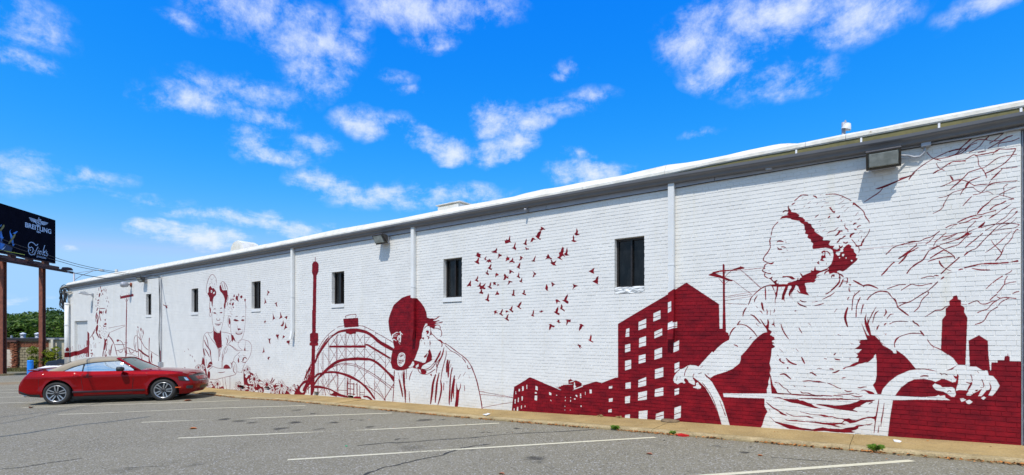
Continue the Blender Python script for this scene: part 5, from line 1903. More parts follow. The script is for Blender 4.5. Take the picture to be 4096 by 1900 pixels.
tx = [wx(p[0]) for p in TOP]; tz = [on_wall(p[0], p[1], .1)[1] for p in TOP]
def top_z(x): return float(np.interp(x, tx, tz))+.004*mnoise.noise(Vector((x*2.1, 0, 0)))
def rprof(x):
    w1 = .004*mnoise.noise(Vector((x*3, 7, 0)))
    zb = RB(x); zt = max(top_z(x), zb+.05); zm = zb+min(.07, (zt-zb)*.55)
    return [(-.055+w1, zb+w1), (-.066+w1, zb+.02), (-.062+w1*2, zm), (-.045, zm+.012), (.04, zt-.012), (.12, zt), (.5, zt-.01), (1.1, RB(x)+.02), (1.1, RB(x)-.1), (-.02, RB(x)-.06), (-.024, zb-.001)]
def edge_sections():
    cuts = [GX0-.01, -33, -24, -17.9, -12.3, -8.1, -5.2, wx(2662), -1.2, wx(3384), 1.6, 6.]
    for a, b in zip(cuts[:-1], cuts[1:]):
        extrude_x(list(np.arange(a+.003, b-.003, .12))+[b-.003], rprof, 'roof_edge', M_ROOF, bld)
edge_sections()
MB().box(WX0, 13, 1.0, 24, ROOFZ-.06, ROOFZ+.03).build('roof', M_ROOF, bld)

# downspouts, flattened corrugated, kicked out at the foot; the mural's red runs over them
for px, pb in ((1171,1356),(1654,1357),(2687,1357)):
    x = wx(px, -.05); z1 = gz(x)+.004; z0 = on_wall(px, pb, -.06)[1]; hw = .054
    prof = []
    for k in range(13):
        u = -hw+2*hw*k/12; prof.append((x+u, -.098+(.005 if k % 2 else 0)))
    prof += [(x+hw, -.028), (x-hw, -.028)]
    mb = MB(); n = len(prof)
    for (z, dy, s) in ((z0, -.05, .86), (z0+.05, -.042, .92), (z0+.27, 0, 1), (z1-.12, 0, 1), (z1, 0, 1)):
        for (p, q) in prof: mb.v.append((x+(p-x)*s, q+dy+(0 if q < -.05 else .012), z))
    for i in range(4):
        for k in range(n): a = i*n+k; b = i*n+(k+1) % n; mb.f.append((a, b, b+n, a+n))
    ds = mb.build('downspout', M_TRIM, bld)
    MB().box(x-hw-.006, x+hw+.006, -.1, -.026, z0+1.35, z0+1.38).build('strap', M_TRIM, ds)
# thin black strand standing in for the joint shadow at the fascia foot
MB().tube([(x, -.02+.004*math.sin(x*3), WTOP+.002+.006*mnoise.noise(Vector((x*1.3, 3, 0)))) for x in np.arange(WX0+.1, WX1, .4)], .009, 5).build('cable', M_CABLE, bld)

# roof-top pieces
def roof_pt(px, py, y=1.2): x, z = on_wall(px, py, y); return x, z
x, z = roof_pt(466, 1078, .6); MB().tube([(x, .6, ROOFZ-.05), (x, .6, z)], .07, 10).lathe([(.12, ROOFZ), (.10, ROOFZ+.06), (.07, ROOFZ+.1)], 10, Matrix.Translation((x, .6, 0))).build('vent_pipe', M_ROOF, bld)
xa, za = roof_pt(948, 974, 1.4); xb, _ = roof_pt(1006, 990, 1.4)
hood = MB(); pr = [(0, -.3), (.10, .02), (.30, .18), (.6, .22), (.9, .10), (1.1, -.3)]
pr = [(xa+(xb-xa)*(p/1.1), za-.2+q) for p, q in pr]; hood.prism(pr, 1.1, 1.8, 'y'); hood.build('vent_hood', M_ROOF, bld, bevel=.01)
xa, za = roof_pt(1746, 822, 1.4); xb, zb = roof_pt(1838, 822, 1.4)
MB().box(xa, xb, 1.4, 2.2, ROOFZ-.05, za-.02).build('roof_curb', M_ROOF, bld, bevel=.05)
MB().box(xa-.02, xb+.03, 1.38, 2.24, za-.02, za+.005).build('curb_lid', M_ROOF, bld, bevel=.004)

# ------------------------------------------------------------------ lamps and pipes fixed to the wall
def floodlight(px0, px1, pyt, pyb, label, w=None, tilt=0):
    x = (wx(px0, -.2)+wx(px1, -.2))/2
    t_ = thing('floodlight', label, 'floodlight', (x, 0, 0), 0, 'box floodlights on the white wall'); return t_, x
def build_flood(x, zc, label, w=.47):
    t_ = thing('floodlight', label, 'floodlight', (x, 0, zc), 0, 'box floodlights on the white wall'); h = w/2
    MB().prism([(-.001,-.12),(-.001,.11),(-.12,.125),(-.12,-.12)], -h*.72, h*.72).build('back_box', M_GREY, t_, bevel=.008)
    MB().prism([(-.121,-.125),(-.121,.13),(-.345,.15),(-.365,.125)], -h, h).build('housing', M_BRONZE, t_, bevel=.006)
    t_.scale = (.86, .9, .86)
    # frame round the lens
    fr = MB()
    A, B = Vector((0,-.362,.128)), Vector((0,-.19,-.135))
    e = (B-A).normalized(); nrm = Vector((0, e.z, -e.y))*-1
    if nrm.y > 0: nrm = -nrm
    def P(u, v, k): q = A+e*v+nrm*k; return (u, q.y, q.z)
    L_ = (B-A).length; b_ = .03
    for (u0, u1, v0, v1) in ((-h, h, 0, b_), (-h, h, L_-b_, L_), (-h, -h+b_, b_, L_-b_), (h-b_, h, b_, L_-b_)):
        fr.add([P(u0,v0,0),P(u1,v0,0),P(u1,v1,0),P(u0,v1,0),P(u0,v0,.022),P(u1,v0,.022),P(u1,v1,.022),P(u0,v1,.022)], [(0,1,2,3),(4,5,6,7),(0,1,5,4),(1,2,6,5),(2,3,7,6),(3,0,4,7)])
    fr.build('lens_frame', M_BRONZE, t_)
    g = MB(); i_ = b_
    g.add([P(-h+i_,i_,.005),P(h-i_,i_,.005),P(h-i_,L_-i_,.005),P(-h+i_,L_-i_,.005),P(-h+i_+.02,i_+.012,.03),P(h-i_-.02,i_+.012,.03),P(h-i_-.02,L_-i_-.045,.075),P(-h+i_+.02,L_-i_-.045,.075)], [(4,5,6,7),(0,1,5,4),(1,2,6,5),(2,3,7,6),(3,0,4,7)])
    g.build('lens', M_LENS, t_)
    for sx in (-h-.004, h-.004):
        for dz in (-.08, .1): MB().box(sx, sx+.008, -.15, -.135, dz-.006, dz+.006).build('screw', M_GREY, t_)
    return t_
def face_z(px, py, y): return on_wall(px, py, y)[1]
f3x = (wx(3468, -.3)+wx(3600, -.3))/2
build_flood(f3x, face_z(3535, 632, -.28), 'large grey box floodlight with wide glass lens below the gutter, nearest the painted tree branches', .485)
f2x = (wx(1487, -.33)+wx(1527, -.33))/2
build_flood(f2x, face_z(1520, 958, -.2), 'box floodlight seen side-on, on the wall above the painted roller coaster', .46)
f1x = (wx(549, -.3)+wx(566, -.3))/2-.1
build_flood(f1x, face_z(560, 1119, -.2), 'box floodlight above the painted utility pole near the overhead cables', .5)
# round jar lamp with a rusty base
x, z = on_wall(526, 1139); jl = thing('jar_lamp', 'small round grey lamp on a rusty base, just left below a box floodlight', 'wall lamp', (x, 0, z))
Mj = Matrix.Rotation(R(90), 4, 'X')
MB().lathe([(.0,0),(.10,0),(.10,.05),(.05,.07),(0,.07)], 14, Mj).build('base', plain('rust', (.22,.06,.03), .8, 0, .4, 20), jl, True)
MB().tube([(0,-.06,0),(0,-.16,0)], .03, 8).build('arm', M_GREY, jl, True)
MB().lathe([(0,0),(.09,.02),(.13,.08),(.13,.26),(.10,.32),(0,.33)], 16, Matrix.Translation((0,-.12,0)) @ Matrix.Rotation(R(95), 4, 'X')).build('lamp_shade', M_GREY, jl, True)
# shoebox lamp on an arm near the door
x, z = on_wall(373, 1180); sl = thing('arm_lamp', 'pale shoebox lamp reaching out on an arm above the double door', 'wall lamp', (x, 0, z))
MB().box(-.09,.09,-.05,0,-.09,.09).build('base', M_GREY, sl, bevel=.01)
MB().tube([(0,-.04,0),(-.02,-.14,.02),(-.05,-.24,.04)], .035, 8).build('arm', M_GREY, sl, True)
MB().prism([(-.2,-.03),(-.22,.08),(-.38,.18),(-.58,.14),(-.60,.06)], -.26, .06).build('lamp_head', plain('pale_lamp_metal', (.55,.56,.56), .4), sl, bevel=.012)
x0 = x-.18; MB().tube([(x-.02,-.012,z-.1),(x-.1,-.012,z-.62),(x-.3,-.012,z-.64),(x-.02,-.012,z-.70)], .012, 5).build('conduit_run', M_GREY, None)
tag(bpy.data.objects['conduit_run'], 'thin bent pipe hanging below the pale lamp above the door', 'conduit')
# camera-like sensor with its thin conduit, between the second and third downspout
pp = [(1905,885),(1913,876),(1960,868),(2040,852),(2108,838)]
cd = MB().tube([(on_wall(a, b, -.03)[0], -.03, on_wall(a, b, -.03)[1]) for a, b in pp], .011, 6).build('sensor_conduit', M_GREY)
tag(cd, 'thin painted conduit under the fascia that ends at the small sensor box', 'conduit')
x, z = on_wall(2110, 838, -.04)
sb = thing('sensor_box', 'small pale sensor box above the flock of painted birds', 'sensor', (x, 0, z))
MB().box(-.03,.03,-.06,0,-.05,.05).build('base', M_GREY, sb, bevel=.006); MB().lathe([(0,0),(.025,0),(.025,.1),(.018,.11),(0,.11)], 12, Matrix.Translation((0,-.05,.0)) @ Matrix.Rotation(R(100), 4, 'X')).build('sensor_head', M_GREY, sb, True)
# boxes and pipes below the eaves at the right end
def jbox(px0, px1, py0, py1, label):
    a, zt = on_wall(px0, py0, -.08); b, zb = on_wall(px1, py1, -.08)
    o = MB().box(a, b, -.10, -.002, zb, zt).build('junction_box', M_GREY, None, bevel=.006); return tag(o, label, 'junction box')
jbox(3062, 3088, 660, 676, 'small pale junction box under the gutter, above and left of the painted woman')
jb = jbox(3684, 3724, 546, 582, 'pale square junction box under the gutter, just right of the large floodlight')
pz = lambda px, py, y=-.05: (on_wall(px, py, y)[0], y, on_wall(px, py, y)[1])
o = MB().tube([pz(3604,622,-.12), pz(3630,622,-.06), pz(3655,628), pz(3680,626), pz(3695,612), pz(3700,598), pz(3701,584)], .014, 8).build('flexible_conduit', M_GREY, None, True)
tag(o, 'curved flexible conduit joining the large floodlight to the junction box', 'conduit')
o = MB().tube([pz(3724,560), pz(3900,533), pz(4094,497), pz(4300,460)], .014, 8).build('conduit_pipe', M_GREY, None, True)
tag(o, 'upper of two long conduits under the gutter at the right corner', 'conduit', 'conduits under the gutter at the right')
o = MB().tube([pz(3724,574), pz(3900,547), pz(4094,510), pz(4300,473)], .014, 8).build('conduit_pipe', M_GREY, None, True)
tag(o, 'lower of two long conduits under the gutter at the right corner', 'conduit', 'conduits under the gutter at the right')
o = MB().tube([pz(3088,664), pz(3180,652), pz(3300,628), pz(3420,604), pz(3560,585), pz(3684,566)], .010, 6).build('thin_conduit', M_GREY, None, True)
tag(o, 'thin conduit behind the large floodlight between the two junction boxes', 'conduit')
# conduits and loose cables that run down the wall left of the third window
for i, (off, r_, wob, lab) in enumerate(((0, .016, 0, 'straight pale conduit running down the wall beside loose cables'), (-.10, .012, .06, 'black cable hanging loosely down the wall, wavier of the pair'), (-.17, .010, .03, 'thin black cable hanging down the wall, leftmost of the bundle'))):
    x0 = wx(648)+off; z1 = on_wall(645, 1104)[1]
    zs = np.linspace(z1, walk_z(x0)+.5, 22)
    o = MB().tube([(x0+wob*math.sin(z*2.3+i)*1.1, -.03-abs(wob)*.5, z) for z in zs], r_, 6).build('wall_cable' if i else 'wall_conduit', M_GREY if i == 0 else M_CABLE, None, True)
    tag(o, lab, 'cable' if i else 'conduit')
a, zt = on_wall(632, 1445, -.1); b, _ = on_wall(645, 1445, -.1)
me_ = thing('meter_box', 'small grey utility box low on the wall where the cables end', 'utility box', ((a+b)/2, 0, zt-.25))
MB().box(-.14,.14,-.12,0,-.25,.22).build('box_body', M_GREY, me_, bevel=.01); MB().box(-.12,.12,-.13,-.12,-.22,.1).build('box_lid', M_GREY, me_, bevel=.003)
# service mast at the far corner, with coiled black cable
x = wx(264, -.2)
zt = on_wall(264, 1212, -.15)[1]; zb = ground_z(x)
mast = thing('service_mast', 'fat white painted service pipe at the far corner of the white building', 'pipe', (x, -.16, zb))
MB().tube([(0,0,0),(0,0,zt-zb)], .115, 16).build('pipe', M_TRIM, mast, True)
for k in (.6, 1.6, 3.0, zt-zb-.12): MB().lathe([(.125,k),(.13,k+.02),(.13,k+.05),(.125,k+.07)], 16).build('collar', M_TRIM, mast, True)
wh = MB(); c0 = Vector((x-.55, -.2, zt+.35)); rn = random.Random(4)
for i in range(10):
    pts = []
    for k in range(15):
        a = k/14*2*math.pi*.95+i*.7
        rr = .38+.2*rn.random(); pts.append(c0+Vector((math.cos(a)*rr*.95+.12*math.sin(i*2), .05*math.sin(i+k), math.sin(a)*rr*1.1-.05*i+.2)))
    wh.tube(pts, .022, 5)
o = wh.build('cable_loops', M_CABLE); tag(o, 'tangle of thick black cable loops beside the far corner of the building', 'cable')
o = MB().tube([(x+.45,-.08,zt+.95),(x-.3,-.15,zt+1.0),(x-.75,-.25,zt+.9)], .055, 8).build('cable_bracket', plain('weathered_grey', (.4,.38,.33)), None, True); tag(o, 'pale bent pipe arm above the black cable loops', 'pipe')
o = MB().tube([(x+.45,-.08,zt+.62),(x-.2,-.15,zt+.63)], .05, 8).build('lower_bracket', plain('weathered_grey2', (.4,.38,.33)), None, True); tag(o, 'short pale pipe arm just under the longer one at the corner', 'pipe')

# neighbour's rough block wall at the right edge of the picture
nb = thing('rough_block_wall', 'rough stone block wall painted pale green at the right end of the mural', 'wall', (1.3, 0, walk_z(1.3)))
def stone_mat():
    t = NT('green_white_stone'); P = t.pos(); c = t.mix(t.ramp(t.noise(P, 3, 5), .4, .6), (.55,.60,.50), (.38,.50,.36)); t.base(c); t.bump(t.noise(P, 18, 6, .7), .8, .03); return t.m
M_STONE = stone_mat(); zz = walk_z(1.3)-.15; rn = random.Random(8)
mortar = MB().box(.01, 2.6, .0, .25, -.15, WTOP-walk_z(1.3)+.15).build('mortar', plain('grey_mortar', (.16,.15,.17), .9, 0, .3, 12, .4), nb)
z = -.14
while z < WTOP-walk_z(1.3):
    hh = rn.uniform(.2, .34); xx = .02
    while xx < 2.5:
        w_ = rn.uniform(.3, .5) if xx > .02 else rn.uniform(.12, .45)
        o = MB().box(xx, xx+w_-.02, -.035, .02, z, min(z+hh-.02, WTOP-walk_z(1.3)+.1)).build('block', M_STONE, nb, bevel=.015, seg=1); xx += w_
    z += hh
# ------------------------------------------------------------------ ground
def strip(name, xs, ys, zf, mat, parent=None):
    v = []; f = []
    for x in xs:
        for y in ys: v.append((x, y, zf(x, y)))
    n = len(ys)
    for i in range(len(xs)-1):
        for j in range(n-1): a = i*n+j; f.append((a, a+n, a+n+1, a+1))
    return mesh_obj(name, v, f, mat, parent)
STAINS = [(1480,1707,16,1.0),(1415,1678,13,.8),(1445,1680,16,.7),(1330,1690,24,.8),(900,1677,30,.75),(960,1684,34,.6),(1010,1690,26,.6),(1120,1714,34,.8),(1180,1690,30,.9),(1700,1680,34,.6),(1770,1678,20,.5),
 (2070,1713,17,1.0),(1962,1729,13,.9),(1930,1729,14,.5),(2040,1728,15,.4),(1590,1757,15,.9),(1630,1755,13,.9),(2140,1832,42,.55),(2150,1850,30,.4),(2980,1810,14,.8),(2650,1762,9,.9),(1270,1717,24,.5),(1650,1790,60,.25),(2860,1785,22,.35),(3010,1789,10,.8),(2330,1711,26,.3),(2870,1790,8,.5),(1250,1655,22,.6),(1190,1640,26,.5),(640,1717,20,.35),(1900,1800,16,.4),(780,1860,40,.25),(500,1880,60,.2)]
def asphalt():
    t = NT('worn_asphalt'); P = t.pos()
    sep = t.n('ShaderNodeSeparateXYZ'); t.link(P, sep.inputs[0]); c2 = t.n('ShaderNodeCombineXYZ'); t.link(sep.outputs[0], c2.inputs[0]); t.link(sep.outputs[1], c2.inputs[1]); Q = c2.outputs[0]
    vo = t.n('ShaderNodeTexVoronoi'); vo.inputs['Scale'].default_value = 62; t.link(Q, vo.inputs['Vector'])
    g1 = t.noise(Q, 95, 3, .7); g2 = t.noise(Q, 24, 4, .6); big = t.noise(Q, .55, 5, .62); mid = t.noise(t.scale(Q, (1, 2.2, 1)), 1.6, 6, .65)
    c = t.mix(t.ramp(g1, .30, .70), (.124, .110, .078), (.318, .286, .203))
    vcol = t.n('ShaderNodeSeparateColor'); t.link(vo.outputs['Color'], vcol.inputs[0])
    c = t.mix(t.ramp(vcol.outputs[0], .86, .93, 0, .7), c, (.5, .48, .45))
    c = t.mix(t.ramp(vcol.outputs[1], .90, .95, 0, .75), c, (.035, .034, .034))
    c = t.mix(t.ramp(g2, .35, .75, 0, .28), c, (.085, .082, .075))
    c = t.mix(t.ramp(big, .35, .68, 0, .30), c, (.275, .25, .185))
    c = t.mix(t.ramp(mid, .60, .80, 0, .5), c, (.07, .068, .065))
    acc = None
    w = t.noise(Q, 5, 4, .6, col=True)
    wv = t.n('ShaderNodeVectorMath', operation='MULTIPLY_ADD'); t.link(w, wv.inputs[0]); wv.inputs[1].default_value = (.4, .4, 0); t.link(Q, wv.inputs[2])
    for (px, py, r, s) in STAINS:
        p = on_ground(px, py); dpt = (py-Y_HOR); sz = r*1.05*(EYE-ground_z(p.x))/dpt
        d = t.n('ShaderNodeVectorMath', operation='DISTANCE'); t.link(wv.outputs[0], d.inputs[0]); d.inputs[1].default_value = (p.x+.2, p.y+.2, 0)
        v = t.ramp(d.outputs['Value'], sz*.45, sz*1.1, min(1, s*1.35), 0)
        acc = v if acc is None else t.math('MAXIMUM', acc, v)
    c = t.mix(t.math('MULTIPLY', acc, t.ramp(t.noise(Q, 9, 4), .3, .6, .6, .97)), c, (.022, .022, .024))
    # rusty drips far left, pale sandy dust along the kerb
    r_ = on_ground(30, 1534)
    d = t.n('ShaderNodeVectorMath', operation='DISTANCE'); t.link(wv.outputs[0], d.inputs[0]); d.inputs[1].default_value = (r_.x, r_.y, 0)
    c = t.mix(t.ramp(d.outputs['Value'], .3, 2.0, .5, 0), c, (.26, .16, .07))
    c = t.mix(t.math('MULTIPLY', t.ramp(sep.outputs[1], -1.35, -1.0, 0, .5), t.ramp(g2, .3, .6)), c, (.16, .12, .075))
    t.base(c); t.rough(.95); t.b.inputs['Specular IOR Level'].default_value = .06
    t.bump(t.math('ADD', g1, t.math('MULTIPLY', vo.outputs['Distance'], -1.2)), .55, .006)
    return t.m
M_ASPH = asphalt()
knots = sorted(set([x for x in WALL_X if -60 <= x <= 12]+list(np.arange(-60, 12.1, 3))))
lot = strip('parking_lot', [x for x in knots if x >= -45.5]+[40], [-60, -30, -18, -12, -8, -5, -3, -1.05], lambda x, y: ground_z(x), M_ASPH); tag(lot, 'worn grey asphalt parking lot', 'parking lot', kind='structure')
far_lot = strip('side_lot', [x for x in knots if -46.5 <= x <= WX0]+[WX0], [-1.05, 12, 30], lambda x, y: ground_z(x)-.002, M_ASPH); tag(far_lot, 'asphalt beyond the far corner of the white building', 'parking lot', kind='structure')
t = NT('dry_ground'); P = t.pos()
c = t.mix(t.ramp(t.noise(P, .25, 6, .6), .4, .6), (.24, .20, .14), (.13, .125, .07)); c = t.mix(t.ramp(t.noise(P, 7, 5), .4, .8), c, (.05, .07, .02)); t.base(c); t.rough(.95); M_DIRT = t.m
gnd = strip('ground', [-1500, -60]+[x for x in knots if x > -60]+[40, 1500], [-1500, -60, 0, 60, 1500], lambda x, y: ground_z(x)-.03, M_DIRT); tag(gnd, 'dry dirt ground reaching to the horizon', 'ground', kind='structure')

# pavement along the wall and its kerb
def concrete(name, a, b, sc=1.):
    t = NT(name); P = t.pos(); f = t.noise(P, 1.4*sc, 6, .62); g = t.noise(P, 48, 4, .65); h = t.noise(t.scale(P, (1, 3, 1)), 2.8, 6, .7)
    c = t.mix(t.ramp(f, .32, .70), a, b); c = t.mix(t.ramp(g, .4, .75, 0, .5), c, tuple(v*.55 for v in a)); c = t.mix(t.ramp(h, .56, .72, 0, .5), c, (.20, .155, .10))
    vo = t.n('ShaderNodeTexVoronoi'); vo.inputs['Scale'].default_value = 75; t.link(P, vo.inputs['Vector']); vc = t.n('ShaderNodeSeparateColor'); t.link(vo.outputs['Color'], vc.inputs[0])
    c = t.mix(t.ramp(vc.outputs[0], .88, .94, 0, .22), c, (.62, .50, .32)); c = t.mix(t.ramp(vc.outputs[1], .92, .96, 0, .3), c, (.10, .08, .06))
    t.base(c); t.rough(.9); t.b.inputs['Specular IOR Level'].default_value = .08; t.bump(g, .35, .006); return t.m
M_WALK = concrete('sandy_concrete', (.29, .203, .088), (.45, .318, .14))
M_KERB = concrete('dirty_kerb', (.27, .205, .105), (.52, .40, .22), 3)
cuts = [-41.5, -33, -27, -22.4, -19.5, -15.7, -12.2, wx(1830), -5.3, wx(2820)-.6, -.55, 2.4, 8]
KY0, KY1 = -.985, -.84
rnd = random.Random(5)
sw = bpy.data.objects.new('pavement', None); COL.objects.link(sw); tag(sw, 'sandy concrete pavement along the foot of the wall', 'pavement', kind='structure')
for a, b in zip(cuts[:-1], cuts[1:]):
    dz = rnd.uniform(-.006, .006); mb = MB(); xs = [a+.004]+[x for x in np.arange(math.ceil(a), b, .5) if a+.1 < x < b-.1]+[b-.004]
    for x in xs:
        z = walk_z(x)+dz
        prof = [(.05, z+.012), (-.4, z+.004), (KY1, z-.004), (KY1-.004, z-.02), (KY1-.006, z-.3), (.05, z-.3)]
        for (y, q) in prof: mb.v.append((x, y, q))
    n = 6
    for i in range(len(xs)-1):
        for k in range(n): p = i*n+k; q = i*n+(k+1) % n; mb.f.append((p, q, q+n, p+n))
    mb.f += [tuple(range(n))[::-1], tuple((len(xs)-1)*n+k for k in range(n))]
    mb.build('slab', M_WALK, sw)
    mb = MB(); xs = [a+.003]+[x for x in np.arange(a+.15, b-.1, .15)]+[b-.003]
    for x in xs:
        z = walk_z(x)+dz*.6; w_ = .012*mnoise.noise(Vector((x*2.4, 1, 0)))+.008*mnoise.noise(Vector((x*9, 5, 0)))
        for (y, q) in [(KY1-.010, z-.006), (KY0+.035, z-.008+w_*.3), (KY0+.012+w_, z-.02), (KY0+w_, z-.045), (KY0-.012+w_, z-.3), (KY1-.012, z-.3)]: mb.v.append((x, y, q))
    for i in range(len(xs)-1):
        for k in range(n): p = i*n+k; q = i*n+(k+1) % n; mb.f.append((p, q, q+n, p+n))
    mb.f += [tuple(range(n))[::-1], tuple((len(xs)-1)*n+k for k in range(n))]
    mb.build('kerb', M_KERB, sw)

# painted bay lines
def line_mat():
    t = NT('faded_line_paint'); P = t.pos()
    t.base(t.mix(t.ramp(t.noise(P, 30, 4), .3, .7), (.52, .47, .32), (.68, .62, .44))); t.rough(.7)
    at = t.n('ShaderNodeAttribute', attribute_name='wear')
    f = t.noise(P, 42, 4, .7); a = t.ramp(t.math('ADD', t.math('MULTIPLY', f, .9), at.outputs['Fac']), .62, .80)
    tr = t.n('ShaderNodeBsdfTransparent'); mx = t.n('ShaderNodeMixShader'); t.link(a, mx.inputs[0]); t.link(tr.outputs[0], mx.inputs[1]); t.link(t.b.outputs[0], mx.inputs[2]); t.link(mx.outputs[0], t.out.inputs[0])
    return t.m
M_LINE = line_mat()
def bay_line(p, q, wear, w=.085):
    """wear: list of (position along the line 0..1, coverage)"""
    p = Vector((p.x, p.y)); q = Vector((q.x, q.y)); d = (q-p).normalized(); n = Vector((-d.y, d.x))*w/2; m = 40
    v = []; f = []; wr = []
    for i in range(m+1):
        c = p+(q-p)*i/m
        j = .006*mnoise.noise(Vector((c.x*3, c.y*3, 0)))
        for s in (-1, 1):
            e = c+n*(s+j*20*.1); v.append((e.x, e.y, ground_z(e.x)+.004)); wr.append(float(np.interp(i/m, [a for a, _ in wear], [b for _, b in wear])))
    for i in range(m): a = 2*i; f.append((a, a+2, a+3, a+1))
    o = mesh_obj('bay_line', v, f, M_LINE, lot)
    at = o.data.attributes.new('wear', 'FLOAT', 'POINT'); at.data.foreach_set('value', wr); return o
G = on_ground
full_ = [(0, .62), (1, .62)]
bay_line(G(2700, 1912), G(3648, 1843), full_, .10)
bay_line(G(1150, 1840), G(2622, 1750), [(0, .55), (.22, .5), (.33, .30), (.42, .30), (.5, .6), (1, .62)], .09)
bay_line(G(712, 1753), G(1997, 1693), [(0, .55), (.3, .45), (.42, .22), (.5, .18), (.62, .4), (.7, .62), (1, .62)])
bay_line(G(565, 1690), G(1567, 1652.5), [(0, .42), (.15, .35), (.3, .15), (.38, .15), (.46, .5), (.7, .6), (1, .62)])
bay_line(G(234, 1658), G(1222, 1622.5), [(0, .5), (.2, .5), (.25, .25), (.3, .5), (1, .6)])
bay_line(G(90, 1631), G(960, 1601), [(0, .6), (.3, .42), (.5, .5), (1, .6)])
def ext(px0, py0, px1, py1, back, fwd, cov):
    a, b = G(px0, py0), G(px1, py1); d = (b-a).normalized(); d45 = Vector((math.cos(R(45.5)), math.sin(R(45.5)), 0))
    bay_line(a-d45*back, a+d45*fwd, [(0, cov), (1, cov)])
ext(10, 1612.5, 178, 1605, 1.6, 5.2, .55); ext(10, 1589.5, 110, 1586, 1.6, 5.6, .5); ext(4, 1571.5, 60, 1571, 1.6, 6, .58); ext(4, 1560.5, 70, 1559.5, 1.6, 6, .55); ext(2, 1528, 16, 1527, 2.5, 2.2, .6)
ext(4, 1545, 60, 1544, 1.6, 6, .4)

# cracks in the asphalt
def crack(pts, w, name='crack'):
    P = [G(a, b, .0025) for a, b in pts]; rn = random.Random(len(pts)); out = []
    for i in range(len(P)-1):
        n_ = max(3, int((P[i+1]-P[i]).length/.09))
        for k in range(n_):
            c = P[i].lerp(P[i+1], k/n_); out.append(c+Vector((rn.uniform(-.022, .022), rn.uniform(-.022, .022), 0)))
    out.append(P[-1]); v = []; f = []
    for i, c in enumerate(out):
        d = (out[min(i+1, len(out)-1)]-out[max(i-1, 0)]).normalized(); n_ = Vector((-d.y, d.x, 0))*w*rn.uniform(.25, .75)
        for s in (-1, 1): e = c+n_*s; v.append((e.x, e.y, ground_z(e.x)+.0025))
    for i in range(len(out)-1): a = 2*i; f.append((a, a+2, a+3, a+1))
    return mesh_obj(name, v, f, M_CRACK, lot)
M_CRACK = plain('crack_filler', (.03, .03, .026), .95, 0, .4, 30)
crack([(1440,1905),(1478,1890),(1545,1868),(1600,1856),(1660,1843),(1700,1833),(1760,1822),(1800,1808),(1838,1793),(1880,1785),(1960,1775)], .04)
crack([(1430,1782),(1530,1772),(1640,1768),(1760,1758),(1900,1750),(2000,1738),(2080,1733),(2180,1729),(2290,1723),(2380,1718)], .042)
crack([(3090,1828),(3180,1836),(3260,1841),(3340,1848)], .016)
crack([(0,1876),(60,1872),(130,1862),(220,1848),(330,1832)], .028)
crack([(500,1872),(580,1866),(680,1862)], .012)

# ------------------------------------------------------------------ small things lying about
def flat_scrap(name, pts, mat, label, cat, lift=.01, th=.006, on='lot'):
    zf = (lambda x: ground_z(x)) if on == 'lot' else (lambda x: walk_z(x)+.006)
    P = [G(a, b, (0 if on == 'lot' else KERB)) for a, b in pts]; rn = random.Random(hash(label) % 99 if False else len(label))
    v = []; n = len(P)
    for s in (0, 1):
        for p in P: v.append((p.x, p.y, zf(p.x)+.003+(lift*rn.uniform(.3, 1.4) if s else 0)))
    c = sum((Vector(q) for q in v[n:]), Vector())/n; v.append((c.x, c.y, c.z+lift*.8))
    f = [tuple(range(n))]+[(i, (i+1) % n, n+(i+1) % n, n+i) for i in range(n)]+[(n+i, n+(i+1) % n, 2*n) for i in range(n)]
    return tag(mesh_obj(name, v, f, mat), label, cat)
M_PAPER = plain('paper', (.78, .78, .76), .7); M_RED = plain('red_plastic', (.55, .012, .012), .4)
flat_scrap('paper_scrap', [(1930,1659),(1948,1661),(1950,1656),(1962,1658),(1945,1664)], M_PAPER, 'torn white paper scrap on the pavement below the painted cap wearer', 'litter', on='walk')
flat_scrap('paper_scrap', [(3572,1764),(3590,1764),(3607,1769),(3600,1773),(3578,1770)], M_PAPER, 'folded white paper strip on the pavement next to a crack', 'litter', on='walk')
flat_scrap('red_rag', [(2697,1738),(2715,1740),(2740,1741),(2757,1746),(2735,1748),(2712,1745)], M_RED, 'crumpled red plastic strip in the gutter line by the kerb', 'litter', .025)
flat_scrap('green_scrap', [(1380,1783),(1388,1784),(1390,1787),(1383,1787)], plain('green_plastic', (.02,.30,.12)), 'tiny green plastic scrap on the asphalt', 'litter')
st = MB(); p = G(2681, 1688, KERB); st.lathe([(0,0),(.16,0),(.175,.02),(.16,.045),(0,.055)], 12, Matrix.Translation((p.x, p.y, walk_z(p.x)))); tag(st.build('flat_stone', plain('brown_stone', (.16,.11,.06), .9, 0, .4, 12, .5), None, True), 'flat brown stone on the pavement against the painted block of flats', 'stone')
def leaf(name, px, py, size, mat, label):
    p = G(px, py); rn = random.Random(int(px)); a = rn.uniform(0, 6)
    v = []; 
    for k, (u, w_) in enumerate([(-1,0),(-.4,.5),(.3,.45),(1,0),(.3,-.45),(-.4,-.5)]):
        x = (u*math.cos(a)-w_*math.sin(a))*size; y = (u*math.sin(a)+w_*math.cos(a))*size; v.append((p.x+x, p.y+y, ground_z(p.x)+.006+abs(w_)*size*.7))
    v += [(p.x, p.y, ground_z(p.x)+.004)]
    return tag(mesh_obj(name, v, [(i, (i+1) % 6, 6) for i in range(6)], mat), label, 'leaf')
M_LORA = plain('orange_leaf', (.45, .13, .02), .7); M_LBR = plain('brown_leaf', (.12, .05, .02), .8)
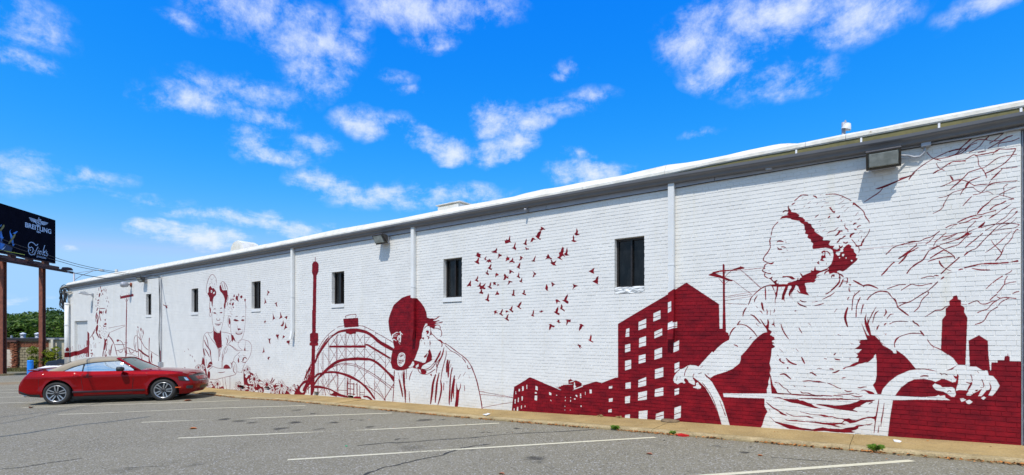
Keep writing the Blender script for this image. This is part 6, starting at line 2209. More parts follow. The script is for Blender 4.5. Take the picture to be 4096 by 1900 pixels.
leaf('fallen_leaf', 773, 1716, .075, M_LORA, 'orange fallen leaf lying alone on the open asphalt'); leaf('fallen_leaf', 2597, 1818, .05, plain('russet_leaf', (.30,.10,.05)), 'curled russet leaf on the asphalt below the long bay line'); leaf('fallen_leaf', 124, 1632, .11, M_LBR, 'dark brown leaf beside the end of the line near the rear wheel'); leaf('fallen_leaf', 3041, 1824, .035, M_LORA, 'small orange leaf between the kerb and the nearest bay line')
leaf('fallen_leaf', 751, 1604, .12, plain('rust_leaf', (.30,.09,.03)), 'rusty leaf in front of the car nose by the bay line'); leaf('fallen_leaf', 2006, 1897, .045, plain('rust_leaf2', (.30,.12,.06)), 'pale rusty leaf at the bottom edge of the view')
# leaf litter swept against the kerb: uncountable
lm = NT('leaf_litter'); P = lm.pos(); ob = lm.noise(P, 23, 2, .5); lm.base(lm.mix(lm.ramp(ob, .35, .62), (.14, .06, .02), (.52, .20, .04))); lm.rough(.8); M_LIT = lm.m
mb = MB(); rn = random.Random(21)
def litter_leaf(x, y, z, s):
    a = rn.uniform(0, 6.3); tl = rn.uniform(-.7, .7); M = Matrix.Translation((x, y, z+s*.35)) @ Matrix.Rotation(a, 4, 'Z') @ Matrix.Rotation(tl, 4, 'X')
    mb.add([tuple(M @ Vector(q)) for q in ((-s,0,0),(0,s*.45,.3*s),(s,0,0),(0,-s*.45,.3*s))], [(0,1,2),(0,2,3)])
for i in range(2600):
    x = 2.2-23*rn.random()**1.15
    cl = mnoise.noise(Vector((x*1.3, 2, 0)))+.5*mnoise.noise(Vector((x*5, 9, 0)))
    if rn.random() > .5+cl*1.3: continue
    y = KY0-.012-abs(rn.gauss(0, .045)); litter_leaf(x, y, ground_z(x), rn.uniform(.014, .044))
for i in range(40):
    x = rn.uniform(-16, 2); litter_leaf(x, rn.uniform(-.8, -.05), walk_z(x)+.008, rn.uniform(.01, .022))
for i in range(70):
    x = rn.uniform(-22, 2); litter_leaf(x, -1.1-abs(rn.gauss(0, .9)), ground_z(x), rn.uniform(.008, .02))
tag(mb.build('leaf_litter', M_LIT), 'dry brown and orange leaf litter gathered along the kerb', 'leaf litter', kind='stuff')
# weeds
wm = NT('weed_green'); P = wm.pos(); wm.base(wm.mix(wm.ramp(wm.noise(P, 30, 2), .4, .6), (.09,.19,.012), (.22,.36,.04))); wm.rough(.6); M_WEED = wm.m
def weed(px, py, s, n, label, base=None):
    p = base or G(px, py); rn = random.Random(int(px)*3); mb = MB(); z0 = 0
    for i in range(n):
        a = rn.uniform(0, 6.28); h = s*rn.uniform(.4, 1); r_ = s*rn.uniform(.3, 1.0); w_ = s*rn.uniform(.05, .10)
        c, sn = math.cos(a), math.sin(a); t_ = Vector((-sn, c, 0))
        pts = [Vector((0,0,0)), Vector((c*r_*.5, sn*r_*.5, h*.8)), Vector((c*r_, sn*r_, h*.7))]
        mb.add([tuple(pts[0]), tuple(pts[1]-t_*w_), tuple(pts[2]), tuple(pts[1]+t_*w_)], [(0,1,2),(0,2,3)])
    o = mb.build('weed', M_WEED); o.location = (p.x, p.y, (base.z if base else ground_z(p.x))); return tag(o, label, 'weed')
weed(3505, 1806, .125, 150, 'leafy green weed at the kerb below the painted handlebars'); weed(2462, 1719, .10, 120, 'low green weed at the kerb below the painted block of flats'); weed(2692, 1738, .08, 60, 'small weed sprouting at the kerb just above the red strip'); weed(3200, 1773, .05, 14, 'tiny sprig of weed at the kerb below the painted woman')
for px, py in ((2405,1672),(2482,1678)):
    weed(px, py, .08, 16, 'tuft of straw at the wall foot, ' + ('left' if px < 2450 else 'right') + ' of the two below the low skyline', base=Vector((wx(px), -.06, walk_z(wx(px))))).data.materials[0] = plain('straw%d' % px, (.42,.30,.13), .8)
# ------------------------------------------------------------------ the red convertible
def smooth_interp(x, X, Y):
    """monotone-ish cubic through the points"""
    X = np.array(X, float); Y = np.array(Y, float); m = np.gradient(Y, X)
    i = int(np.clip(np.searchsorted(X, x)-1, 0, len(X)-2)); h = X[i+1]-X[i]; t = min(1, max(0, (x-X[i])/h))
    sl = (Y[i+1]-Y[i])/h
    a, b = m[i], m[i+1]
    if sl == 0: a = b = 0
    else:
        a = np.clip(a/sl, 0, 3)*sl; b = np.clip(b/sl, 0, 3)*sl
    return float((2*t**3-3*t*t+1)*Y[i]+(t**3-2*t*t+t)*h*a+(-2*t**3+3*t*t)*Y[i+1]+(t**3-t*t)*h*b)
LEN = 4.78; FW, RW, WR = .88, 3.60, .338
TAIL = -LEN/2+(LEN-RW)*.20            # measured from the nose backwards
def XL(s): return LEN/2-(s if s < RW else RW+(s-RW)*.80)
def half_w(s):  return smooth_interp(s, [0,.03,.08,.16,.28,.45,.75,1.2,2.0,2.8,3.3,3.75,4.1,4.4,4.6,4.72,4.78], [.50,.63,.73,.80,.86,.895,.925,.922,.912,.915,.93,.94,.935,.92,.90,.885,.865])
def belt_z(s):  return smooth_interp(s, [0,.12,.3,.6,1.0,1.5,2.1,2.9,3.4,3.9,4.3,4.6,4.78], [.79,.825,.87,.915,.948,.972,.976,.988,1.006,1.02,1.02,1.015,1.01])
def hood_z(s):  return smooth_interp(s, [0,.12,.3,.7,1.2,1.6], [.815,.865,.915,.975,1.02,1.035]) if s < 1.6 else smooth_interp(s, [1.6,2.2,3.5,3.95,4.3,4.6,4.78], [1.03,1.0,1.0,1.05,1.065,1.06,1.035])
def low_z(s):
    z = smooth_interp(s, [0,.2,.6,1.3,3.3,4.1,4.5,4.78], [.23,.20,.20,.215,.215,.23,.30,.36])
    for c in (FW, RW):
        r = WR+.082; d = abs(s-c)
        if d < r: z = max(z, WR+math.sqrt(r*r-d*d))
    return z
def side_y(s, z):
    W = half_w(s); f = 0.
    f += np.interp(z, [.15,.22,.32,.36,.45,.6,.74,.835,.85,.90,1.0,1.05], [-.085,-.062,-.030,-.012,-.016,-.018,-.010,.002,-.002,-.040,-.105,-.14])
    for c in (FW, RW):                                # flares over the wheels
        r = math.hypot(s-c, (z-WR)); f += .020*math.exp(-((r-WR-.05)/.11)**2)
    if 2.75 < s < 3.45 and .36 < z < .86:             # scoop ahead of the rear wheel
        f -= .026*math.exp(-((s-3.02-(.86-z)*.16)/.13)**2)*min(1, (.86-z)/.08)*min(1, (z-.36)/.08)
    f -= .012*math.exp(-((z-.40)/.05)**2) if 1.4 < s < 3.2 else 0
    return W+f
def nose_shift(s, z):
    a = max(0, 1-s/.55)**1.5*np.interp(z, [.2,.34,.50,.60,.66,.80], [.16,.05,.0,.02,.06,.20])
    b = max(0, 1-(LEN-s)/.6)**1.5*np.interp(z, [.3,.42,.6,.72,.85,1.0], [.05,.0,.01,.06,.14,.22])
    return a-b
def body_pt(s, z, side=-1, off=0.):
    return Vector((XL(s)-nose_shift(s, z), side*(side_y(s, z)+off), z))
def paint_red():
    t = NT('candy_red_paint'); P = t.pos()
    t.rough(.4); t.b.inputs['Metallic'].default_value = .1; t.b.inputs['Coat IOR'].default_value = 1.36; t.b.inputs['Specular IOR Level'].default_value = 0; t.b.inputs['Coat Weight'].default_value = 1.; t.b.inputs['Coat Roughness'].default_value = .03
    fl = t.noise(t.objc(), 900, 1, .5)
    t.base(t.mix(t.ramp(fl, .4, .65), (.17, .0008, .002), (.27, .0015, .004))); return t.m
M_CAR = paint_red()
M_BLK = plain('black_trim', (.018, .019, .021), .45, 0, .15, 20); M_RUB = plain('tyre_rubber', (.022, .021, .02), .8, 0, .2, 30, .2)
M_CHR = plain('chrome', (.75, .75, .76), .12, 1, .03); M_ALU = plain('wheel_alloy', (.55, .56, .57), .28, .9, .08)
M_RIMD = plain('wheel_dark', (.035, .035, .038), .45, .4)
def cloth():
    t = NT('beige_canvas'); P = t.objc(); f = t.noise(P, 3, 6, .6)
    c = t.mix(t.ramp(f, .3, .7), (.28, .235, .165), (.35, .295, .215)); w = t.noise(P, 220, 2); c = t.mix(t.ramp(w, .4, .7, 0, .3), c, (.25, .2, .15)); t.base(c); t.rough(.9); t.bump(t.math('ADD', w, t.math('MULTIPLY', f, 3)), .3, .004); return t.m
M_TOP = cloth()
M_HLD = plain('smoked_headlight', (.03,.032,.036), .08)
def car_glass():
    t = NT('car_glass'); t.base((.62, .70, .70)); t.rough(.02); t.b.inputs['Metallic'].default_value = .8; t.b.inputs['Coat Weight'].default_value = .6; t.b.inputs['Coat Roughness'].default_value = .01; return t.m
M_CGL = car_glass()

car = thing('red_convertible', 'red two-door convertible with a raised beige soft top, parked nose towards the wall', 'car')
def sgrid(ss):
    out = [(ss[i]) for i in range(len(ss))]; return out
ST = sorted(set([round(v, 4) for v in list(np.linspace(0, .3, 9))+list(np.linspace(.3, LEN, 70))+[FW+(WR+.0818)*math.sin(a) for a in np.linspace(-1.57, 1.57, 25)]+[RW+(WR+.0818)*math.sin(a) for a in np.linspace(-1.57, 1.57, 25)]+[FW-.4205, FW+.4205, RW-.4205, RW+.4205]]))
NR = 16
mb = MB()
def zrow(s, j):
    lo, hi = low_z(s), belt_z(s); t_ = j/NR
    return lo+(hi-lo)*t_
for side in (-1, 1):
    base = len(mb.v)
    for s in ST:
        for j in range(NR+1): mb.v.append(tuple(body_pt(s, zrow(s, j), side)))
        # return of the arch or sill, inwards
    n = NR+1
    for i in range(len(ST)-1):
        for j in range(NR):
            a = base+i*n+j; q = (a, a+n, a+n+1, a+1); mb.f.append(q if side > 0 else q[::-1])
    b2 = len(mb.v)
    for s in ST:
        p = body_pt(s, low_z(s), side); mb.v.append((p.x, side*(abs(p.y)-.16 if abs(p.y) > .3 else 0), p.z+.01))
    for i in range(len(ST)-1): q = (base+i*n, b2+i, b2+i+1, base+(i+1)*n); mb.f.append(q)
# top surfaces: bonnet, deck
NT_ = 12
def top_pt(s, k):
    e = body_pt(s, belt_z(s), -1); W = abs(e.y); y = -W+2*W*k/NT_; u = abs(y)/W
    zc, zb = hood_z(s), belt_z(s); z = zb+(zc-zb)*(1-u**2.6)
    if .35 < s < 1.6: z += .016*math.exp(-((abs(y)-.36)/.055)**2)*min(1, (s-.35)/.3)
    xs_ = XL(s)-nose_shift(s, z)-.05*max(0, 1-s/.4)*(0)
    return (xs_, y, z)
base = len(mb.v)
for s in ST:
    for k in range(NT_+1): mb.v.append(top_pt(s, k))
n = NT_+1
for i in range(len(ST)-1):
    for k in range(NT_): a = base+i*n+k; mb.f.append((a, a+1, a+n+1, a+n))
# nose and tail caps
for s, flip in ((0, 0), (LEN, 1)):
    rows = []
    for j in range(NR+1):
        z = zrow(s, j); W = side_y(s, z); r = []
        for k in range(11):
            y = -W+2*W*k/10; bul = .055*(1-(y/W)**2)*(1 if s == 0 else -1)
            r.append(len(mb.v)); mb.v.append((XL(s)-nose_shift(s, z)+bul, y, z))
        rows.append(r)
    for j in range(NR):
        for k in range(10):
            q = (rows[j][k], rows[j][k+1], rows[j+1][k+1], rows[j+1][k]); mb.f.append(q if flip else q[::-1])
body = mb.build('body', M_CAR, car, True, weld=True)
bm = bmesh.new(); bm.from_mesh(body.data)
for e in bm.edges:
    if e.is_manifold and e.calc_face_angle(0) > R(50): e.smooth = False
bm.to_mesh(body.data); bm.free()
# dark underbody and wheel housings
ub = MB()
ub.box(TAIL+.9, LEN/2-.75, -.76, .76, .125, .5); ub.box(TAIL+.35, LEN/2-.3, -.66, .66, .25, .62)  # lower box hung deeper to add a dark shade band below the sills
for c in (FW, RW):
    for sd in (-1, 1):
        M = Matrix.Translation((LEN/2-c, 0, WR)) @ Matrix.Rotation(R(90), 4, 'X')
        pr = [(WR+.095, sd*.62), (WR+.09, sd*.86)] 
        bs = len(ub.v)
        for (r_, h) in pr:
            for k in range(21):
                a = math.pi*k/20; ub.v.append((LEN/2-c+r_*math.cos(a), h, WR+r_*math.sin(a)))
        for k in range(20): ub.f.append((bs+k, bs+k+1, bs+21+k+1, bs+21+k))
        ub.box(LEN/2-c-.4, LEN/2-c+.4, sd*.60-.01, sd*.60+.01, .2, .78)
ub.build('underbody', M_BLK, car)
# patch of bodywork that follows the shell
def patch(name, outline, mat, parent, off=.004, side=-1, res=10, smooth=True):
    """outline: bottom row and top row of (s,z), filled between"""
    bot, top = outline; m = MB()
    bs = [np.array(p) for p in bot]; ts = [np.array(p) for p in top]
    def along(P, t_):
        d = [0]+[float(np.linalg.norm(P[i+1]-P[i])) for i in range(len(P)-1)]; c = np.cumsum(d)/sum(d); return np.array([np.interp(t_, c, [p[0] for p in P]), np.interp(t_, c, [p[1] for p in P])])
    NU, NV = res*2, res
    for i in range(NU+1):
        a, b = along(bs, i/NU), along(ts, i/NU)
        for j in range(NV+1): q = a+(b-a)*j/NV; m.v.append(tuple(body_pt(q[0], q[1], side, off)))
    for i in range(NU):
        for j in range(NV): a = i*(NV+1)+j; m.f.append((a, a+NV+1, a+NV+2, a+1))
    return m.build(name, mat, parent, smooth)
def seam(pts, w=.006, name='seam', parent=None, side=-1, off=.005):
    P = [body_pt(s, z, side, off) for s, z in pts]; return MB().tube(P, w, 4).build(name, M_BLK, parent)
for sd in (-1, 1):
    d_out = ([(1.70,.30),(1.72,.262),(2.0,.262),(2.9,.262),(2.96,.30)], [(1.67,.962),(2.0,.967),(2.5,.971),(2.9,.975),(3.0,.985)])
    dr = patch('door', ([(1.705,.27),(2.2,.265),(2.94,.27)], [(1.67,.967),(2.2,.970),(3.0,.984)]), M_CAR, car, .0035, sd, 12)
    seam([(1.70,.265),(1.685,.5),(1.668,.75),(1.66,.95)], .004, 'door_seam', dr, sd, .003); seam([(2.95,.265),(2.965,.5),(3.0,.75),(2.985,.86),(2.95,.96)], .004, 'door_seam', dr, sd, .003)
    seam([(1.70,.265),(2.2,.262),(2.95,.265)], .004, 'door_seam', dr, sd, .003)
    hb = body_pt(2.83, .85, sd, .012)
    MB().box(hb.x-.12, hb.x+.12, hb.y-.014, hb.y+.014, .835, .862).build('door_handle', M_CAR, dr, bevel=.008)
    MB().lathe([(0,0),(.045,.001),(.05,.004),(0,.006)], 14, Matrix.Translation((hb.x-.0, hb.y-sd*.009, .852)) @ Matrix.Rotation(R(90)*-sd, 4, 'X')).build('handle_recess', M_BLK, dr)
    patch('rocker_stripe', ([(1.36,.335),(2.2,.33),(3.2,.335)], [(1.36,.40),(2.2,.395),(3.2,.40)]), plain('stripe_black', (.03,.005,.007), .35), car, .0055, sd, 6)
    patch('sill_trim', ([(1.36,.165),(2.2,.165),(3.22,.165)], [(1.36,.235),(2.2,.235),(3.22,.235)]), M_BLK, car, .012, sd, 6)
    patch('rear_valance', ([(4.10,.235),(4.4,.26),(4.7,.34)], [(4.10,.325),(4.45,.335),(4.77,.46)]), M_BLK, car, .008, sd, 6)
    patch('headlight', ([(.17,.60),(.30,.605),(.46,.635)], [(.22,.755),(.34,.765),(.48,.765)]), M_HLD, car, .006, sd, 6)
    patch('headlight_chrome', ([(.19,.625),(.24,.625),(.27,.63)], [(.215,.715),(.27,.72),(.30,.72)]), M_CHR, car, .009, sd, 4)
    patch('side_marker', ([(.40,.40),(.5,.40),(.60,.40)], [(.40,.43),(.5,.43),(.60,.43)]), plain('amber_plastic', (.65,.10,.01), .2), car, .006, sd, 4)
    patch('fog_light', ([(.10,.36),(.18,.36),(.27,.37)], [(.10,.45),(.2,.46),(.27,.46)]), M_BLK, car, .006, sd, 4)
    seam([(1.66,.93),(1.45,.955),(1.0,.925),(.6,.885),(.3,.84),(.13,.80)], .004, 'bonnet_seam', body, sd, -.004)
    seam([(4.12,.80),(4.14,.6),(4.12,.42)], .0035, 'bumper_seam', body, sd, -.001)
    seam([(.52,.74),(.50,.58),(.56,.38)], .0035, 'bumper_seam', body, sd, -.001)
    patch('tail_light', ([(4.70,.72),(4.74,.72),(4.77,.72)], [(4.66,.88),(4.70,.88),(4.72,.88)]), plain('tail_red', (.25,.004,.01), .1), car, .006, sd, 4)
# grille, lower intake, badge
g = MB()
def nose_x(z, y, s=0): return LEN/2-nose_shift(0, z)+.055*(1-(y/side_y(0, z))**2)
def nose_quad(y0, y1, z0, z1, off, mb):
    ny = 10
    for k in range(ny):
        a, b = y0+(y1-y0)*k/ny, y0+(y1-y0)*(k+1)/ny
        mb.quad((nose_x(z0,a)+off,a,z0),(nose_x(z0,b)+off,b,z0),(nose_x(z1,b)+off,b,z1),(nose_x(z1,a)+off,a,z1))
nose_quad(-.50, .50, .60, .80, .006, g); gr = g.build('grille', M_BLK, car)
for sd in (-1, 1): patch('grille_side', ([(.0,.59),(.05,.59),(.11,.61)], [(.0,.79),(.07,.785),(.135,.76)]), M_BLK, gr, .007, sd, 4)
g = MB(); nose_quad(-.40, .40, .33, .43, .006, g); g.build('lower_intake', M_BLK, car)
x_ = nose_x(.68, 0); MB().box(x_+.008, x_+.022, -.07, .07, .655, .695).build('badge', M_CHR, gr, bevel=.006)
for z in (.60, .75): g = MB(); nose_quad(-.5, .5, z-.004, z+.004, .010, g); g.build('grille_trim', M_CHR, gr)
# soft top
STN = [2.08,2.2,2.45,2.75,3.0,3.15,3.28,3.40,3.50,3.58,3.68,3.80,3.92,4.02]
RZ  = [1.305,1.300,1.288,1.268,1.228,1.180,1.14,1.07,1.01,.985,.98,.99,.995,1.00]
RY  = [.60,.625,.655,.675,.69,.70,.72,.745,.77,.80,.82,.80,.76,.70]
CZ  = [1.365,1.388,1.415,1.422,1.408,1.39,1.365,1.33,1.29,1.25,1.20,1.14,1.08,1.03]
mb = MB(); m_ = 16
for s, rz, ry, cz in zip(STN, RZ, RY, CZ):
    for k in range(m_+1):
        th = math.pi*k/m_; y = -ry*math.cos(th); u = math.sin(th)**.62
        mb.v.append((XL(s), y, rz+(cz-rz)*u))
for i in range(len(STN)-1):
    for k in range(m_): a = i*(m_+1)+k; mb.f.append((a, a+1, a+m_+2, a+m_+1))
top = mb.build('soft_top', M_TOP, car, True)
rw = MB()
rw_pts = []
for s, fz in ((3.50, .9), (3.86, .9)):
    rz, ry, cz = np.interp(s, STN, RZ), np.interp(s, STN, RY), np.interp(s, STN, CZ)
    rw_pts += [(XL(s)-.006, -.36, rz+(cz-rz)*.97+.010), (XL(s)-.006, .36, rz+(cz-rz)*.97+.010)]
rw.quad(rw_pts[0], rw_pts[1], rw_pts[3], rw_pts[2]); rw.build('rear_window', M_CGL, top)
# side glass between belt and the roof line
for sd in (-1, 1):
    S_ = list(np.linspace(1.80, 3.52, 24)); mb = MB(); mb2 = MB(); line = []
    def roofline(s): return float(np.interp(s, [1.66,1.8,2.08,2.2,2.45,2.75,3.0,3.15,3.28,3.40,3.50,3.58], [1.0,1.10,1.292,1.290,1.279,1.257,1.217,1.169,1.12,1.06,1.0,.975]))
    def gl_pt(s, z, off=0):
        yb = side_y(s, .972)-.035; z1 = roofline(s); yr = float(np.interp(s, [1.6,2.08]+STN[1:10], [.80,.60]+[v+.004 for v in RY[1:10]]))
        t_ = (z-.972)/max(.02, (z1-.972)); y = yb+(yr-yb)*min(1, max(0, t_))**1.15; return (XL(s), sd*(y+off), z)
    def pane(s0, s1, name):
        m = MB(); N_ = 16; K_ = 6
        for i in range(N_+1):
            s = s0+(s1-s0)*i/N_; z1 = max(.975, roofline(s)-.012)
            for j in range(K_+1): m.v.append(gl_pt(s, .962+(z1-.962)*j/K_))
        for i in range(N_):
            for j in range(K_): a = i*(K_+1)+j; m.f.append((a, a+K_+1, a+K_+2, a+1))
        return m.build(name, M_CGL, car, True)
    pane(1.70, 2.985, 'side_window'); pane(3.02, 3.56, 'quarter_window')
    MB().tube([gl_pt(s, roofline(s)-.004, .004) for s in np.linspace(1.70, 3.57, 30)], .011, 6).build('window_seal', M_BLK, car, True)
    MB().tube([gl_pt(s, .972, .008) for s in np.linspace(1.62, 3.57, 20)], .010, 6).build('belt_trim', M_BLK, car, True)
    MB().tube([gl_pt(3.0, .95, .004), gl_pt(3.0, 1.10, .004), gl_pt(2.985, roofline(2.985)-.005, .004)], .014, 6).build('window_pillar', M_BLK, car, True)
    # red windscreen pillar
    pl = MB(); A = [Vector((LEN/2-1.52, sd*.80, .965)), Vector((LEN/2-1.80, sd*.725, 1.135)), Vector((LEN/2-2.14, sd*.60, 1.345)), Vector((LEN/2-2.2, sd*.585, 1.36))]
    pl.tube(A, [.036,.034,.034,.03], 8); pl.build('windscreen_pillar', M_CAR, car, True)
    # mirror
    bx = LEN/2-1.98
    mm = MB(); prof = [(-.10,.0),(-.07,.05),(.02,.065),(.10,.045),(.13,.0)]
    M = Matrix.Translation((bx, sd*1.03, 1.045)) @ Matrix.Diagonal((.125,.115,.072,1))
    bmm = bmesh.new(); bmesh.ops.create_icosphere(bmm, subdivisions=3, radius=1)
    for v in bmm.verts:
        v.co = Vector((math.copysign(abs(v.co.x)**.7, v.co.x), math.copysign(abs(v.co.y)**.75, v.co.y), math.copysign(abs(v.co.z)**.7, v.co.z)))
        if v.co.x < -.3: v.co.x = -.3-.12*(abs(v.co.x)-.3)
    bmesh.ops.transform(bmm, matrix=M, verts=bmm.verts)
    me = bpy.data.meshes.new('side_mirror'); bmm.to_mesh(me); bmm.free(); me.materials.append(M_BLK); me.polygons.foreach_set('use_smooth', [True]*len(me.polygons))
    mo = bpy.data.objects.new('side_mirror', me); COL.objects.link(mo); mo.parent = car
    MB().tube([(bx+.02, sd*.86, .985), (bx+.02, sd*.95, 1.01)], .025, 6).build('mirror_stalk', M_BLK, mo, True)
# windscreen and its header
ws = MB(); N_ = 8
for i in range(N_+1):
    t_ = i/N_
    for k in range(9):
        y = -1+2*k/8; W = .79+(.575-.79)*t_; bow = .10*(1-y*y)*(1-.5*t_); ws.v.append((LEN/2-(1.50+(2.16-1.50)*t_)+bow, y*W, .975+(1.365-.975)*t_+.012*(1-y*y)))
for i in range(N_):
    for k in range(8): a = i*9+k; ws.f.append((a, a+1, a+10, a+9))
M_WSG = plain('windscreen_glass', (.10,.17,.17), .03, .7, .05); ws.build('windscreen', M_WSG, car, True)
MB().tube([(LEN/2-2.17+.05*(1-(y/.6)**2), y, 1.366+.016*(1-(y/.6)**2)) for y in np.linspace(-.59, .59, 11)], .028, 6).build('windscreen_header', M_CAR, car, True)
MB().tube([(LEN/2-1.43+.06*(1-(y/.8)**2), y, 1.0) for y in np.linspace(-.6, .7, 9)], .012, 5).tube([(LEN/2-1.50, -.2, 1.0), (LEN/2-1.60, -.65, 1.045)], .01, 5).build('wipers', M_BLK, car)
# rear spoiler on its stalks, exhaust, plate
sp = MB(); pr = [(-.13,.0),(-.11,.022),(.02,.03),(.12,.012),(.12,-.004),(-.05,-.006)]
for y in np.linspace(-.80, .80, 17):
    dr_ = .06*(y/.8)**2
    for (a, b) in pr: sp.v.append((TAIL+.26+a+dr_, y, 1.075+b-.03*(abs(y)/.8)**3))
n = len(pr)
for i in range(16):
    for k in range(n): a = i*n+k; b = i*n+(k+1) % n; sp.f.append((a, b, b+n, a+n))
sp.f += [tuple(range(n)), tuple(16*n+k for k in range(n))]
spo = sp.build('spoiler', M_CAR, car, True)
for y in (-.55, .55): MB().box(TAIL+.21, TAIL+.30, y-.02, y+.02, .98, 1.055).build('spoiler_stalk', M_BLK, spo)
for y in (-.52, .52): MB().tube([(TAIL+.35, y, .27), (TAIL-.02, y, .27)], .045, 10).build('exhaust_tip', M_CHR, car, True)
# wheels
def make_wheel():
    w = bpy.data.objects.new('wheel', None); COL.objects.link(w); w.parent = car
    MX = Matrix.Rotation(R(90), 4, 'X')          # axle along y; outer face towards -y
    prof = [(.245,-.10),(.262,-.118),(.30,-.122),(.330,-.108),(.343,-.08),(.345,-.03),(.345,.03),(.343,.08),(.33,.108),(.28,.12),(.245,.10)]
    MB().lathe([(r_, -h) for r_, h in prof], 40, MX).build('tyre', M_RUB, w, True)
    gr_ = MB()
    for r_ in (.3455,): gr_.lathe([(r_, -.05),(r_+.0005, -.048),(r_, -.046)], 40, MX)
    MB().lathe([(.247,-.105),(.250,.112),(.243,.118),(.232,.112),(.222,.095),(.222,-.09)][::-1], 40, MX).build('rim', M_ALU, w, True)
    MB().lathe([(0,.045),(.222,.045),(.222,.02),(0,.02)], 32, MX).build('brake_disc', M_RIMD, w)
    for k in range(5):
        sp_ = MB(); a0 = 2*math.pi*k/5+math.pi/2
        for sg in (-1, 1):
            A = [(.055, sg*.010), (.085, sg*.042), (.228, sg*.062), (.230, sg*.030), (.10, sg*.016)]
            v = []
            for hgt, sc in ((.098, 1), (.062, 1.0)):
                for i, (r_, q) in enumerate(A):
                    h = hgt+.012*(r_/.23); x = r_*math.cos(a0)-q*math.sin(a0); z = r_*math.sin(a0)+q*math.cos(a0); v.append((x, -h, z))
            m = len(A); sp_.add(v, [tuple(range(m)), tuple(range(m, 2*m))]+[(i, (i+1) % m, m+(i+1) % m, m+i) for i in range(m)])
        sp_.build('spoke', M_ALU, w)
    MB().lathe([(0,.112),(.035,.112),(.042,.105),(.06,.10),(.062,.06)], 20, MX).build('hub_cap', M_RIMD, w, True)
    for k in range(5):
        a = 2*math.pi*(k+.5)/5+math.pi/2; MB().lathe([(0,.112),(.009,.112),(.010,.09)], 8, Matrix.Translation((.050*math.cos(a), 0, .050*math.sin(a))) @ MX).build('lug_nut', M_CHR, w)
    return w
w0 = make_wheel()
spots = [(LEN/2-FW, -.81, 0), (LEN/2-RW, -.81, 0), (LEN/2-FW, .81, math.pi), (LEN/2-RW, .81, math.pi)]
for i, (x, y, rz) in enumerate(spots):
    w = w0 if i == 0 else copy_tree(w0, car)
    w.location = (x, y, WR); w.rotation_euler = (0, (.35, .02, 1.1, 2.0)[i], 0) if rz == 0 else (0, (.35, .02, 1.1, 2.0)[i], rz)
Pr, Pf = on_ground(229, 1618.5), on_ground(656, 1602.5)
CAR_ANG = math.atan2(Pf.y-Pr.y, Pf.x-Pr.x); mid = (Pr+Pf)/2; dirc = Vector((math.cos(CAR_ANG), math.sin(CAR_ANG), 0)); lft = Vector((-dirc.y, dirc.x, 0))
CSC = min(1.05, (Pf-Pr).length/(RW-FW))
CAR_POS = mid+lft*.86-dirc*(LEN/2-(FW+RW)/2)*CSC
print('car', CAR_POS, math.degrees(CAR_ANG), (Pf-Pr).length)
car.location = (CAR_POS.x, CAR_POS.y, 0); car.scale = (CSC, 1, 1)
fz = ground_z(CAR_POS.x+dirc.x*1.36); bz = ground_z(CAR_POS.x-dirc.x*1.36)
car.location.z = (fz+bz)/2; slope = math.atan2(fz-bz, 2.72)
sr = ground_z(CAR_POS.x+dirc.y*.8); sl = ground_z(CAR_POS.x-dirc.y*.8); roll = math.atan2(sl-sr, 1.6)
car.rotation_euler = (Matrix.Rotation(CAR_ANG, 4, 'Z') @ Matrix.Rotation(-slope, 4, 'Y') @ Matrix.Rotation(roll, 4, 'X')).to_euler()
# ------------------------------------------------------------------ far left: billboard, old block building, trees
RV = Vector((float(W2[0]), float(N2[0]), 0)); FV = Vector((float(W2[1]), float(N2[1]), 0))   # camera right and forward on the ground
M_RUST = plain('rusty_steel', (.20, .062, .035), .8, 0, .35, 5, .3)
M_STEELD = plain('dark_rusty_steel', (.085, .035, .026), .8, 0, .35, 5)
# panel frame: u runs away from the camera along the board, v up
PD = (RV*-.166+FV).normalized(); PN = Vector((PD.y, -PD.x, 0))
if PN.dot(RV) < 0: PN = -PN
P0 = at_depth(219.5, 1051.5, 39.8); PZ0 = P0.z; PHT = 3.21; PW = 10.9
def on_panel(px, py):
    d = cam_dir(px, py); o = Vector((0, -D, EYE)); t_ = (P0-o).dot(PN)/d.dot(PN); q = o+d*t_
    return (q-P0).dot(PD), q.z-PZ0
def panel_world(u, v, k=0.): return P0+PD*u+PN*k+Vector((0,0,v))
bb = thing('billboard', 'black jewellers billboard with white lettering on two rusty steel posts', 'billboard', (0,0,0))
def slab(u0, u1, v0, v1, k0, k1, name, mat, parent=bb, bevel=0):
    m = MB(); c = [panel_world(u, v, k) for v in (v0, v1) for (u, k) in ((u0,k0),(u1,k0),(u1,k1),(u0,k1))]
    m.add(c, [(0,3,2,1),(4,5,6,7),(0,1,5,4),(1,2,6,5),(2,3,7,6),(3,0,4,7)]); return m.build(name, mat, parent, bevel=bevel, weld=True)
M_BBK = plain('billboard_black', (.0045, .0045, .010), .9, 0, .3, 2); M_BBK.node_tree.nodes['Principled BSDF'].inputs['Specular IOR Level'].default_value = .04
board = slab(-PW, 0, 0, PHT, -.12, 0, 'board', M_BBK)
slab(-PW-.02, .03, -.05, 0, -.14, .02, 'board_rim', M_STEELD); slab(-PW-.02, .03, PHT, PHT+.03, -.14, .015, 'board_rim', M_BBK); slab(0, .03, 0, PHT, -.14, .02, 'board_rim', M_BBK)
M_LET = plain('printed_pale_blue', (.50, .60, .74), .5, 0, .03); M_BLUE = plain('printed_blue', (.03, .17, .50), .5, 0, .5, 1.5); M_NAVY = plain('printed_navy', (.006, .014, .07), .5, 0, .5, 1); M_YEL = plain('printed_yellow', (.50, .46, .03), .5, 0, .1); M_GOLD = plain('printed_gold', (.22, .17, .03), .5, 0, .6, 6)
BF = (0, 800, .25105)
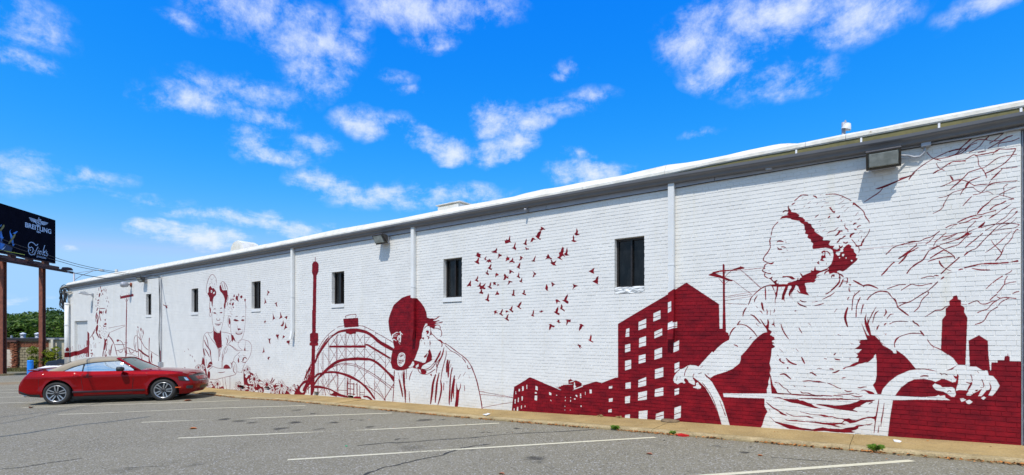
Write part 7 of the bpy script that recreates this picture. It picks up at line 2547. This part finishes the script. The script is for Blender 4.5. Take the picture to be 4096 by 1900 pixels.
def print_poly(pts, name, mat, k=.006):
    q = [on_panel(BF[0]+a*BF[2], BF[1]+b*BF[2]) for a, b in pts]
    return mesh_obj(name, [panel_world(u, v, k) for u, v in q], [tuple(range(len(q)))], mat, board)
def print_stroke(lines, name, mat, k=.007):
    mb = MB()
    for w_, pts in lines:
        P = smooth(np.array(pts, float), False, 4); d = np.gradient(P, axis=0); d /= np.linalg.norm(d, axis=1)[:,None]+1e-9; n_ = np.stack([-d[:,1], d[:,0]], 1)*w_/2
        A = [on_panel(BF[0]+a*BF[2], BF[1]+b*BF[2]) for a, b in P+n_]; B = [on_panel(BF[0]+a*BF[2], BF[1]+b*BF[2]) for a, b in P-n_]
        for i in range(len(P)-1): mb.quad(*[panel_world(u, v, k) for u, v in (A[i], A[i+1], B[i+1], B[i])])
    return mb.build(name, mat, board)
def print_text(txt, px0, px1, py_base, size, name, mat, sx=1., bold=.0, shear=0):
    cu = bpy.data.curves.new('t', 'FONT'); cu.body = txt; cu.size = 1; cu.offset = bold; cu.shear = shear; cu.align_x = 'LEFT'
    o = bpy.data.objects.new('t', cu); COL.objects.link(o); bpy.context.view_layer.update()
    me = bpy.data.meshes.new_from_object(o.evaluated_get(bpy.context.evaluated_depsgraph_get())); bpy.data.objects.remove(o)
    xs = [v.co.x for v in me.vertices]; ys = [v.co.y for v in me.vertices]; x0, x1 = min(xs), max(xs); cap = max(ys)
    u0, v0 = on_panel(px0, py_base); u1, _ = on_panel(px1, py_base)
    for v in me.vertices:
        q = panel_world(u0+(v.co.x-x0)/(x1-x0)*(u1-u0), v0+v.co.y/cap*size, .007); v.co = q
    me.name = name; me.materials.clear(); me.materials.append(mat); oo = bpy.data.objects.new(name, me); COL.objects.link(oo); oo.parent = board; return oo
print_poly([(0,600),(60,690),(200,760),(180,830),(0,800)], 'printed_shape', M_NAVY, .003); print_poly([(0,660),(80,700),(20,800),(0,800)], 'printed_shape', M_BLUE, .004)
print_text('BREITLING', 100.4, 204.5, 907.5, .335, 'lettering', M_LET, bold=.022)
print_text('1884', 145.5, 162, 929.6, .13, 'lettering', M_LET, bold=.01)
print_text('JEWELERS', 145.5, 184.5, 1028.2, .11, 'lettering', M_LET, bold=.01)
EM = []
for k, (a, b) in enumerate([((585,320),(460,282)),((582,335),(470,300)),((580,348),(480,318)),((578,360),(495,335)),((576,372),(520,350))]): EM.append((8, [a, ((a[0]+b[0])/2, (a[1]+b[1])/2-4-2*k), b]))
for k, (a, b) in enumerate([((650,340),(765,368)),((652,352),(755,380)),((655,364),(740,392)),((658,376),(720,398)),((662,388),(700,402))]): EM.append((8, [a, ((a[0]+b[0])/2, (a[1]+b[1])/2-3), b]))
EM += [(10, [(617,285),(617,395)]), (9, [(600,310),(590,340),(600,365),(615,355)]), (9, [(617,310),(645,310),(645,330),(622,335),(650,342),(648,368),(618,370)]), (10, [(580,372),(595,398),(617,405),(640,396),(655,375)]), (12, [(612,283),(622,283)])]
print_stroke(EM, 'winged_emblem', M_LET)
FK = [(10, [(605,700),(575,725),(545,695),(500,672),(460,690),(450,740),(470,765),(500,750),(525,775),(525,810),(505,845)]), (10, [(470,745),(450,800),(465,850),(500,875),(540,860),(565,820)]), (10, [(470,790),(490,805)]), (9, [(515,800),(600,820)]), (9, [(545,880),(575,800),(605,745)]),
 (10, [(612,800),(600,860)]), (8, [(618,775),(620,782)]), (10, [(632,810),(625,865)]), (9, [(630,830),(650,812),(655,830),(648,872)]), (10, [(712,720),(690,800),(678,880)]), (10, [(690,840),(715,815),(712,835),(695,845),(708,885),(720,880)]), (8, [(735,795),(730,815)]), (9, [(750,820),(735,845),(760,865),(745,892),(725,880)])]
print_stroke(FK, 'script_lettering', M_LET)
for pts in ([(175,462),(150,500),(165,600),(205,740),(235,705),(215,690),(208,590),(190,560),(160,505)], [(0,480),(25,500),(35,560),(45,600),(65,590),(30,640),(20,650),(10,620),(0,600)], [(0,400),(30,385),(20,420),(0,430)], [(200,530),(270,495),(285,500),(240,545)]): print_poly(pts, 'printed_shape', M_BLUE, .005)
print_poly([(235,535),(248,545),(235,590),(150,700),(130,695),(140,670)], 'printed_band', M_GOLD, .006); print_poly([(55,392),(70,400),(62,440),(10,500),(0,500),(0,470)], 'printed_band', M_GOLD, .006)
print_poly([(15,795),(90,735),(60,780),(30,800)], 'printed_streak', M_LET, .006)
print_stroke([(11, [(0,797),(200,835),(395,873)])], 'printed_rule', M_YEL)
# steelwork under the board
slab(-PW-.3, .25, -.60, -.26, .05, .14, 'beam', M_RUST); slab(-PW-.3, 1.35, -.66, -.50, .40, .46, 'catwalk_rail', M_STEELD); slab(-PW-.3, 1.35, -.60, -.54, .14, .46, 'catwalk', M_STEELD); slab(-PW, -.1, -.45, -.1, -.5, -.3, 'rear_beam', M_STEELD)
for u in np.arange(-10.5, 0, 1.6): slab(u-.05, u+.05, -.42, .0, -.3, .16, 'stringer', M_STEELD)
for u in (-8.4, -5.6, -2.75, .62):
    m = MB(); c = panel_world(u, -.40, .42)
    hd = [(-.42,-.08),(-.20,.14),(.22,.14),(.42,.02),(.40,-.05)]
    a = [c+PD*p+Vector((0,0,q))-PN*.16 for p, q in hd]; b = [c+PD*p+Vector((0,0,q))+PN*.20 for p, q in hd]; n = 5
    m.add(a+b, [(0,1,2,3,4),(9,8,7,6,5)]+[(i, (i+1) % n, n+(i+1) % n, n+i) for i in range(n)]); lh = m.build('board_lamp', M_STEELD, bb); MB().tube([c-Vector((0,0,.14))-PN*.05, c], .03, 6).build('lamp_arm', M_STEELD, lh)
slab(.62, .85, -.65, -.52, .46, .468, 'plate', M_LET)
def post(px, Z, wpx, name='post'):
    c = at_depth(px, 1340, Z); w_ = wpx*Z/F_PX; zb = ground_z(c.x)-.1; zt = PZ0-.46
    m = MB(); a = w_/2; f_ = .045
    def bx(r0, r1, d0, d1):
        m.add([c+RV*r+FV*d_+Vector((0,0,z-c.z)) for z in (zb, zt) for (r, d_) in ((r0,d0),(r1,d0),(r1,d1),(r0,d1))], [(0,3,2,1),(4,5,6,7),(0,1,5,4),(1,2,6,5),(2,3,7,6),(3,0,4,7)])
    bx(-a, a, 0, f_); bx(-a, a, .24, .24+f_); bx(-.02, .02, f_, .24)
    o = m.build(name, M_RUST, bb, weld=True)
    m = MB(); m.add([c+RV*r+FV*d_+Vector((0,0,z-c.z)) for z in (zt, zt+.16) for (r, d_) in ((-a*1.3,-.08),(a*1.3,-.08),(a*1.3,.35),(-a*1.3,.35))], [(0,3,2,1),(4,5,6,7),(0,1,5,4),(1,2,6,5),(2,3,7,6),(3,0,4,7)]); m.build('post_cap', M_STEELD, o, weld=True)
post(2, 34.8, 18); post(162, 38.6, 15)

# old low building of concrete blocks and brick
M_BLOCK = None
t = NT('old_block'); P = t.pos(); c = t.mix(t.ramp(t.noise(P, 1.6, 6, .65), .35, .65), (.20, .165, .10), (.34, .285, .18)); c = t.mix(t.ramp(t.noise(t.scale(P, (1.5,1.5,.4)), 2.2, 6, .7), .58, .7, 0, .75), c, (.05, .045, .035)); t.base(c); t.rough(.95); t.bump(t.noise(P, 20, 5), .5, .02); M_BLOCK = t.m
t = NT('old_brick'); P = t.pos(); c = t.mix(t.ramp(t.noise(P, 4.5, 3, .6), .35, .65), (.26, .065, .03), (.36, .15, .075)); c = t.mix(t.ramp(t.noise(P, 1.3, 5), .6, .72, 0, .6), c, (.07, .035, .025)); t.base(c); t.rough(.95); M_OBR = t.m
t = NT('old_plaster'); P = t.pos(); c = t.mix(t.ramp(t.noise(P, 1.5, 6, .7), .4, .62), (.42, .36, .29), (.62, .54, .45)); t.base(c); t.rough(.9); M_PLAS = t.m
M_TAR = plain('tar_edge', (.018, .017, .018), .85, 0, .3, 5)
ZB = 40.4
ob = thing('old_block_building', 'low old building of tan concrete blocks with crumbling brick on its left', 'building', (0,0,0))
BO = Vector((0,-D,0))+FV*ZB
def bpt(px, d, z): return BO+RV*((px-CX)/F_PX*ZB)+FV*d+Vector((0,0,z))
def bbox(px0, px1, d0, d1, z0, z1, name, mat, parent=ob, shared=None):
    m = MB(); m.add([bpt(p, d, z) for z in (z0, z1) for (p, d) in ((px0,d0),(px1,d0),(px1,d1),(px0,d1))], [(0,3,2,1),(4,5,6,7),(0,1,5,4),(1,2,6,5),(2,3,7,6),(3,0,4,7)])
    return m.build(name, mat, parent)
def zy(py, Z=ZB): return EYE+(Y_HOR-py)*Z/F_PX
zg = zy(1487)
bbox(-400, 236, .05, .3, zg-.3, zy(1362), 'wall_core', plain('dusty_mortar', (.17,.145,.10), .95)); bbox(-400, 240, .3, 14, zg-.3, zy(1358), 'rear_walls', M_BLOCK)
bbox(-400, 240, -.12, 14, zy(1363), zy(1353), 'roof', M_TAR)
bbox(14, 80, -.3, -.12, zy(1368), zy(1361), 'lintel_beam', M_STEELD)
# unit pieces shared between blocks
def piece_mesh(name, w, h, dep, mat, jag=0):
    m = MB(); m.v = []; e = .012
    v = [(0,dep,0),(w,dep,0),(w,dep,h),(0,dep,h),(e,0,e),(w-e,0,e),(w-e,0,h-e),(e,0,h-e)]; f = [(4,5,6,7),(0,1,5,4),(1,2,6,5),(2,3,7,6),(3,0,4,7)]
    me = bpy.data.meshes.new(name); me.from_pydata(v, [], f); me.materials.append(mat); return me
BW, BH = .40, .2; me_b = piece_mesh('block', BW-.015, BH-.015, .12, M_BLOCK); me_r = piece_mesh('brick', .2-.012, .068-.01, .12, M_OBR)
ang = math.atan2(RV.y, RV.x); rn = random.Random(3)
def put(me, name, px, z, d=-.0, j=.01):
    o = bpy.data.objects.new(name, me); COL.objects.link(o); o.parent = ob; p = bpt(px, d+rn.uniform(-j, j), z); o.location = p; o.rotation_euler = (0, rn.uniform(-.012,.012)*(j > .01), ang+rn.uniform(-j, j)); return o
ppm = F_PX/ZB
row = 0; z = zg-.1; band = (zy(1382), zy(1371))
while z < zy(1364):
    px = 69-(BW/2*ppm if row % 2 else 0)
    in_band = band[0]-.05 < z+BH/2 < band[1]+.05
    if not in_band:
        while px < 234:
            if px > 60: put(me_b, 'block', px, z)
            px += BW*ppm
        z += BH; row += 1
    else:
        for rr in range(3):
            px = 66+(5 if rr % 2 else 0)
            while px < 234: put(me_r, 'brick', px, z+rr*.068, j=.018); px += .2*ppm
        z += .205
bbox(19, 50, -.04, .06, zg-.1, zy(1398), 'plaster_panel', M_PLAS)
for zz, x0_, x1_ in [(zy(1396)+k*.068, 16, 49) for k in range(9)]+[(zg-.02+k*.068, 20, 40) for k in range(7)]:
    px = x0_+rn.uniform(0, 4)
    while px < x1_-4: put(me_r, 'brick', px, zz, -.05, .02); px += .2*ppm
k = 0; zz = zg-.1
while zz < zy(1374):
    for i in range(3):
        if rn.random() < .93: put(me_r, 'brick', 49+i*.19*ppm*.82+(2 if k % 2 else 0), zz, -.20+rn.uniform(-.05,.05), .03)
    zz += .068; k += 1
# pale rendered end of the same row, with a drainpipe
eb = thing('cream_outbuilding', 'cream walled outbuilding between the old blocks and the service pipe', 'building', (0,0,0))
M_CREAM = plain('cream_block', (.50, .44, .32), .9, 0, .15, 3)
bbox(223, 420, -.6, 9, zg-.3, zy(1357), 'wall', M_CREAM, eb); bbox(221, 422, -.75, 9.1, zy(1357), zy(1354), 'roof', plain('white_eave', (.6,.6,.58)), eb)
bbox(237, 246, -.75, -.62, zg-.2, zy(1358), 'pilaster', plain('pale_pilaster', (.60,.56,.46), .8), eb)
bbox(239, 243.5, -.86, -.76, zg-.2, zy(1392), 'drainpipe', M_GREY, eb)
def roof_vent(px, Z, y0, y1, label):
    c = at_depth(px, y1, Z); h = (y1-y0)*Z/F_PX; t_ = thing('roof_ventilator', label, 'roof vent', (c.x, c.y, zy(1354)-.02), 0, 'ventilators on the old roof'); h0 = c.z-zy(1354)+.05
    MB().lathe([(.17,0),(.15,h0+h*.45),(.0,h0+h*.45)], 14).build('vent_base', M_GREY, t_, True); MB().lathe([(.19,h0+h*.38),(.21,h0+h*.48),(.10,h0+h*.66),(.1,h0+h*.6)], 14).build('vent_collar', plain('white_metal', (.6,.62,.64), .4), t_); MB().lathe([(.1,h0+h*.6),(.22,h0+h*.70),(.20,h0+h*.78),(.0,h0+h)], 14).build('vent_cap', plain('white_metal2', (.62,.64,.66), .4), t_)
roof_vent(92, 44, 1331, 1351, 'white mushroom ventilator standing clear between the two billboard posts'); roof_vent(150, 44, 1331, 1350, 'white mushroom ventilator half hidden behind the right billboard post')
c = at_depth(46, 1352, 43); tag(MB().tube([(c.x, c.y, zy(1354)), (c.x, c.y, zy(1341, 43))], .07, 8).build('roof_pipe', M_GREY), 'short grey pipe on the old roof near the left billboard post', 'pipe')

# foliage
def leaf_mat(name, a, b, c3=None):
    t = NT(name); g = t.n('ShaderNodeNewGeometry'); f = t.noise(g.outputs['Position'], .9, 4, .6); r_ = t.noise(g.outputs['Position'], 7, 2, .5)
    c = t.mix(t.ramp(f, .35, .65), a, b); c = t.mix(t.ramp(r_, .55, .75, 0, .6), c, c3 or tuple(v*1.5 for v in b)); t.base(c); t.rough(.55); t.b.inputs['Specular IOR Level'].default_value = .3
    tl = t.n('ShaderNodeBsdfTranslucent'); t.setin(tl.inputs[0], c); mx = t.n('ShaderNodeMixShader'); mx.inputs[0].default_value = .3; t.link(t.b.outputs[0], mx.inputs[1]); t.link(tl.outputs[0], mx.inputs[2]); t.link(mx.outputs[0], t.out.inputs[0]); return t.m
M_LF1 = leaf_mat('leaf_green', (.045,.095,.012), (.12,.20,.022), (.18,.26,.04)); M_LF2 = leaf_mat('leaf_dark_green', (.025,.058,.010), (.06,.115,.018), (.11,.17,.035)); M_LF3 = leaf_mat('leaf_yellow_green', (.16,.20,.012), (.32,.36,.02), (.45,.44,.05))
M_BARK = plain('bark', (.07,.05,.035), .9, 0, .4, 8, .5)
def leaves(mb, c, rad, n, size, rn):
    for _ in range(n):
        while True:
            p = Vector((rn.uniform(-1,1), rn.uniform(-1,1), rn.uniform(-1,1)))
            if p.length < 1: break
        p = p.normalized()*(p.length**.4)
        q = Vector((c[0]+p.x*rad[0], c[1]+p.y*rad[1], c[2]+p.z*rad[2])); s = size*rn.uniform(.5, 1.3)
        a = Vector((rn.gauss(0,1), rn.gauss(0,1), rn.gauss(0,.6))).normalized()*s; b = Vector((rn.gauss(0,1), rn.gauss(0,1), rn.gauss(0,.6))).normalized()*s*.8
        mb.add([q-a, q+b, q+a, q-b], [(0,1,2,3)])
def tree(px, Z, top, w, mat, label, seed, cat='tree', size=.17):
    c = at_depth(px, top, Z); g = ground_z(c.x); H = c.z-g; rn = random.Random(seed)
    t_ = thing('tree', label, cat, (c.x, c.y, g), 0, 'trees behind the old block building'); tk = MB()
    tk.tube([(0,0,0),(.1,0,H*.25),(.0,.1,H*.55),(.1,0,H*.8)], [.28,.22,.14,.05], 7); cr = MB(); nb_ = 12
    for i in range(nb_):
        a = rn.uniform(0, 6.28); hz = H*rn.uniform(.28, .86); rr = w*.5*rn.uniform(.3, .8)*(1-.45*max(0, (hz/H-.5))*2*.8)
        cc = (rr*math.cos(a), rr*math.sin(a), hz); tk.tube([(0,0,hz*.6), (cc[0]*.5, cc[1]*.5, hz*.85), cc], [.1,.06,.03], 5)
        k = rn.uniform(.20, .34)*w; leaves(cr, cc, (k, k, k*.72), 430, size, rn)
    leaves(cr, (0,0,H*.88), (w*.22, w*.22, H*.12), 420, size, rn); leaves(cr, (0,0,H*.35), (w*.5, w*.5, H*.3), 800, size, rn)
    tk.build('trunk', M_BARK, t_, True); cr.build('crown', mat, t_)
for i, (px, Z, top, w, m_, lab) in enumerate([(-40, 66, 1252, 9, M_LF2, 'dark leafy tree at the left edge behind the left billboard post'), (36, 62, 1258, 7, M_LF1, 'mid green tree just right of the left billboard post'), (84, 70, 1262, 7, M_LF2, 'darker tree behind the free standing roof ventilator'), (126, 74, 1246, 7.5, M_LF1, 'tallest green tree between the billboard posts, left of the right post'), (118, 58, 1278, 6, M_LF1, 'bushy lighter tree low in front of the tallest one'),
    (172, 66, 1258, 6, M_LF1, 'green tree right behind the right billboard post'), (216, 84, 1241, 7.5, M_LF2, 'round topped dark tree rising above its neighbours near the corner'), (214, 60, 1276, 7, M_LF1, 'sunlit light green tree below the round topped one'), (258, 64, 1268, 7, M_LF2, 'dark tree partly hidden by the corner of the white building'), (4, 58, 1280, 5, M_LF1, 'low green tree directly behind the left billboard post'), (60, 57, 1290, 5.5, M_LF2, 'low dark tree above the brick pier')]): tree(px, Z, top, w, m_, lab, 40+i)
far = MB(); rn = random.Random(77)
for i in range(9000):
    px = rn.uniform(-400, 700); Z = rn.uniform(88, 104); c = at_depth(px, 1340, Z); h = (3.4+1.3*mnoise.noise(Vector((px*.012, 0, 0))))
    q = Vector((c.x, c.y, rn.uniform(ground_z(c.x), EYE+h-1.2))); a = Vector((rn.gauss(0,1), rn.gauss(0,1), rn.gauss(0,.7))).normalized()*.48; b = Vector((rn.gauss(0,1), rn.gauss(0,1), rn.gauss(0,.7))).normalized()*.4
    far.add([q-a, q+b, q+a, q-b], [(0,1,2,3)])
tag(far.build('distant_woods', M_LF2), 'dark mass of distant woods behind the nearer trees', 'woods', kind='stuff')
def shrub(px, Z, py0, w, h, mat, n, label, seed, size=.07, dark=None):
    c = at_depth(px, 1340, Z); g = ground_z(c.x)-.02; rn = random.Random(seed); t_ = thing('shrub', label, 'shrub', (c.x, c.y, g)); m = MB(); st_ = MB()
    zt = EYE+(Y_HOR-py0)*Z/F_PX-g
    for i in range(9):
        a = rn.uniform(0, 6.28); r_ = w*.42*rn.random(); hz = zt*rn.uniform(.25, .92); cc = (r_*math.cos(a)*ang_c-0, r_*math.sin(a), hz); st_.tube([(0,0,0), (cc[0]*.4, cc[1]*.4, hz*.5), cc], [.02,.015,.008], 4); leaves(m, cc, (w*.26, w*.22, h*.16), n//9, size, rn)
    st_.build('stems', M_BARK, t_); m.build('foliage', mat, t_)
ang_c = 1.
shrub(137, 39, 1388, 1.2, 1.6, M_LF3, 1100, 'yellow green bush in front of the old blocks, left of the right billboard post', 3); shrub(207, 38.8, 1388, 1.2, 1.2, M_LF3, 900, 'yellow green sprays hanging over the darker bush by the cream outbuilding', 5)
shrub(198, 39.2, 1412, 1.5, 1.3, M_LF2, 700, 'dark green bush right of the right billboard post', 6); shrub(243, 38, 1386, .7, .8, M_LF3, 60, 'thin yellow green sprig in front of the drainpipe', 8)
# grass at the foot of the old wall
m = MB(); rn = random.Random(11)
for i in range(2600):
    px = rn.uniform(18, 240); Z = ZB-.15-abs(rn.gauss(0, .5)); c = at_depth(px, 1340, Z); g = ground_z(c.x)-.03; h = rn.uniform(.05, .32); a = rn.uniform(0, 6.28); w_ = .03
    m.add([(c.x-math.cos(a)*w_, c.y-math.sin(a)*w_, g), (c.x+math.cos(a)*w_, c.y+math.sin(a)*w_, g), (c.x+rn.uniform(-.1,.1), c.y+rn.uniform(-.1,.1), g+h)], [(0,1,2)])
tag(m.build('weedy_grass', leaf_mat('dry_grass', (.10,.10,.03), (.20,.18,.07))), 'dry weedy grass along the foot of the old block wall', 'grass', kind='stuff')
def gk(px, py): return on_ground(px, py)
a_, b_ = gk(-40, 1506), gk(100, 1499)
m = MB(); d = (b_-a_).normalized(); n_ = Vector((-d.y, d.x, 0)); a2, b2 = a_-d*6, b_+d*14
m.add([tuple(p+n_*k+Vector((0,0,z))) for z in (-.02, .12) for (p, k) in ((a2,0),(b2,0),(b2,.16),(a2,.16))], [(0,3,2,1),(4,5,6,7),(0,1,5,4),(1,2,6,5),(2,3,7,6),(3,0,4,7)])
for v in range(len(m.v)): x_, y_, z_ = m.v[v]
o = m.build('far_kerb', M_KERB); o.location.z = 0; tag(o, 'low concrete kerb at the far edge of the parking lot', 'kerb', kind='structure')
# blue bollard
c = at_depth(121, 1340, 30.5); g = ground_z(c.x); zt = EYE+(Y_HOR-1441)*30.5/F_PX-g
bo = thing('blue_bollard', 'bright blue plastic bollard sleeve behind the tail of the red convertible', 'bollard', (c.x, c.y, g)); M_BB = plain('blue_plastic', (.008,.20,.68), .35, 0, .1)
MB().lathe([(.145,0),(.145,zt-.03),(.13,zt),(0,zt+.005)], 20).build('sleeve', M_BB, bo, True); MB().lathe([(.15,zt-.10),(.15,zt-.07)], 20).build('band', plain('blue_plastic_band', (.006,.15,.55), .35), bo)
# crumpled white cover
c = at_depth(206, 1340, 27.5); g = ground_z(c.x); m = MB(); rn = random.Random(2); NX, NY = 26, 14
for i in range(NX+1):
    for j in range(NY+1):
        u, v = i/NX*2-1, j/NY*2-1; r_ = max(0, 1-abs(u)**3.2)*max(0, 1-abs(v)**3.2); ht = (EYE+(Y_HOR-1457)*27.5/F_PX-g)
        nz_ = mnoise.noise(Vector((u*3.1, v*2.6, 1)))*.10+mnoise.noise(Vector((u*8, v*8, 4)))*.04
        q = RV*(u*.62)+FV*(v*.8); m.v.append((q.x, q.y, max(0, (ht*(.90+.10*u)+nz_)*r_**.35)))
for i in range(NX):
    for j in range(NY): a = i*(NY+1)+j; m.f.append((a, a+NY+1, a+NY+2, a+1))
o = m.build('crumpled_cover', plain('white_tarp', (.72,.71,.68), .5, 0, .08), None, True); o.location = (c.x, c.y, g); tag(o, 'crumpled white cover over something low behind the convertible', 'cover')
# dark blue car behind the corner
bc = thing('parked_suv', 'dark blue car parked beyond the corner of the white building, mostly hidden', 'car'); M_SB = plain('dark_blue_paint', (.015,.035,.07), .2, .5, .1); M_SB.node_tree.nodes['Principled BSDF'].inputs['Coat Weight'].default_value = 1
Zc = 35.5; c = at_depth(206, 1340, Zc); g = ground_z(c.x+2); bc.location = (c.x, c.y, g); bc.rotation_euler = (0,0,ang+R(20))
prof = [(0,.35),(.02,.62),(.12,.78),(.9,.92),(1.08,.95),(1.72,1.38),(2.0,1.46),(3.9,1.46),(4.3,1.0),(4.42,.95),(4.45,.4),(4.4,.28),(.15,.25)]
hull = [(0,.35),(.02,.62),(.12,.78),(.9,.92),(4.4,.98),(4.45,.4),(4.4,.28),(.15,.25)]
MB().prism([(a, b) for a, b in hull], -.9, .9, 'y').build('body', M_SB, bc, bevel=.05, seg=3)
cab = MB(); lo = [(1.0,.93),(4.35,.97)]; 
for y, s in ((-.84,1),(.84,1)): pass
v = [(1.0,-.86,.93),(4.3,-.86,.97),(3.9,-.66,1.44),(1.75,-.66,1.42),(1.0,.86,.93),(4.3,.86,.97),(3.9,.66,1.44),(1.75,.66,1.42)]
cab.add(v, [(0,1,2,3),(4,7,6,5),(3,2,6,7),(0,3,7,4),(1,5,6,2)]); cab.build('cabin', M_SB, bc, bevel=.05, seg=3)
M_SW = plain('reflecting_window', (.06,.13,.22), .05); M_SW.node_tree.nodes['Principled BSDF'].inputs['Specular IOR Level'].default_value = 1.
def inset(p, q, r_, s, name, k=.02, f=.08):
    P_ = [Vector(a) for a in (p, q, r_, s)]; cc = sum(P_, Vector())/4; n_ = (P_[1]-P_[0]).cross(P_[3]-P_[0]).normalized()
    P_ = [cc+(a-cc)*(1-f*2) for a in P_]; 
    if n_.dot(cc-Vector((2.4,0,1.1))) < 0: n_ = -n_
    mesh_obj(name, [a+n_*k for a in P_], [(0,1,2,3)], M_SW, bc)
inset((1.02,-.8,.95),(1.72,-.62,1.40),(1.72,.62,1.40),(1.02,.8,.95), 'windscreen')
for sy in (-1, 1):
    inset((1.25,sy*.86,.95),(2.35,sy*.86,.96),(2.35,sy*.68,1.40),(1.85,sy*.68,1.40), 'side_window'); inset((2.45,sy*.86,.96),(3.9,sy*.86,.97),(3.7,sy*.68,1.41),(2.45,sy*.68,1.41), 'side_window')
    MB().box(1.35, 1.5, sy*1.0-.12, sy*1.0+.12, 1.0, 1.14).build('side_mirror', M_BLK, bc, bevel=.03)
    for x_ in (.85, 3.6):
        w_ = bpy.data.objects.new('wheel', None); COL.objects.link(w_); w_.parent = bc; w_.location = (x_, sy*.82, .33)
        MB().lathe([(0,-.09),(.30,-.1),(.33,-.05),(.33,.05),(.30,.1),(0,.09)], 20, Matrix.Rotation(R(90), 4, 'X')).build('tyre', M_RUB, w_, True); MB().lathe([(0,-.11),(.2,-.105),(.2,.105),(0,.11)], 16, Matrix.Rotation(R(90), 4, 'X')).build('rim', M_ALU, w_, True)

# overhead cables: from the wall out over the lot
def cable_from_photo(pts, heading, y0, r_, label, extend=9., group=None):
    x0, z0 = on_wall(*pts[0], -y0); O = Vector((0,-D,EYE)); A = Vector((x0, -y0, z0)); h = Vector((math.cos(R(heading)), math.sin(R(heading)), 0)); nn = Vector((-h.y, h.x, 0)); out = [A]
    for (px, py) in pts[1:]:
        d = cam_dir(px, py); t_ = (A-O).dot(nn)/d.dot(nn); out.append(O+d*t_)
    e = (out[-1]-out[-2]).normalized(); out.append(out[-1]+e*extend*.5+Vector((0,0,.1))); out.append(out[-1]+e*extend*.5+Vector((0,0,.35)))
    P_ = [Vector(q) for q in smooth(np.array([tuple(p) for p in out]), False, 4)]
    return tag(MB().tube(P_, r_, 6).build('overhead_cable', M_CABLE, None, True), label, 'cable', group)
CG = 'overhead cables from the wall across the lot'
cable_from_photo([(641,1104),(554,1099),(484,1090),(401,1077),(315,1058),(248,1039),(221,1030),(140,1003),(58,975),(0,953)], -42, .03, .009, 'top overhead cable running from the wall past the billboard face', group=CG)
cable_from_photo([(640,1104),(566,1111),(504,1100),(416,1086),(328,1070),(240,1046),(221,1041),(120,1010),(0,968)], -42, .03, .009, 'middle overhead cable between the wall and the billboard', group=CG)
cable_from_photo([(643,1110),(580,1117),(519,1120),(436,1114),(366,1105),(298,1092),(240,1077),(221,1072),(110,1037),(0,998)], -42, .03, .012, 'lowest and thickest overhead cable, passing under the billboard lamps', group=CG)
# two heavier cables high over the lot: their shadows cross the asphalt
def shadow_cable(gp, h, r_, label):
    k = SUN_D/(-SUN_D.z); P_ = []
    for i, (px, py) in enumerate(gp):
        g_ = on_ground(px, py); hh = h+.12*((i-len(gp)/2)**2)*.1; P_.append(g_-k*hh)
    d0 = (P_[0]-P_[1]).normalized(); d1 = (P_[-1]-P_[-2]).normalized(); P_ = [P_[0]+d0*4+Vector((-1,-14,1.5)), P_[0]+d0*1.5+Vector((0,-2.5,.2))]+P_
    P_ = [Vector(q) for q in smooth(np.array([tuple(p) for p in P_]), False, 4)]
    return tag(MB().tube(P_, r_, 6).build('power_cable', M_CABLE, None, True), label, 'cable')
shadow_cable([(0,1747),(163,1723),(326,1699),(435,1688),(598,1666)], 7.5, .045, 'thick power cable over the lot whose shadow crosses the open asphalt nearest the camera')
shadow_cable([(0,1669),(163,1650),(326,1636)], 7.0, .03, 'power cable over the lot whose shadow runs below the red convertible')

# street lamp far behind, lamp pole on the roof
Zl = 68; c = at_depth(296, 1340, Zl); g = ground_z(c.x); zt = EYE+(Y_HOR-1090)*Zl/F_PX-g
sl_ = thing('street_lamp', 'tall cobra head street lamp far behind the left end of the roof', 'street lamp', (c.x, c.y, g))
MB().tube([(0,0,0),(0,0,zt)], .10, 8).build('pole', M_GREY, sl_, True)
e = RV*((404-296)*Zl/F_PX); MB().tube([(0,0,zt-1.0), tuple(e*.3+Vector((0,0,zt-.35))), tuple(e*.7+Vector((0,0,zt+.20))), tuple(e*.95+Vector((0,0,zt+.33)))], .035, 5).tube([(0,0,zt-.1), tuple(e*.4+Vector((0,0,zt+.1))), tuple(e*.7+Vector((0,0,zt+.24)))], .03, 5).build('arm', M_GREY, sl_)
MB().tube([tuple(e*.92+Vector((0,0,zt+.34))), tuple(e*1.0+Vector((0,0,zt+.30))), tuple(e*1.10+Vector((0,0,zt+.22)))], [.08,.17,.10], 8).build('lamp_head', plain('pale_head', (.6,.62,.62), .4), sl_, True)
x, z = on_wall(3374, 490, 3.); lp = thing('roof_lamp', 'shaded lamp on a short pole standing up behind the white roof edge', 'lamp', (x, 3., ROOFZ))
MB().tube([(0,0,-.1),(0,0,z-ROOFZ)], .035, 8).build('pole', M_GREY, lp, True); hz = on_wall(3385, 512, 3.)[1]-ROOFZ; ex = on_wall(3386, 512, 3.)[0]-x
MB().tube([(.02,0,hz-.25),(ex*.6,0,hz+.16),(ex*.8,0,hz+.12)], .014, 5).build('bracket', M_GREY, lp); MB().lathe([(.0,.10),(.05,.09),(.085,.0),(.09,-.03)], 14, Matrix.Translation((ex,0,hz)) @ Matrix.Rotation(R(18), 4, 'Y')).build('lamp_shade', plain('white_shade', (.62,.64,.62), .35), lp, True)
